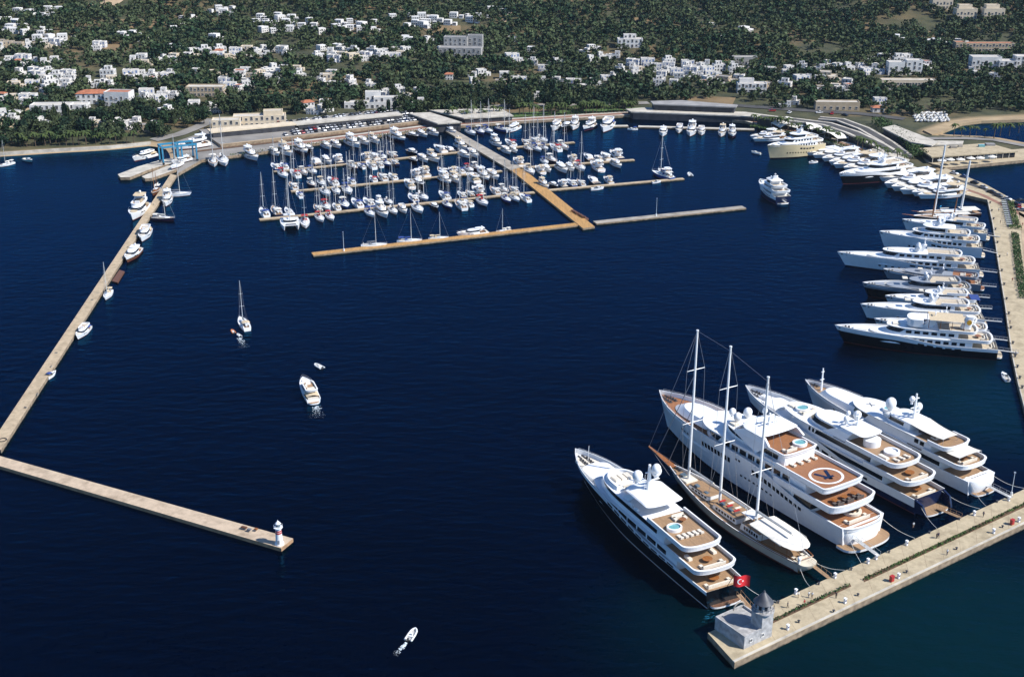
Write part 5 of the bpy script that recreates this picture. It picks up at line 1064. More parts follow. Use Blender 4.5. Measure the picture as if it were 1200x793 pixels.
# the two wooden sailing vessels beside them
KT = gulet_proto(30.); PLEN[KT.name] = 30.
k_ = boat_at(KT, (1066, 246), (1156, 246), 'red brown wooden ketch with two very tall silver masts', 'ketch', None, 2.6, 1.6, Lm=30, zk=.75)
for ch in list(k_.children):
    if ch.name.startswith('mast'):
        for c2 in list(ch.children): bpy.data.objects.remove(c2)
        bpy.data.objects.remove(ch)
kr = empty('tmp')
for u, ht in ((.72, 43.), (.30, 33.)):
    x = -15 + 30 * u; mb = MB(); mb.tube((x, 0, 1.2), (x - 1.2, 0, ht), .55, .42, 8); mo = mb.build('mast', 'spar', k_, 40)
    for f in (.4, .72): mb = MB(); mb.tube((x - .3, 2.4, ht * f), (x - .3, -2.4, ht * f), .09, n=5); mb.build('spreader', 'spar', mo)
bpy.data.objects.remove(kr); KIDS.pop(k_.name, None)
boat_at(GUL, (1059, 252), (1146, 252.5), 'dark wooden gulet with white awning between the ketch and a sleek white yacht', 'gulet', None, 2.2, 1.5, Lm=27, zk=.5)
# along the wave breaker pontoon
WG = 'boats lying alongside the wave breaker pontoon'
boat_at(SP[3][0], (454, 284.5), (423, 287), 'white sailing yacht alone at the left end of the wave breaker pontoon', 'sailing yacht', WG)
boat_at(SP[0][0], (495, 279.5), (465, 281.5), 'white sailing yacht with blue covers alongside the wave breaker pontoon', 'sailing yacht', WG)
boat_at(SP[1][0], (526, 276), (502, 278), 'white sailing yacht with beige covers next to the long white motorboat', 'sailing yacht', WG)
boat_at(MP[1][0], (535, 274), (571, 270.5), 'white sports cruiser with raked cabin alongside the orange wave breaker pontoon', 'motor cruiser', WG)
boat_at(SP[4][0], (581, 269.5), (599, 267.5), 'white sailing yacht next to the white sports cruiser, closest to the walkway', 'sailing yacht', WG)
boat_at(SP[6][0], (766, 201), (786, 208), 'blue and white sailing yacht at the tip of the front right pontoon', 'sailing yacht', Lm=16)
# along the long walkway pier
boat_at(GUL, (178, 227), (186, 219), 'red and white wooden yacht with two masts on the open side of the walkway pier', 'wooden yacht', Lm=13)
boat_at(SP[3][0], (219, 225.5), (198, 227), 'white sailing yacht lying across the top of the walkway pier', 'sailing yacht', Lm=13)
boat_at(MP[0][0], (193, 239.5), (198, 228), 'white motor cruiser on the marina side of the walkway pier, beside a dark blue yacht', 'motor cruiser', None, 2.2, 1.4, Lm=16)
boat_at(SP[2][0], (205.5, 254.5), (178, 254), 'dark blue sailing yacht with pale covers lying across the walkway pier', 'sailing yacht')
boat_at(MP[6][0], (151, 257), (171, 236), 'large white motor yacht on the open side of the walkway pier', 'motor cruiser', None, 2.6, 1.6, Lm=24)
boat_at(MP[3][0], (164, 281), (174, 266), 'white motor cruiser with beige cockpit cover under the walkway pier', 'motor cruiser', None, 2.2, 1.4, Lm=16.5)
BR = motor_proto('brown_wood', two=.6, hard=True, fly=False, deckm='teak_red', top='white_paint'); PLEN[BR.name] = 15.
boat_at(BR, (146, 304.5), (163, 289), 'brown and white motor yacht with long white roof by the walkway pier', 'motor cruiser', None, 2.2, 1.4, Lm=16.5)
boat_at(SP[1][0], (121, 351), (131, 336), 'white sailing yacht near the flat brown raft', 'sailing yacht', None, 1.6, 1.2, Lm=10)
boat_at(MP[4][0], (85, 397), (107, 376), 'white cabin cruiser midway down the walkway pier', 'motor cruiser', None, 2.2, 1.4, Lm=11.5)
boat_at(SMALL[1][0], (66, 432.5), (54, 442), 'small white boat with blue canopy moored low on the walkway pier', 'motorboat', None, 1.2, .9, Lm=5.5)
boat_at(SP[4][0], (251, 193), (249, 186), 'large white sailing yacht at the boatyard quay, closer to the walkway pier', 'sailing yacht', None, 1.6, 1.2, Lm=17)
boat_at(SP[3][0], (264, 192), (259, 185), 'large white sailing yacht with the tallest mast at the boatyard quay', 'sailing yacht', None, 1.6, 1.2, Lm=19)
# open water
boat_at(SP[1][0], (279.5, 368.5), (291, 386), 'white sailing yacht under bare mast in open water, towing two dinghies', 'sailing yacht', None, 1.6, 1.2, Lm=12)
boat_at(RIBO, (270, 384), (276, 391), 'small orange dinghy behind the white sailing yacht', 'dinghy', None, .5, .4, .85, Lm=3)
boat_at(RIB, (277, 389.5), (283, 394), 'small grey dinghy behind the white sailing yacht', 'dinghy', None, .5, .4, .7, Lm=2.6)
boat_at(MP[3][0], (352, 436), (370.5, 473), 'white motor cruiser with beige cover under way in the middle of the basin', 'motor cruiser', None, 2.3, 1.4, Lm=16)
boat_at(RIB, (367, 425), (380, 432), 'grey inflatable just ahead of the motor cruiser in open water', 'dinghy', None, .5, .4, Lm=4.2)
boat_at(RIB, (488, 734), (477, 751), 'white inflatable alone in the dark water at the bottom', 'dinghy', None, .5, .4, .95, Lm=4.2)
boat_at(SMALL[0][0], (1172, 431), (1184, 448), 'small white motorboat beside the mole', 'motorboat', None, 1.2, .9, Lm=6)
boat_at(SMALL[0][0], (882, 177), (890, 179), 'small dark tender crossing below the beige explorer yacht', 'motorboat', None, 1.2, .9, Lm=6)
boat_at(SMALL[0][0], (948, 189.5), (957, 188.5), 'small white tender off the packed sports yachts', 'motorboat', None, 1.2, .9, Lm=6)
boat_at(SMALL[1][0], (735, 150.5), (747, 150.5), 'small white boat in the gap between the pale pontoons', 'motorboat', None, 1.2, .9)
boat_at(SP[4][0], (2, 192.5), (13, 190), 'white sailing boat moored off the beach', 'sailing yacht', None, 1.4, 1.2, .75)
GB = small_proto(hullm='pool_water'); PLEN[GB.name] = 7.
boat_at(GB, (38, 188), (28, 186), 'green hulled boat moored off the beach', 'motorboat', None, 1.2, .9)
boat_at(RIB, (805, 200), (812, 209), 'grey inflatable tied at the tip of the front right pontoon', 'dinghy', None, .5, .4, 1.2)
boat_at(SMALL[0][0], (775, 211), (764, 213), 'small white motorboat lying along the front right pontoon', 'motorboat', None, 1.2, .9)
boat_at(SMALL[0][0], (708, 219), (692, 221), 'small white launch lying along the front right pontoon', 'motorboat', None, 1.2, .9)
# churned water behind the boats under way
def foam(px, py, ln, wd, rz, name='wake'):
    p = at(px, py); mb = MB(); r_ = random.Random(int(px)); c, s_ = math.cos(rz), math.sin(rz)
    for i in range(150):
        t = r_.random() ** 1.5; x = -t * ln; yv = r_.gauss(0, 1) * wd * (.25 + .6 * t); a = r_.uniform(.05, .2) * (1.2 - t); b_ = a * r_.uniform(.4, 1); q = (p.x + x * c - yv * s_, p.y + x * s_ + yv * c)
        n = 6; mb.add([(q[0] + a * math.cos(k * 2 * math.pi / n) * (1 + .4 * r_.random()), q[1] + b_ * math.sin(k * 2 * math.pi / n) * (1 + .4 * r_.random()), .02 + .0004 * i) for k in range(n)], [tuple(range(n))])
    return tag(mb.build(name, 'foam'), kind='stuff')
foam(371, 476, 9, 1.6, math.radians(100), 'foam'); foam(281, 396, 10, 1.2, math.radians(110), 'foam'); foam(476, 753, 5, .5, math.radians(65), 'foam')
# ================================================================ SHORE: buildings, trees, cars, people, quay furniture
ZX = [(0, 'behind the beach'), (190, 'above the boatyard'), (345, 'above the car park'), (480, 'behind the walkway'), (600, 'behind the lawn'), (760, 'behind the dark terrace'), (900, 'behind the tents'), (1040, 'above the restaurant'), (1e9, '')]
ZY = [(0, 'hilltop'), (24, 'upper slope'), (50, 'middle slope'), (76, 'lower slope'), (100, 'flat land'), (1e9, '')]
def zone(px, py):
    zx = [n for (a, n), (b, _) in zip(ZX, ZX[1:]) if a <= max(px, 0) < b][0]; zy = [n for (a, n), (b, _) in zip(ZY, ZY[1:]) if a <= max(py, 0) < b][0]
    return zy, zx
OCC = []                                                  # (x, y, r) taken ground
def free(x, y, r): return all((x - a) ** 2 + (y - b) ** 2 > (r + c) ** 2 for a, b, c in OCC)

# ---- white cubic houses
win_me = {}
def win_mesh(w_, h_, m='window_dark'):
    k = (w_, h_, m)
    if k not in win_me:
        b = MB(); b.add([(-w_ / 2, -.04, 0), (w_ / 2, -.04, 0), (w_ / 2, -.04, h_), (-w_ / 2, -.04, h_)], [(0, 1, 2, 3)]); f = .09
        for c, d in (((0, -.06, h_ + f / 2), (w_ + 2 * f, .12, f)), ((0, -.08, -f / 2), (w_ + 3 * f, .16, f)), ((-w_ / 2 - f / 2, -.06, h_ / 2), (f, .12, h_)), ((w_ / 2 + f / 2, -.06, h_ / 2), (f, .12, h_)), ((0, -.06, h_ / 2), (.06, .06, h_))): b.box(c, d, m=1)
        win_me[k] = b.mesh('window', [m, 'plaster'])
    return win_me[k]
def add_win(parent, x, y, z, rz, w_=1.2, h_=1.4, m='window_dark', name='window'):
    o = bpy.data.objects.new(name, win_mesh(w_, h_, m)); C.objects.link(o); o.parent = parent; o.location = (x, y, z); o.rotation_euler = (0, 0, rz); return o
def block_house(blocks, wall='plaster', roof='roof_flat', wm='window_dark', name='house', arches=False, wsp=3.0, tile=False, floor=3.0):
    """blocks: (cx, cy, width, depth, height)"""
    r = empty(name); wb = MB(); rb = MB()
    for i, (cx, cy, w_, d_, h_) in enumerate(blocks):
        e = .004 * i; wb.box((cx, cy, h_ / 2 - 1.5), (w_ - e, d_ - e, h_ + 3))
        if tile: rb.loft([[(cx - w_ / 2 - .4, cy - d_ / 2 - .4, h_), (cx + w_ / 2 + .4, cy - d_ / 2 - .4, h_), (cx + w_ / 2 + .4, cy + d_ / 2 + .4, h_), (cx - w_ / 2 - .4, cy + d_ / 2 + .4, h_)], [(cx - w_ * .25, cy - .2, h_ + d_ * .2), (cx + w_ * .25, cy - .2, h_ + d_ * .2), (cx + w_ * .25, cy + .2, h_ + d_ * .2), (cx - w_ * .25, cy + .2, h_ + d_ * .2)]], True, True, True)
        else:
            t = .3
            for c, d in (((cx, cy - d_ / 2 + t / 2, h_ + .35), (w_, t, .7)), ((cx, cy + d_ / 2 - t / 2, h_ + .35), (w_, t, .7)), ((cx - w_ / 2 + t / 2, cy, h_ + .35), (t, d_ - 2 * t, .7)), ((cx + w_ / 2 - t / 2, cy, h_ + .35), (t, d_ - 2 * t, .7))): wb.box(c, d)
            rb.box((cx, cy, h_ + .08), (w_ - .62, d_ - .62, .14))
    wo = wb.build('wall', wall, r); rb.build('roof', roof, r)
    for cx, cy, w_, d_, h_ in blocks:
        for f in range(max(1, int(h_ / floor + .2))):
            z = f * floor + .95
            for face in range(3):
                ln = w_ if face == 0 else d_; n = max(1, int(ln / wsp))
                for k in range(n):
                    q = -ln / 2 + ln * (k + .5) / n
                    x, yv, rz = ((cx + q, cy - d_ / 2, 0), (cx + w_ / 2, cy + q, math.pi / 2), (cx - w_ / 2, cy - q, -math.pi / 2))[face]
                    if any(abs(x + math.sin(rz) * .3 - a) < c / 2 and abs(yv - math.cos(rz) * .3 - b) < d / 2 and z < e for a, b, c, d, e in blocks if (a, b) != (cx, cy)): continue
                    dr = f == 0 and k == n // 2 and face == 0
                    add_win(r, x, yv, z - (.9 if dr else 0), rz, 1.3 if not dr else 1.5, 2.2 if dr or (f and face == 0 and k % 2) else 1.35, wm)
    return r
HV = [block_house([(0, 0, 9, 8, 6.2), (6.5, -1.5, 5, 6, 3.2)]), block_house([(0, 0, 8, 8, 3.2), (-1.5, 1.5, 5, 5.2, 6.3)]), block_house([(0, 0, 11, 7, 3.3), (3, .8, 5, 5.2, 6.2), (-7, -1, 4, 5, 3.0)]),
      block_house([(0, 0, 7, 8, 6.4), (6.2, 1, 6, 7, 6.0), (2.5, -5, 8, 3, 3.0)], wm='shutter_blue'), block_house([(0, 0, 12, 8, 6.3), (0, 2.2, 6, 4, 8.8)]), block_house([(0, 0, 9, 8, 6.0)], tile=True, roof='terracotta'),
      block_house([(0, 0, 10, 8, 6.0), (7.5, -1, 5.2, 7, 3.4)], wall='plaster_cream', roof='roof_flat'), block_house([(0, 0, 9, 9, 6.2), (0, -6, 7, 4, 3.1)], roof='terracotta'), block_house([(0, 0, 12, 8, 5.6)], wall='plaster_tan', roof='roof_grey', wsp=3.6)]
HD = ['white house with lower wing', 'white house with small upper floor', 'long stepped white house', 'white house with blue shutters', 'white house with roof room', 'white house with red tiled roof', 'cream house with low annexe', 'white house with red flat roof', 'tan block house']
clusters = [(8, 25, 8, 2, 3), (45, 14, 18, 3, 5), (22, 35, 18, 3, 6), (25, 52, 22, 3, 8), (62, 47, 12, 3, 4), (35, 72, 22, 3, 8), (106, 55, 5, 2, 2), (55, 88, 22, 3, 6), (48, 101, 22, 3, 7), (110, 97, 14, 4, 6), (140, 89, 9, 3, 3), (165, 89, 9, 3, 3), (190, 89, 8, 3, 4),
    (14, 116, 12, 4, 4), (8, 140, 8, 4, 3), (35, 146, 12, 3, 4), (178, 112, 12, 3, 4), (208, 109, 8, 3, 3), (204, 136, 6, 3, 2), (238, 126, 10, 3, 4), (130, 146, 18, 2, 4), (170, 148, 8, 2, 2), (155, 41, 8, 3, 3), (205, 32, 4, 2, 2), (258, 10, 9, 3, 3), (222, 19, 5, 2, 2),
    (182, 69, 16, 3, 5), (206, 54, 4, 2, 1), (235, 64, 11, 3, 4), (264, 63, 12, 3, 5), (250, 45, 6, 2, 2), (291, 60, 5, 2, 2), (238, 84, 8, 2, 2), (276, 96, 9, 6, 5), (300, 85, 12, 3, 4), (330, 22, 24, 4, 12), (342, 32, 24, 4, 9), (395, 28, 10, 3, 4), (418, 31, 12, 3, 4), (440, 25, 3, 2, 1), (478, 19, 12, 2, 3), (490, 26, 8, 2, 3),
    (522, 25, 8, 3, 2), (545, 20, 10, 2, 3), (575, 13, 10, 3, 3), (320, 60, 18, 2, 5), (390, 58, 9, 3, 3), (400, 67, 18, 2, 5), (428, 64, 12, 3, 5), (460, 62, 10, 3, 4), (485, 45, 9, 2, 3), (508, 60, 5, 2, 1), (330, 83, 12, 3, 4), (315, 92, 4, 3, 2), (370, 89, 12, 3, 3), (396, 97, 13, 3, 5), (420, 98, 8, 2, 2), (370, 127, 9, 3, 3), (385, 118, 5, 2, 1), (470, 110, 12, 3, 4), (477, 119, 8, 2, 2),
    (527, 92, 4, 2, 1), (549, 91, 4, 4, 2), (570, 83, 5, 2, 1), (597, 93, 8, 3, 3), (605, 48, 4, 2, 1), (624, 56, 3, 1, 1), (605, 70, 4, 2, 2), (640, 76, 10, 4, 3), (688, 57, 4, 2, 2), (705, 66, 9, 4, 4), (715, 89, 4, 2, 1), (648, 96, 14, 2, 3), (675, 104, 6, 2, 2), (697, 99, 6, 3, 2), (736, 83, 11, 4, 6), (752, 75, 10, 2, 3), (772, 78, 12, 4, 6), (792, 86, 12, 5, 7), (815, 80, 9, 5, 6), (836, 93, 9, 4, 4), (780, 95, 6, 2, 2),
    (851, 82, 5, 3, 2), (870, 77, 9, 3, 3), (893, 85, 4, 3, 1), (857, 94, 5, 2, 2), (623, 114, 4, 2, 1), (830, 26, 3, 2, 1), (876, 37, 5, 2, 1), (845, 44, 3, 1, 1), (918, 83, 6, 3, 2), (944, 81, 5, 2, 2), (968, 78, 7, 3, 3), (957, 92, 16, 3, 6), (970, 106, 9, 4, 4), (1000, 81, 8, 3, 3), (1017, 80, 8, 3, 3), (1040, 70, 14, 2, 3), (1094, 79, 4, 4, 2), (1050, 47, 5, 2, 1), (1106, 50, 10, 2, 3), (984, 98, 6, 3, 2), (908, 101, 8, 2, 2), (1135, 86, 7, 3, 2), (1170, 91, 5, 2, 1), (1030, 120, 5, 2, 1), (925, 121, 5, 2, 2)]
# larger buildings stand first so that the houses keep clear of them
def big(px, py, blocks, label, cat='building', rz=0.0, z=None, name='building', **kw):
    p = on(px, py); blocks = [tuple(q_ * .8 if i_ < 4 else q_ * .9 for i_, q_ in enumerate(b_)) for b_ in blocks]; r = block_house(blocks, name=name, **kw); r.location = (p.x, p.y, hz(p.x, p.y) if z is None else z); r.rotation_euler = (0, 0, rz)
    tag(r, label, cat)
    for b in blocks:
        c, s_ = math.cos(rz), math.sin(rz); OCC.append((p.x + b[0] * c - b[1] * s_, p.y + b[0] * s_ + b[1] * c, max(b[2], b[3]) * .5))
    return r
big(62, 134, [(0, 0, 30, 12, 6.5), (18, 2, 18, 12, 6.2)], 'long white two storey hotel with rows of dark windows above the beach', 'hotel', .05)
big(110, 120, [(0, 0, 24, 12, 7)], 'broad white villa with red tiled hip roof', 'villa', .1, roof='terracotta', tile=True)
big(141, 123, [(0, 0, 20, 12, 9.2), (-11, 3, 8, 9, 6)], 'tall three storey white villa with reddish roof beside a broader villa', 'villa', -.1, roof='terracotta')
big(242, 112, [(0, 0, 30, 12, 6.5)], 'long pink walled hall with a strip of dark openings', 'hall', .0, wall='plaster_tan', wsp=2.4)
big(266, 152, [(0, 0, 20, 11, 6.5)], 'cream two storey marina building standing left of its longer neighbour', 'building', .12, wall='plaster_cream')
big(305, 147, [(0, 0, 38, 11, 6.5), (10, 2, 14, 7, 9)], 'long cream marina building with arches and a stepped roof', 'building', .15, wall='plaster_cream')
big(437, 126, [(0, 0, 44, 9, 3.6), (12, 1.5, 22, 8, 6.6), (0, 9, 12, 6, 9.2)], 'long low white building in stepped blocks behind the car park', 'building', .05)
big(540, 66, [(0, 0, 40, 14, 7), (-6, 12, 22, 10, 14), (12, 16, 14, 8, 15)], 'large grey hotel with a dark roof stepping up the middle slope', 'hotel', -.1, wall='plaster_grey', roof='roof_grey', wsp=3.4)
big(738, 55, [(0, 0, 24, 10, 6.5), (0, 4, 12, 6, 9.5)], 'wide white house alone below the wooded hill', 'house', .0)
big(880, 108, [(0, 0, 24, 11, 6.3), (-4, 3, 12, 6, 9)], 'wide white villa with long dark windows among trees', 'villa', -.05, wsp=2.4)
big(872, 75, [(0, 0, 22, 8, 5.5)], 'long grey glazed house with flat white roof', 'house', 0, wall='plaster_grey', wsp=2.2)
big(1048, 87, [(0, 0, 14, 10, 9.3), (16, 1, 14, 10, 10.5)], 'pair of white three storey blocks with big square openings', 'apartment block', .0, wsp=3.4)
big(1063, 100, [(0, 0, 46, 9, 4)], 'long low pale building with continuous dark window band', 'building', -.03, wall='plaster_cream', wsp=2.0)
big(1153, 80, [(0, 0, 26, 12, 9), (18, -4, 16, 12, 6.5), (34, 0, 16, 12, 9.6)], 'large bright white hotel with arched openings near the right edge', 'hotel', -.05, wsp=2.8)
big(1152, 60, [(0, 0, 56, 10, 6.5), (-24, -1, 10, 10, 7.5)], 'long brown roofed hotel row with many dark openings', 'hotel', 0, wall='plaster_tan', roof='terracotta', tile=False, wsp=2.4)
for px_, lb in ((1102, 'left'), (1130, 'middle'), (1162, 'right')): big(px_, 22 if px_ > 1120 else 10, [(0, 0, 22, 12, 9), (0, 4, 14, 8, 12)], 'cream hillside block, %s of the three at the top' % lb, 'apartment block', 0, wall='plaster_cream', wsp=2.6)
big(980, 128, [(0, 0, 34, 9, 5)], 'low sand coloured building with square dark openings behind the tents', 'building', -.05, wall='plaster_tan', wsp=3.6)
big(1028, 131, [(0, 0, 9, 7, 3.2)], 'small house with bright orange roof by the hedge', 'house', 0, roof='terracotta', tile=True)
# terraces of the shopping quay: dark fronts under pale decks
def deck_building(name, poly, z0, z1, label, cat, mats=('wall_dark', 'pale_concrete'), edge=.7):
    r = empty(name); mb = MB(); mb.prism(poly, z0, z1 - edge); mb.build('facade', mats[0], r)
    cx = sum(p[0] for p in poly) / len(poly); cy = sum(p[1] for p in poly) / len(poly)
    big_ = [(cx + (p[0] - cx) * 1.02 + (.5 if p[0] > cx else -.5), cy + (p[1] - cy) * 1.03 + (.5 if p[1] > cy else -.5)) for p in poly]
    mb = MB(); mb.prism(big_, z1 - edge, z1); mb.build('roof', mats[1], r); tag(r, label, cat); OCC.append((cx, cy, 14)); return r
T = lambda pts, z: P2(pts, z)
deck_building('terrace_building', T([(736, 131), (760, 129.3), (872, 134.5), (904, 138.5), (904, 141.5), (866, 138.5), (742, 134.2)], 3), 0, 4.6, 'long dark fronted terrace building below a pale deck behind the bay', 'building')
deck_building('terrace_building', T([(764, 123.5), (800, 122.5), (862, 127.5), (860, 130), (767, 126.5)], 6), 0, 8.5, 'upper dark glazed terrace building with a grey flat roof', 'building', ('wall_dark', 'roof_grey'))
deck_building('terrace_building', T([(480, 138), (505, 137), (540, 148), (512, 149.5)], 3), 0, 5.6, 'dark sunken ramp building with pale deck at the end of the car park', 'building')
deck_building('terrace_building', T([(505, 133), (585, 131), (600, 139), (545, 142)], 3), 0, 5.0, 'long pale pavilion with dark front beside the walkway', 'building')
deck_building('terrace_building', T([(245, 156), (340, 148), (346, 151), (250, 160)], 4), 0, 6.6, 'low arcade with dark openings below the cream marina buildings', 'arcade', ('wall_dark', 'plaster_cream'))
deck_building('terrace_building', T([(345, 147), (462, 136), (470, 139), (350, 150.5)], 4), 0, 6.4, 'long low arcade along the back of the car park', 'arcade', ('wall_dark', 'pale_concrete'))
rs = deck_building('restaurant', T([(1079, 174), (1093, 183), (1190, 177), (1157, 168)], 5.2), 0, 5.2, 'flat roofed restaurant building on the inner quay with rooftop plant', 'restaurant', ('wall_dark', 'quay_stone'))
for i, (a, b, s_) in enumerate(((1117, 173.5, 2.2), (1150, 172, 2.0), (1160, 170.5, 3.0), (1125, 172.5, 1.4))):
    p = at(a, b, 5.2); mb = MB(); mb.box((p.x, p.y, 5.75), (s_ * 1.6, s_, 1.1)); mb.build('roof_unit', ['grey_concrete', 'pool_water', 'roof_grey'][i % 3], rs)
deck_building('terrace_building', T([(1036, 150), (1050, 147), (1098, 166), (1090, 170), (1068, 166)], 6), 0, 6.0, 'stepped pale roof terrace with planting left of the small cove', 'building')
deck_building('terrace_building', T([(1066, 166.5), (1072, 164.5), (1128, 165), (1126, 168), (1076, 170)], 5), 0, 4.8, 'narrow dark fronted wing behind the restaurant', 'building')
fa, fb = at(1093, 183, 5.2), at(1190, 177, 5.2); fa.z = fb.z = 0; dv = (fb - fa).normalized(); nv = Vector((dv.y, -dv.x, 0)); ln_ = (fb - fa).length
for i in range(13):
    p = fa + dv * (ln_ * (i + .5) / 13) + nv * .12
    if i % 3 != 1: mb = MB(); mb.box((p.x, p.y, 3.0), (ln_ / 13 * .8, .12, 2.4), math.atan2(dv.y, dv.x)); mb.build('window', 'pale_glass' if 6 < i < 11 else 'glass', rs)
    q_ = fa + dv * (ln_ * i / 13) + nv * .35; mb = MB(); mb.box((q_.x, q_.y, 3.1), (.28, .28, 2.9), math.atan2(dv.y, dv.x)); mb.build('column', 'pale_concrete', rs)
def ramp(name, pts, w_, label, th=.8, walls=True, m='pale_concrete'):
    r = empty(name); line = [tuple(at(x, y, z)[:2]) for x, y, z in pts]; zz = [p[2] for p in pts]; a, b = off(line, w_ / 2), off(line, -w_ / 2); n = len(line)
    mb = MB(); rings = [[(*a[i], zz[i]), (*b[i], zz[i]), (*b[i], zz[i] - th), (*a[i], zz[i] - th)] for i in range(n)]; mb.loft(rings, True, True, True); mb.build('road_deck', m, r)
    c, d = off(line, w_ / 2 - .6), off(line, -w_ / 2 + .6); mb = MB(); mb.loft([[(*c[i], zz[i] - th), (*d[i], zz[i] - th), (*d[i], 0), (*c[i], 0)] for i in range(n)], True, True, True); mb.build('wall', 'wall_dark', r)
    a2, b2 = off(line, w_ * .3), off(line, -w_ * .3); mb = MB(); mb.loft([[(*b2[i], zz[i] + .01), (*a2[i], zz[i] + .01)] for i in range(n)], False); mb.build('lane', 'asphalt', r)
    return tag(r, label, 'ramp road')
ramp('ramp_road', [(890, 136, 6.5), (930, 140, 6.5), (970, 145, 6.3), (1000, 155, 6), (1030, 169, 5), (1048, 180, 3.6)], 9, 'curved raised road with dark wall sweeping down behind the tents')
ramp('ramp_road', [(960, 138, 4.5), (985, 140, 4.5), (1012, 150, 4), (1040, 166, 3), (1062, 183, 2.2)], 8, 'second sunken ramp road beside the tall hedge')
deck_building('terrace_building', T([(1016, 176), (1030, 173), (1064, 186), (1060, 190)], 4), 0, 3.8, 'small dark kiosk block at the foot of the ramp road', 'kiosk')
# white stretched tents
for i, (x, y_, s_) in enumerate(((918, 150, 6), (931, 148.5, 9), (945, 150.5, 6), (954, 153.5, 7), (967, 159, 7), (976, 164, 7))):
    p = at(x, y_, 2); r = empty('tent', (p.x, p.y, 1.7), .5 + i * .35); mb = MB(); n = 5; g = [[((u / n - .5) * 2 * s_, (v / n - .5) * 1.5 * s_, 2.4 + 2.6 * (1 - abs(u / n - .5) * 2) ** .8 * (1 if i % 2 else .8) + 1.2 * ((v / n) - .5)) for u in range(n + 1)] for v in range(n + 1)]
    mb.loft(g, False); mb.build('canvas_roof', 'canvas', r)
    mb = MB(); [mb.tube((a * s_ * .95, b * s_ * .7, 0), (a * s_ * .95, b * s_ * .7, 2.7), .1, n=5) for a in (1, -1) for b in (1, -1)]; mb.build('pole', 'spar', r); tag(r, 'white stretched canvas tent, %s from the left in the row below the ramp' % ordinal(i), 'tent', 'white tents below the ramp road'); OCC.append((p.x, p.y, s_))
def parasol_proto():
    r = empty('parasol'); mb = MB(); mb.lathe([(2.0, 2.4), (1.1, 2.75), (.05, 3.15)], 8); mb.build('canopy', 'canvas', r); mb = MB(); mb.tube((0, 0, 0), (0, 0, 2.5), .05, n=5); mb.tube((0, 0, 0), (0, 0, .1), .4, n=8); mb.build('pole', 'alloy', r); return r
PAR = parasol_proto()
for i, (x, y_) in enumerate(((1103, 194.5), (1113, 193.4), (1125, 193.2), (1137, 191.8), (1148, 191.4), (1162, 190))):
    p = at(x, y_, 1.7); place(PAR, (p.x, p.y, 1.7), 0, 'white parasol, %s from the left in front of the restaurant' % ordinal(i), 'parasol', 'parasols in front of the restaurant', 1.2)

hn = random.Random(5); houses = []
for cx, cy, sx, sy, n in clusters:
    k = t = 0
    n = n + (1 if n > 2 else 0) + (2 if cx < 130 and n > 2 else 0)
    while k < n and t < n * 25:
        t += 1; px, py = hn.uniform(cx - sx * 1.35 - 3, cx + sx * 1.35 + 3), hn.uniform(cy - sy - 1, cy + sy + 1)
        p = on(px, py + 3)
        if not free(p.x, p.y, 4.5): continue
        OCC.append((p.x, p.y, 4.2)); tan = cx < 70 and cy < 60 and hn.random() < .35
        v = 8 if tan else hn.choices(range(9), (5, 5, 4, 4, 3, 1.0, 2.2, .8, 1.2))[0]; houses.append((px, py, p, v, hn.uniform(.50, .82), hn.gauss(0, .35))); k += 1
houses.sort(key=lambda h_: h_[2].y); cnt = {}
for px, py, p, v, k, rz in sorted(houses[:285], key=lambda h_: h_[0]):
    z = zone(px, py); i = cnt.get(z, 0); cnt[z] = i + 1
    place(HV[v], (p.x, p.y, p.z - .2), rz, '%s, %s from left, %s %s' % (HD[v], ordinal(i), z[0], z[1]), 'house', 'white houses on the hillside', k)
hb = MB()                                                  # the farthest ones, a few pixels each
for px, py, p, v, k, rz in houses[285:]:
    for bx, by, w_, d_, h_ in ((0, 0, 9, 8, 6), (6 + v * .3, -1, 5, 6, 3.2)):
        c_, s_ = math.cos(rz), math.sin(rz); x, yv = p.x + bx * c_ - by * s_, p.y + bx * s_ + by * c_; w_, d_, h_ = w_ * k, d_ * k, h_ * k; hb.box((x, yv, p.z + h_ / 2 - 1), (w_, d_, h_ + 2), rz, m=0)
        for q_ in (-.3, 0, .3):
            for zz in ((1.0, 2.9) if h_ > 2.6 else (1.0,)):
                lx, ly = bx + w_ * q_, by - d_ / 2 - .03; hb.box((p.x + lx * c_ - ly * s_, p.y + lx * s_ + ly * c_, p.z + zz), (.9, .05, .9), rz, m=1)
tag(hb.build('distant_buildings', ['plaster', 'window_dark']), kind='stuff')

# ---- trees
tn = np.random.RandomState(4)
def crown_np(n, rad, flat, q, seed, lobes=6):
    r = np.random.RandomState(seed); c = r.normal(size=(lobes, 3)) * [rad * .42, rad * .42, rad * .28 * flat]; s_ = r.uniform(.45, .75, lobes) * rad
    li = r.randint(lobes, size=n); d = r.normal(size=(n, 3)); d /= np.linalg.norm(d, axis=1)[:, None]; P = c[li] + d * (s_[li] * r.uniform(.55, 1.0, n) ** .5)[:, None] * [1, 1, flat]
    a = r.normal(size=(n, 3)) + d * .0; a /= np.linalg.norm(a, axis=1)[:, None]; b = np.cross(a, r.normal(size=(n, 3))); b /= np.linalg.norm(b, axis=1)[:, None]
    sz = r.uniform(.6, 1.3, n)[:, None] * q; V = np.stack([P + a * sz, P + b * sz, P - a * sz * .8, P - b * sz], 1); return V
def crown_mesh(name, V, m):
    n = len(V); return mesh_np(name, V.reshape(-1, 3), np.arange(n * 4).reshape(n, 4), [m])
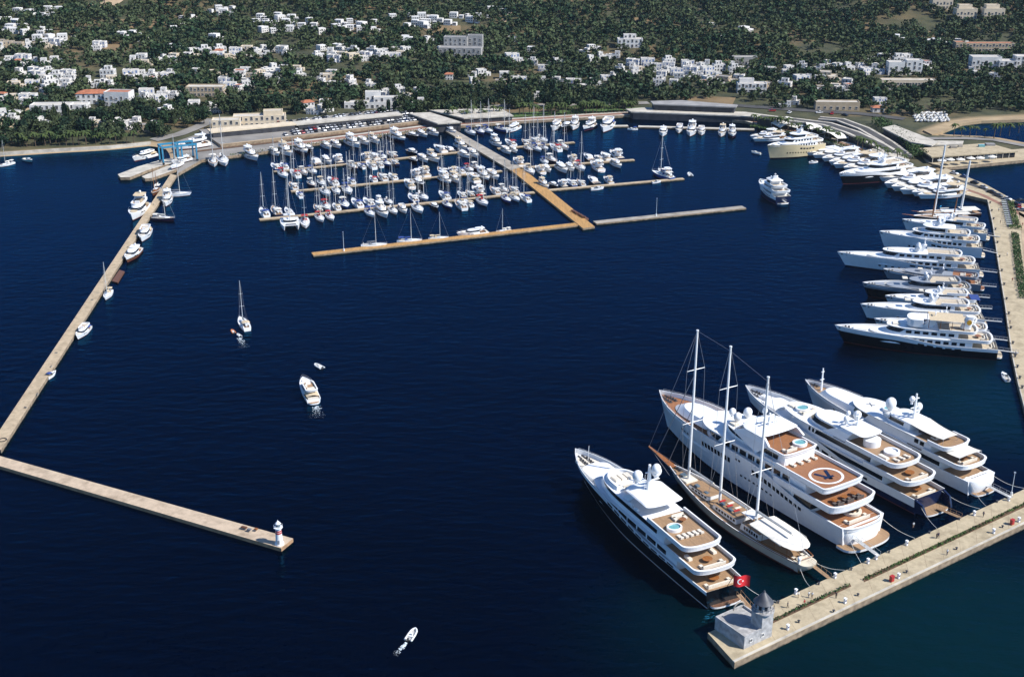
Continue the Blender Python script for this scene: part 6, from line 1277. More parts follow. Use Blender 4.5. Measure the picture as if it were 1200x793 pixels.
def tree_proto(kind, seed):
    m = ['foliage_0', 'foliage_1', 'foliage_2', 'foliage_3'][seed % 4]
    if kind == 'cypress_tree':
        r = empty(kind); V = crown_np(160, 1.0, 1, .45, seed, 3); V = V * [1.0, 1.0, 4.6] + [0, 0, 5.2]; tp = 2.0
    else:
        r = empty(kind); V = crown_np(330, 3.4, .72, .62, seed, 7) + [0, 0, 4.3]; tp = 4.0
    o = bpy.data.objects.new('crown', crown_mesh('crown', V, m)); C.objects.link(o); o.parent = r
    mb = MB(); rr = random.Random(seed); mb.tube((0, 0, -1), (0.1, 0, tp), .24, .14, 7)
    for k in range(3 if kind != 'cypress_tree' else 1): a = k * 2.1 + rr.random(); mb.tube((.1, 0, tp * .75), (.1 + 1.5 * math.cos(a) * (kind != 'cypress_tree'), 1.5 * math.sin(a) * (kind != 'cypress_tree'), tp + 1.2), .12, .05, 5)
    mb.build('trunk', 'bark', r); return r
def palm_proto(seed):
    r = empty('palm_tree'); rr = random.Random(seed); mb = MB(); mb.tube((0, 0, -.5), (.15, 0, 5.5), .22, .16, 7); mb.build('trunk', 'bark', r); mb = MB()
    for k in range(16):
        a = k * .39 * 2 + rr.random() * .3; up = rr.uniform(.2, 1.1); pts = []
        for i in range(6): t = i / 5; pts.append((.15 + math.cos(a) * 2.6 * t, math.sin(a) * 2.6 * t, 5.5 + up * 2 * t - 2.2 * t * t))
        w_ = [.12, .42, .5, .42, .28, .05]; L1 = [(x - math.sin(a) * w_[i], yv + math.cos(a) * w_[i], z - .12) for i, (x, yv, z) in enumerate(pts)]; L2 = [(x + math.sin(a) * w_[i], yv - math.cos(a) * w_[i], z - .12) for i, (x, yv, z) in enumerate(pts)]
        mb.loft([L1, pts, L2], False)
    mb.build('crown', 'palm_green', r); return r
TP = [tree_proto('broadleaf_tree', i) for i in range(6)]; CY = [tree_proto('cypress_tree', 11), tree_proto('cypress_tree', 14)]; PM = [palm_proto(1), palm_proto(2)]
pts = []
HX = np.array([h_[2].x for h_ in houses] + [o_[0] for o_ in OCC]); HY = np.array([h_[2].y for h_ in houses] + [o_[1] for o_ in OCC]); HR = np.array([4.1] * len(houses) + [o_[2] + 1 for o_ in OCC])
for y0, y1, sp in ((540, 850, 6.4), (850, 1250, 6.6), (1250, 1600, 9)):
    gx, gy = np.meshgrid(np.arange(-.48 * y1 - 60, .48 * y1 + 60, sp), np.arange(y0, y1, sp)); gx = gx + tn.uniform(-.5, .5, gx.shape) * sp; gy = gy + tn.uniform(-.5, .5, gy.shape) * sp
    pts.append(np.stack([gx.ravel(), gy.ravel()], 1))
pts = np.concatenate(pts); tx, ty = pts[:, 0], pts[:, 1]
hh_, dd_ = height(tx, ty)
ok = (np.abs(tx) < .46 * ty + 60) & (dd_ > 16)
gpx, gpy = pxof((tx, ty, hh_))
n1 = .8 * wob(tx, ty, 110, 21) + .6 * wob(tx, ty, 36, 22); ok &= (n1 > -.85) | (hh_ > 30) & (n1 > -1.05)
parkline = np.array(QW); pd_ = np.min(np.hypot(tx[:, None] - parkline[None, :, 0], ty[:, None] - parkline[None, :, 1]), 1)
for a, b, lim in ((195, 245, 150), (245, 540, 136), (540, 600, 133), (600, 745, 134), (745, 905, 120), (905, 1040, 128), (1040, 1075, 136), (1075, 1110, 133), (1110, 1260, 136)): ok &= ~((gpx > a) & (gpx < b) & (gpy > lim))
ok &= (tn.uniform(size=len(tx)) < np.clip(.84 + .3 * n1 + .2 * (hh_ > 25), .45, .99))
idx = np.nonzero(ok)[0]; keep = []
for i in idx:
    if ty[i] < 2000 and len(HX) and np.any((tx[i] - HX) ** 2 + (ty[i] - HY) ** 2 < (HR + .5) ** 2): continue
    if ty[i] < 1900 and len(HX) and np.any((np.abs(tx[i] - HX) < HR * .9) & (HY - ty[i] > 0) & (HY - ty[i] < 6.5)): continue      # gardens open towards the sea
    keep.append(i)
keep = np.array(keep); keep = keep[np.argsort(ty[keep] + np.abs(tx[keep]) * .3)]
px_all = [pxof((tx[i], ty[i], hh_[i] + 3)) for i in keep]
inframe = [k for k, (a, b) in enumerate(px_all) if 0 < a < 1200 and 0 < b < 400]
near = set(inframe[:285]); solo = []
for k in near: solo.append((px_all[k][0], px_all[k][1], keep[k]))
cnt = {}; TD = ['dark round tree', 'mid green round tree', 'deep green bushy tree', 'olive green spreading tree', 'dense dark tree', 'green wide tree']
for px, py, i in sorted(solo):
    z = zone(px, py); kd = 'cypress' if tn.uniform() < .08 else 'tree'; v = int(tn.randint(6)); c = cnt.get(z, 0); cnt[z] = c + 1
    s_ = tn.uniform(.7, 1.4); pr = CY[v % 2] if kd == 'cypress' else TP[v]
    place(pr, (tx[i], ty[i], hh_[i] - .1), tn.uniform(0, 6.28), '%s, %s from left, %s %s' % ('slim dark cypress' if kd == 'cypress' else TD[v], ordinal(c), z[0], z[1]), 'tree', 'trees along the shore', (s_, s_, s_ * tn.uniform(.85, 1.15)))
rest = [keep[k] for k in range(len(keep)) if k not in near]
rest = np.array(rest); fol = {0: [], 1: [], 2: [], 3: []}
tmpl = [[crown_np(64 if L_ == 0 else 34, 3.4, .72, .95 if L_ == 0 else 1.25, 50 + j, 6) + [0, 0, 3.6] for j in range(8)] for L_ in (0, 1)]
for i in rest:
    far = ty[i] > 1200; j = int(tn.randint(8)); a = tn.uniform(0, 6.28); s_ = tn.uniform(.6, 1.4) * (1.3 if ty[i] > 1300 else 1.0); ca, sa = math.cos(a), math.sin(a)
    V = tmpl[1 if far else 0][j] * s_; W_ = np.stack([V[..., 0] * ca - V[..., 1] * sa + tx[i], V[..., 0] * sa + V[..., 1] * ca + ty[i], V[..., 2] * tn.uniform(.8, 1.1) + hh_[i]], -1); fol[int(tn.randint(4)) if n1[i] > 0 else int(tn.choice([1, 3]))].append(W_)
allV = []; allM = []
for k in range(4): v_ = np.concatenate(fol[k]); allV.append(v_); allM.append(np.full(len(v_), k))
allV = np.concatenate(allV); allM = np.concatenate(allM); nq = len(allV)
me = mesh_np('woods', allV.reshape(-1, 3), np.arange(nq * 4).reshape(nq, 4), ['foliage_0', 'foliage_1', 'foliage_2', 'foliage_3'], allM)
wd = bpy.data.objects.new('woods', me); C.objects.link(wd); tag(wd, kind='stuff'); print('trees', len(keep), 'quads', nq)
# promenade palms
pc = 0
for x0, y0, x1, y1, n, wh in ((608, 136, 742, 132.5, 30, 'behind the lawn'), (880, 149, 985, 168, 16, 'below the ramp road'), (1000, 176, 1062, 196, 8, 'beside the kiosk'), (1114, 160, 1195, 163, 9, 'along the small cove'), (20, 172, 160, 168, 16, 'behind the beach'), (520, 141, 590, 138, 9, 'beside the walkway')):
    for i in range(n):
        t = (i + .5 + hn.uniform(-.3, .3)) / n; p = on(x0 + (x1 - x0) * t, y0 + (y1 - y0) * t + hn.uniform(-1, 1))
        place(PM[i % 2], (p.x, p.y, max(1.6, p.z) - .1), hn.random() * 6, 'palm tree, %s from left in the row %s' % (ordinal(i), wh), 'palm', 'palm trees of the promenade', hn.uniform(.8, 1.35))
# hedges
def hedge(a_pts, w_, h_, label, m='hedge_green', z=1.6, name='hedge', n=None):
    line = [tuple(at(x, y, z)[:2]) for x, y in a_pts]; q = []; rr = np.random.RandomState(len(line) + int(a_pts[0][0]))
    for a, b in zip(line, line[1:]):
        ln = math.hypot(b[0] - a[0], b[1] - a[1]); k = int(ln * w_ * 7 * (n or 1)); t = rr.uniform(size=k)[:, None]; d = np.array([(b[0] - a[0]) / ln, (b[1] - a[1]) / ln]); P = np.array(a) + (np.array(b) - np.array(a)) * t + np.array([-d[1], d[0]]) * rr.uniform(-w_ / 2, w_ / 2, (k, 1)); zz = z + rr.uniform(0, 1, (k, 1)) ** .6 * h_
        P = np.concatenate([P, zz], 1); u = rr.normal(size=(k, 3)); u /= np.linalg.norm(u, axis=1)[:, None]; v = np.cross(u, rr.normal(size=(k, 3))); v /= np.linalg.norm(v, axis=1)[:, None]; s_ = rr.uniform(.15, .4, (k, 1)) * min(1.6, .5 + h_ * .4); q.append(np.stack([P + u * s_, P + v * s_, P - u * s_, P - v * s_], 1))
    V = np.concatenate(q); o = bpy.data.objects.new(name, crown_mesh(name, V, m)); C.objects.link(o); return tag(o, label, 'hedge')
hedge([(1028, 144), (1046, 156), (1066, 172), (1078, 186)], 8, 4, 'tall dark hedge between the ramp roads and the roof terrace', z=2, n=.5)
hedge([(1180, 237), (1184, 252), (1190, 269)], 5, 1.2, 'bright green hedge strip beside the mole promenade', 'grass', z=1.65)
hedge([(1189, 274), (1192, 300), (1199, 350)], 3.0, 1.0, 'long planted strip of low shrubs on the mole', z=1.65, n=1.5)
hedge([(904.5, 728), (950, 706), (996, 685)], .8, .5, 'low shrubs in the short flower bed on the outer quay', z=1.66, n=2.0); hedge([(1012, 679.5), (1110, 634.5), (1215, 584)], .9, .5, 'grassy planting in the long flower bed on the outer quay', 'grass', z=1.66, n=2.2)
hedge([(270, 183), (330, 174), (420, 163), (515, 151)], 2.5, 1.2, 'row of yellowish shrubs along the promenade wall', 'palm_green', z=2.2, n=.4)
hedge([(880, 147.5), (930, 157), (985, 170), (1040, 192)], 6, 1.0, 'green planting below the white tents', 'grass', z=1.8, n=.5)
# terrace wall and dark pergola on the mole
mb = MB(); L0 = [at(1175.5, 238, 1.6), at(1182, 266, 1.6)]; d = (L0[1] - L0[0]) / 13
for i in range(14): p = L0[0] + d * i; mb.box((p.x, p.y, 2.9), (2.2, .5, .15))
po = mb.build('pergola', 'spar'); tag(po, 'dark pergola with white slats beside the mole promenade', 'pergola'); a, b = L0[0] + Vector((1.2, 0, 0)), L0[1] + Vector((1.2, 0, 0)); mb = MB(); mb.prism([(a.x - .5, a.y), (a.x + .5, a.y), (b.x + .5, b.y), (b.x - .5, b.y)], 1.5, 2.9); mb.build('screen', 'wall_dark', po)
ribbon('terrace_pavement', P2([(1192, 238), (1196, 262), (1202, 330)], 1.6), 0, 30, 1.64, 'paving_sand', kind='structure')

# tracks and roads up the slopes, sandy shore of the cove, sea wall of the beach
def hill_road(pts, wd, m, name='road'):
    P_ = [on(x, y_) for x, y_ in pts]; L_ = []
    for a, b in zip(P_, P_[1:]):
        n_ = max(2, int((b - a).length / 8)); L_ += [a.lerp(b, t / n_) for t in range(n_)]
    L_.append(P_[-1]); line = [(p_.x, p_.y) for p_ in L_]; a, b = off(line, wd / 2), off(line, -wd / 2); mb = MB(); n_ = len(line)
    mb.loft([[(*b[i], hz(*b[i]) + .35), (*line[i], hz(*line[i]) + .35), (*a[i], hz(*a[i]) + .35)] for i in range(n_)], False); tag(mb.build(name, m), kind='structure')
hill_road([(2, 14), (14, 6), (22, -2)], 14, 'paving_sand', 'track'); hill_road([(118, 14), (126, 6), (136, -1)], 16, 'paving_sand', 'track'); hill_road([(95, 12), (120, 11)], 40, 'paving_sand', 'bare_ground')
hill_road([(2, 162), (30, 135), (48, 118), (60, 108)], 7, 'paving_sand'); hill_road([(180, 165), (210, 158), (235, 148), (250, 140)], 8, 'asphalt_pale'); hill_road([(590, 27), (610, 10), (625, 2)], 5, 'paving_sand', 'track')
hill_road([(700, 126), (712, 116), (722, 108)], 7, 'asphalt_pale'); hill_road([(862, 90), (880, 80), (892, 74)], 6, 'paving_sand'); hill_road([(480, 131), (540, 128), (600, 124), (690, 123), (760, 121)], 8, 'asphalt_pale'); hill_road([(780, 122), (860, 124), (960, 131), (1010, 134), (1060, 140)], 8, 'asphalt'); hill_road([(1044, 110), (1047, 100), (1055, 95)], 5, 'asphalt_pale')
for a, b, c_, d_ in ((820, 43, 870, 46), (640, 8, 700, 12), (745, 26, 790, 28), (985, 36, 1010, 38), (1050, 37, 1080, 40), (500, 38, 540, 36), (118, 52, 150, 58), (145, 28, 190, 30), (800, 119, 860, 120), (660, 117, 690, 119), (500, 119, 540, 117), (930, 63, 905, 66), (1160, 8, 1200, 8)): hill_road([(a, b), ((a + c_) / 2, (b + d_) / 2 - 1), (c_, d_)], 26, 'dry_field', 'field')
slab('beach', P2([(1082, 153), (1112, 143.5), (1150, 139.5), (1200, 136.5), (1245, 136), (1245, 139), (1150, 142), (1128, 144.8), (1100, 156), (1092, 158)], 1.5), 0, 1.66, ['sand', 'sand'], kind='structure')
wall_strip('sea_wall', coast[0:4], 2, -.5, 1.9, .9, 'pale_concrete', label='long pale sea wall along the beach left of the boatyard', cat='wall')
hill_road([(1080, 163), (1130, 162.5), (1165, 164.5), (1210, 173)], 6, 'asphalt_pale')
# ---- cars
def car_proto(col):
    r = empty('car'); mb = MB()
    mb.loft([[(x, s_ * w_, z) for x, z in ((-2.15, .35), (-2.2, .75), (-1.9, .92), (.8, .92), (2.0, .78), (2.2, .5), (2.1, .3))] for s_, w_ in ((1, .86),)] + [[(x, -.86, z) for x, z in ((-2.15, .35), (-2.2, .75), (-1.9, .92), (.8, .92), (2.0, .78), (2.2, .5), (2.1, .3))]], True, True, True)
    mb.loft([[(-.95 - .0, .62, 1.42), (.2, .62, 1.42), (.2, -.62, 1.42), (-.95, -.62, 1.42)], [(-.9, .58, 1.46), (.15, .58, 1.46), (.15, -.58, 1.46), (-.9, -.58, 1.46)]], True, False, True); bd = mb.build('body', col, r)
    mb = MB(); mb.loft([[(-1.8, .80, .92), (1.1, .80, .92), (1.1, -.80, .92), (-1.8, -.80, .92)], [(-1.0, .63, 1.42), (.25, .63, 1.42), (.25, -.63, 1.42), (-1.0, -.63, 1.42)]], True); mb.build('window', 'glass', r)
    for x in (1.35, -1.35):
        for s_ in (1, -1): mb = MB(); mb.tube((x, s_ * .72, .32), (x, s_ * .9, .32), .32, n=10); mb.build('wheel', 'rubber', r)
    return r
CC = ['white', 'silver', 'black', 'red', 'blue', 'grey']; CP = [car_proto('car_' + c) for c in CC]
cr = random.Random(9)
qa, qb = Vector((*off(QW[:3], 17)[0], 0)), Vector((*off(QW[:3], 17)[2], 0)); dq = (qb - qa).normalized(); nq_ = Vector((-dq.y, dq.x, 0))
ctot = 0
for row in range(6):
    k = 0
    for i in range(46):
        u = 54 + i * 2.6 + row * 1.5; p = qa + dq * u + nq_ * (2 + row * 6.4)
        if cr.random() < .10 or u > 136 + row * 2.5: continue
        v = cr.choices(range(6), (4, 4, 2.5, .3, 1, 3))[0]; place(CP[v], (p.x, p.y, 3.2), math.atan2(nq_.y, nq_.x) + (math.pi if cr.random() < .4 else 0) + cr.uniform(-.03, .03), '%s car, %s from left, %s row of the car park' % (CC[v], ordinal(k), ordinal(row)), 'car', 'cars in the car park'); k += 1
for i, (x, y_) in enumerate(((1118, 204), (1130, 208), (1142, 215), (1152, 220.5), (1162, 226), (1170, 230), (1180, 234), (1191, 240))):
    p = at(x, y_, 1.65); v = (0, 4, 2, 1, 2, 5, 0, 2)[i]; place(CP[v], (p.x, p.y, 1.65), R(-52), '%s car, %s from the restaurant along the causeway road' % (CC[v], ordinal(i)), 'car', 'cars on the causeway')
for i, (x, y_) in enumerate(((1196, 236), (1194, 243), (1197, 247), (960, 133), (975, 134), (990, 136), (905, 131), (925, 133))):
    p = at(x, y_, 1.65) if x > 1100 else on(x, y_); v = (2, 3, 1, 0, 3, 2, 3, 0)[i]; place(CP[v], (p.x, p.y, max(1.65, p.z)), R(20) + i, '%s parked car, %s of the loose cars near the right hand roads' % (CC[v], ordinal(i)), 'car', 'loose cars near the right roads')
# small white hulls stored ashore by the cove
def stored_proto():
    h = Hull(6.5, 2.3, 1.1, 1.4, ws=.85, um=.4, pd=2.2, pw=1.6); y = Yacht('stored_boat', None, None, h, ['white_paint', 'antifoul', 'white_paint']); y.foredeck(0, .2, 'white_gelcoat'); y.box('cover', 'canvas', 0, 0, 1.0, 3, 1.5, .5); return y.r
STB = stored_proto(); k = 0
for row in range(4):
    for i in range(9):
        p = on(1071 + i * 4.6 + row * 1.2 + hn.uniform(-.9, .9), 134 + row * 2.9 + hn.uniform(-.3, .3)); place(STB, (p.x, p.y, p.z + .5), R(60) + hn.uniform(-.5, .5), 'white stored boat, %s from left in the %s row by the cove' % (ordinal(i), ordinal(row)), 'boat', 'boats stored ashore by the cove', hn.uniform(.55, .75))
# ---- boatyard travel lifts and yachts ashore
def lift(px, py, rz, label):
    p = at(px, py, 1.74); r = empty('boat_lift', (p.x, p.y, 1.74), rz, label, 'boat lift')
    mb = MB(); [mb.box((a * 5, b * 4, 4.5), (.7, .7, 9)) for a in (1, -1) for b in (1, -1)]; mb.box((0, 4, 9), (11, .8, .9)); mb.box((0, -4, 9), (11, .8, .9)); mb.box((-5, 0, 9.02), (.8, 8, .8)); mb.build('frame', 'lift_blue', r)
    for a in (1, -1):
        for b in (1, -1): mb = MB(); mb.tube((a * 5, b * 4 - .4, .6), (a * 5, b * 4 + .4, .6), .6, n=12); mb.build('wheel', 'rubber', r)
    mb = MB(); [mb.path([(a, 4, 9), (a, 2, 2.4), (a, -2, 2.4), (a, -4, 9)], .08, 4) for a in (3, -3)]; mb.build('sling', 'gear', r)
lift(201, 190, R(28), 'blue boat lift gantry on the finger piers'); lift(218, 188, R(28), 'second blue boat lift gantry on the boatyard apron')
for i, (pr, a, b, lb, L_) in enumerate(((MP[0][0], (214, 176), (238, 172), 'white motor yacht standing ashore at the back of the boatyard', 20), (MP[3][0], (158, 190), (180, 184), 'white motor yacht with beige cover standing ashore by the lifts', 16), (SP[3][0], (200, 200), (214, 193), 'white sailing yacht ashore on the boatyard apron', 12), (MP[1][0], (205, 193), (220, 189), 'low white sports cruiser ashore between the boat lifts', 13))):
    o = boat_at(pr, a, b, lb, 'boat', None, 1.8, 1.8, None, L_); o.location.z = 2.3
# ---- lighthouses
p = at(327.5, 637, 1.0); r = empty('lighthouse', (p.x, p.y, 1.0), 0, 'white lighthouse with two red bands at the tip of the detached jetty', 'lighthouse'); r.scale = (.92, .92, .86)
mb = MB(); mb.lathe([(1.25, 0), (1.2, .5), (.98, .55), (.93, 1.9)], 18); mb.lathe([(.93, 1.9), (.85, 3.5)], 18); mb.lathe([(.82, 4.0), (.81, 4.15)], 18); mb.lathe([(.79, 4.6), (.76, 5.3)], 18); mb.build('tower', 'white_paint', r, 40)
for z0, z1, r0, r1 in ((3.5, 4.0, .86, .84), (4.15, 4.6, .83, .80)): mb = MB(); mb.lathe([(r0, z0), (r1, z1)], 18); mb.build('red_band', 'red_paint', r, 40)
mb = MB(); mb.lathe([(.8, 5.25), (1.2, 5.35), (1.2, 5.5)], 18); mb.build('gallery', 'white_paint', r, 40); mb = MB(); mb.path([(1.15 * math.cos(k * math.pi / 6), 1.15 * math.sin(k * math.pi / 6), 6.1) for k in range(13)], .04, 4); [mb.tube((1.15 * math.cos(k * math.pi / 3), 1.15 * math.sin(k * math.pi / 3), 5.5), (1.15 * math.cos(k * math.pi / 3), 1.15 * math.sin(k * math.pi / 3), 6.1), .03, n=4) for k in range(6)]; mb.build('rail', 'white_paint', r)
mb = MB(); mb.lathe([(.55, 5.5), (.55, 6.6)], 12); mb.build('lantern', 'pale_glass', r); mb = MB(); mb.lathe([(.75, 6.6), (.6, 6.9), (.1, 7.4), (.08, 7.7)], 14); mb.build('roof', 'white_paint', r, 40)
mb = MB(); mb.box((0, -1.0, .95), (.6, .3, 1.6)); mb.build('door', 'grey_paint', r)
ang = heading(OQ[0], OQ[1]); c = at(871.5, 760.6, 1.6) + Matrix.Rotation(ang, 3, 'Z') @ Vector((4.1, 4.45, 0))
r = empty('lighthouse', (c.x, c.y, 1.6), ang, 'small grey stone lighthouse house with square tower and dark conical roof at the quay corner', 'lighthouse')
mb = MB(); mb.prism([(-4.1, -4.45), (4.1, -4.45), (4.1, 4.45), (-4.1, 4.45)], 0, 2.7)
for c_, d_ in (((0, -4.3, 2.95), (8.2, .3, .5)), ((0, 4.3, 2.95), (8.2, .3, .5)), ((-3.95, 0, 2.95), (.3, 8.3, .5)), ((3.95, 0, 2.95), (.3, 8.3, .5))): mb.box(c_, d_)
mb.build('house', 'stone_grey', r)
mb = MB(); mb.box((-1.0, 1.6, 2.72), (5.6, 5.2, .06)); mb.build('roof', 'roof_grey', r)
tx_, ty_ = 2.46, -2.83; mb = MB(); mb.box((tx_, ty_, 4.55), (3.3, 3.26, 3.72)); mb.build('tower', 'stone_grey', r)
mb = MB(); mb.lathe([(1.9, 6.2), (2.45, 6.45), (2.45, 6.7), (2.0, 6.7)], 24, (tx_, ty_)); mb.build('gallery', 'stone_grey', r, 40)
mb = MB(); mb.path([(tx_ + 2.35 * math.cos(k * math.pi / 8), ty_ + 2.35 * math.sin(k * math.pi / 8), 7.6) for k in range(17)], .045, 4); [mb.tube((tx_ + 2.35 * math.cos(k * math.pi / 6), ty_ + 2.35 * math.sin(k * math.pi / 6), 6.7), (tx_ + 2.35 * math.cos(k * math.pi / 6), ty_ + 2.35 * math.sin(k * math.pi / 6), 7.6), .035, n=4) for k in range(12)]; mb.build('rail', 'gear', r)
mb = MB(); mb.lathe([(1.75, 6.7), (1.7, 8.5), (1.85, 8.55)], 8, (tx_, ty_)); lt = mb.build('lantern_room', 'stone_grey', r)
for k in range(8): a = (k + .5) * math.pi / 4; mb = MB(); mb.box((tx_ + 1.62 * math.cos(a), ty_ + 1.62 * math.sin(a), 7.7), (.12, .6, .9), a); mb.build('window', 'window_dark', lt)
mb = MB(); mb.lathe([(2.15, 8.5), (1.3, 9.5), (.2, 10.9), (.12, 10.95)], 24, (tx_, ty_)); mb.sphere((tx_, ty_, 11.05), .25, 10, 6); mb.build('spire', 'lead_roof', r, 40)
for x, yv, rz in ((-2.2, -4.47, 0), (1.2, -4.47, 0)): add_win(r, x, yv, 1.2, rz, .6, .7)
mb = MB(); mb.box((4.13, .6, 1.05), (.08, 1.0, 2.1)); mb.build('door', 'brown_wood', r)
mb = MB(); mb.path([(2.6 - 1.6 * math.cos(k * .35) , 4.2, 2.9 + 1.5 * math.sin(k * .35)) for k in range(10)], .18, 6); mb.build('arch_wall', 'stone', r)
# ---- quay furniture
q = lambda x, y: (820 + x / 3.158, 570 + y / 3.158)
def pedestal_proto():
    r = empty('power_pedestal'); mb = MB(); mb.box((0, 0, .55), (.5, .5, 1.1), taper=.9); mb.box((0, 0, 1.2), (.62, .62, .22)); mb.build('body', 'white_paint', r); mb = MB(); mb.box((0, -.26, .7), (.3, .06, .35)); mb.build('socket_panel', 'canvas_blue', r); mb = MB(); mb.box((0, 0, .03), (.9, .9, .06)); mb.build('base', 'grey_concrete', r); return r
def bollard_proto():
    mb = MB(); mb.lathe([(.26, 0), (.2, .1), (.17, .4), (.32, .48), (.34, .56), (.15, .62)], 12); return mb.build('bollard', 'gear', None, 40)
def cabinet_proto():
    r = empty('hose_cabinet'); mb = MB(); mb.box((0, 0, .75), (1.0, .7, 1.3)); mb.box((0, 0, 1.45), (1.1, .8, .12)); mb.build('body', 'red_paint', r); mb = MB(); mb.box((0, -.37, .75), (.8, .05, 1.0)); mb.build('door', 'red_paint', r); mb = MB(); mb.box((.3, -.41, .75), (.05, .04, .3)); mb.build('handle', 'alloy', r); return r
PED, BOL, CAB = pedestal_proto(), bollard_proto(), cabinet_proto()
for i, (x, y_) in enumerate(((355, 396), (500, 337), (622, 283), (652, 268), (765, 216), (1015, 106), (1143, 52), (325, 528), (537, 430), (735, 338), (1087, 172), (1180, 130))):
    p = at(*q(x, y_), 1.6); inner = i < 7; place(PED, (p.x, p.y, 1.6), ang, 'white power pedestal, %s from the lighthouse along the %s edge of the outer quay' % (ordinal(i if inner else i - 7), 'berth' if inner else 'seaward'), 'power pedestal', 'power pedestals on the outer quay')
for i, (x, y_) in enumerate(((366, 502), (495, 464), (585, 403), (765, 318), (950, 232), (1120, 151), (290, 430), (440, 362), (560, 308), (700, 244), (850, 172), (960, 122), (1100, 58))):
    p = at(*q(x, y_), 1.6); inner = i >= 6; place(BOL, (p.x, p.y, 1.6), 0, 'dark mooring bollard, %s from the lighthouse on the %s edge of the outer quay' % (ordinal(i - 6 if inner else i), 'berth' if inner else 'seaward'), 'bollard', 'bollards on the outer quay')
for i, (x, y_) in enumerate(((710, 350), (1155, 140))): p = at(*q(x, y_), 1.6); place(CAB, (p.x, p.y, 1.6), ang, 'red hose cabinet on the outer quay, %s the lighthouse' % ('nearer' if i == 0 else 'farther from'), 'hose cabinet', 'red hose cabinets')
for i in range(16):
    a, b = Vector((*ME[2 + i // 3], 0)), Vector((*ME[3 + i // 3], 0)); p = a.lerp(b, (i % 3 + .5) / 3) + Vector((.9, 0, 0)); place(BOL, (p.x, p.y, 1.6), 0, 'dark mooring bollard, %s from the causeway along the mole edge' % ordinal(i), 'bollard', 'bollards along the mole', 1.5)
def lamp(px, py, z, ht, label):
    p = at(px, py, z); r = empty('light_post', (p.x, p.y, z), 0, label, 'light post'); mb = MB(); mb.tube((0, 0, 0), (0, 0, ht), .1, .06, 6); mb.build('post', 'spar', r); mb = MB(); mb.box((0, 0, ht + .15), (.4, .4, .3)); mb.build('lamp_head', 'alloy', r); mb = MB(); mb.tube((0, 0, 0), (0, 0, .9), .35, .3, 8); mb.build('base', 'white_paint', r)
lamp(1185, 580, 1.6, 6.5, 'tall thin light post on the outer quay near the right edge'); lamp(403, 294, .8, 8, 'thin white light post on the left wave breaker pontoon'); lamp(769, 253, .8, 8, 'thin white light post on the grey wave breaker pontoon')
# ---- people on the quays
def person_proto(top, bottom, hairm, step=.0, arm=.0):
    r = empty('person'); me = bpy.data.meshes.new('body'); V = {}; vs, es, rad = [], [], []
    def v(p, r_): vs.append(p); rad.append(r_); return len(vs) - 1
    pel = v((0, 0, .95), (.15, .12)); ch = v((0, .02, 1.28), (.17, .12)); nk = v((0, 0, 1.48), (.06, .06)); hd = v((0, .02, 1.60), (.09, .10)); tp = v((0, .02, 1.72), (.07, .08)); es += [(pel, ch), (ch, nk), (nk, hd), (hd, tp)]
    for s_ in (1, -1):
        st = step * s_; hp = v((s_ * .09, 0, .88), (.10, .10)); kn = v((s_ * .10, st * .5 + .02, .48), (.065, .07)); an = v((s_ * .10, st - .02, .09), (.045, .05)); to = v((s_ * .11, st + .14, .04), (.045, .035)); es += [(pel, hp), (hp, kn), (kn, an), (an, to)]
        sh = v((s_ * .19, 0, 1.40), (.06, .06)); el = v((s_ * .25, -st * .3 - .02, 1.13), (.045, .045)); wr = v((s_ * .26, -st * .6 + arm + .06, .90), (.035, .035)); ha = v((s_ * .26, -st * .6 + arm + .09, .81), (.045, .03)); es += [(ch, sh), (sh, el), (el, wr), (wr, ha)]
    me.from_pydata(vs, es, []); o = bpy.data.objects.new('body', me); C.objects.link(o); md = o.modifiers.new('skin', 'SKIN'); sv = me.skin_vertices[0].data
    for i, r_ in enumerate(rad): sv[i].radius = r_
    sv[0].use_root = True; sb = o.modifiers.new('sub', 'SUBSURF'); sb.levels = sb.render_levels = 2
    dg = bpy.context.evaluated_depsgraph_get(); m2 = bpy.data.meshes.new_from_object(o.evaluated_get(dg)); o.modifiers.clear(); o.data = m2; m2.materials.clear()
    for x in ('skin', top, bottom, hairm, 'gear'): m2.materials.append(M[x])
    for p_ in m2.polygons:
        z = p_.center.z; x = abs(p_.center.x); p_.use_smooth = True
        p_.material_index = 4 if z < .08 else 0 if z < .5 and bottom == 'cloth_tan' else 2 if z < .97 and x < .21 else 3 if z > 1.66 or (z > 1.56 and p_.center.y < -.02) else 1 if (z < 1.45 and (x < .2 or z > 1.16)) else 0
    o.parent = r; return r
PP = [person_proto('cloth_white', 'cloth_navy', 'hair', .18), person_proto('cloth_dark', 'cloth_dark', 'hair', .0), person_proto('cloth_red', 'cloth_tan', 'hair', .22), person_proto('cloth_white', 'cloth_tan', 'hair', .05), person_proto('cloth_navy', 'cloth_dark', 'hair', -.2)]
PD = ['person in white top and navy trousers', 'person dressed in black', 'person in red top and tan shorts', 'person in white top and tan shorts', 'person in navy top and dark trousers']
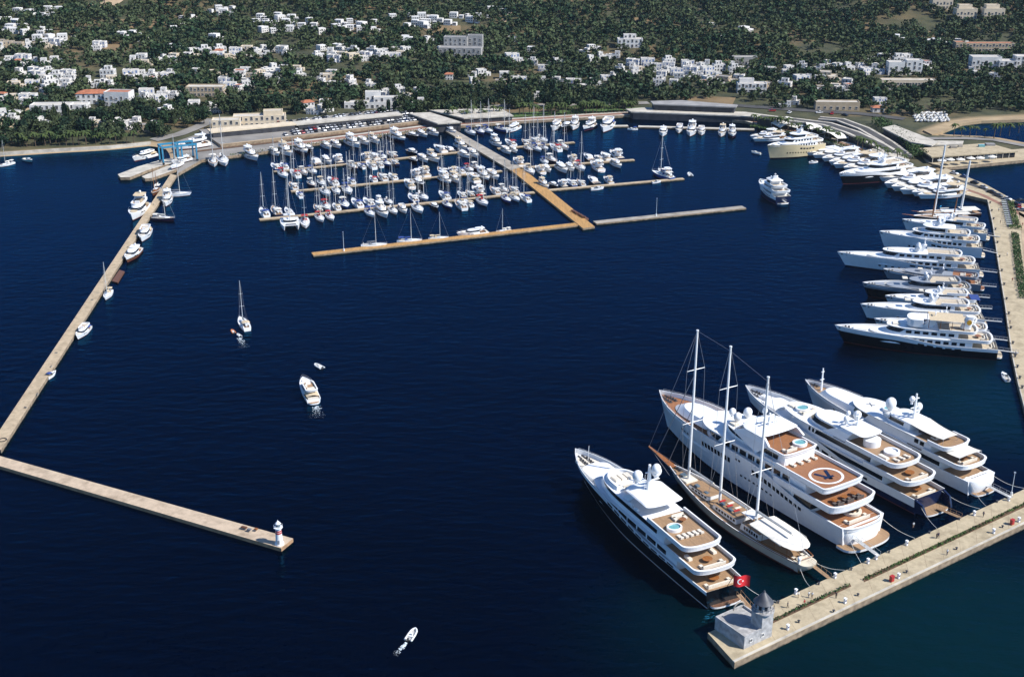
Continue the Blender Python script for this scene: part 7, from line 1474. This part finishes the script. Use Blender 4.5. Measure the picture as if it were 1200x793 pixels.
for i, (x, y_, v, wh) in enumerate(((325, 448, 4, 'closest to the lighthouse tower'), (386, 440, 2, 'beside the flower bed'), (403, 410, 0, 'standing close behind a companion'), (415, 412, 3, 'standing with a companion'), (504, 412, 1, 'crossing the end of the short flower bed'), (876, 192, 1, 'near the gangway of the navy sterned yacht'), (882, 190, 4, 'walking away from the navy sterned yacht'), (1049, 112, 4, 'alone between bed and berth edge'), (790, 152, 3, 'by the long flower bed'), (915, 252, 0, 'on the seaward side of the quay'), (365, 410, 3, 'at the berth edge near the schooner gangway'))):
    p = at(*q(x, y_), 1.6); place(PP[v], (p.x, p.y, 1.6), cr.uniform(0, 6.28), PD[v] + ' ' + wh, 'person', 'people on the outer quay')
for i, (x, y_) in enumerate(((1180, 300), (1172, 262), (1186, 330), (1170, 248), (1183, 380), (1190, 415), (1194, 256), (1198, 265))):
    p = at(x, y_, 1.6); v = i % 5; place(PP[v], (p.x, p.y, 1.6), cr.uniform(0, 6.28), PD[v] + ', %s of the walkers on the mole' % ordinal(i), 'person', 'people on the mole')
# ---- small marks on the piers and jetty
mb = MB()
for i, (x, y_) in enumerate(((66, 414), (90, 388), (60, 430), (44, 462), (30, 478), (108, 352), (150, 290), (180, 240))):
    p = at(x, y_, 1.2); r = empty('cleat', (p.x, p.y, 1.2), .7 * i); mb = MB(); mb.box((0, 0, .15), (.9, .5, .3)); mb.build('base', 'grey_concrete', r); mb = MB(); mb.tube((-.4, 0, .4), (.4, 0, .4), .08, n=6); mb.build('horn', 'gear', r); tag(r, 'dark mooring cleat on the long walkway pier, %s from its far end' % ordinal((i * 3) % 8), 'cleat', 'cleats on the walkway pier')
p = at(3, 515.5, 1.2); mb = MB(); mb.path([(p.x + 1.1 * math.cos(k * .52), p.y + 1.1 * math.sin(k * .52), 1.3) for k in range(13)], .16, 6); tag(mb.build('tyre', 'rubber'), 'black tyre ring lying at the near end of the walkway pier', 'tyre')
for i, (x, y_, w_) in enumerate(((286, 618, 1.6), (292, 620.5, 1.0), (300, 620, .8))):
    p = at(x, y_, 1.5); mb = MB(); mb.box((p.x, p.y, 1.62), (w_, .7, .24), -.4); mb.box((p.x, p.y, 1.78), (w_ * .8, .6, .08), -.4); tag(mb.build('crate', ['brown_wood', 'canvas_grey', 'varnish'][i]), ['long brown', 'grey', 'small reddish'][i] + ' crate lying on the jetty near its lighthouse', 'crate')

# prototypes that no place used
for o in [o for o in bpy.data.objects if o.parent is None and o.type in ('EMPTY', 'MESH') and 'label' not in o and 'kind' not in o]:
    for c in list(o.children_recursive) + [o]: bpy.data.objects.remove(c)

# ---- thin summer haze over the whole bay
hb = MB(); hb.box((0, 2000, (CAM_H + 400) / 2 - 8), (5600, 4900, CAM_H + 420))
hm = bpy.data.materials.new('haze'); hm.use_nodes = True; hm.node_tree.nodes.clear()
ho = hm.node_tree.nodes.new('ShaderNodeOutputMaterial'); hv_ = hm.node_tree.nodes.new('ShaderNodeVolumePrincipled')
hv_.inputs['Color'].default_value = (0.62, 0.78, 0.95, 1); hv_.inputs['Density'].default_value = 0.00003; hv_.inputs['Anisotropy'].default_value = 0.2
hm.node_tree.links.new(hv_.outputs[0], ho.inputs['Volume']); MATS['haze'] = hm
tag(hb.build('haze', 'haze'), kind='stuff')
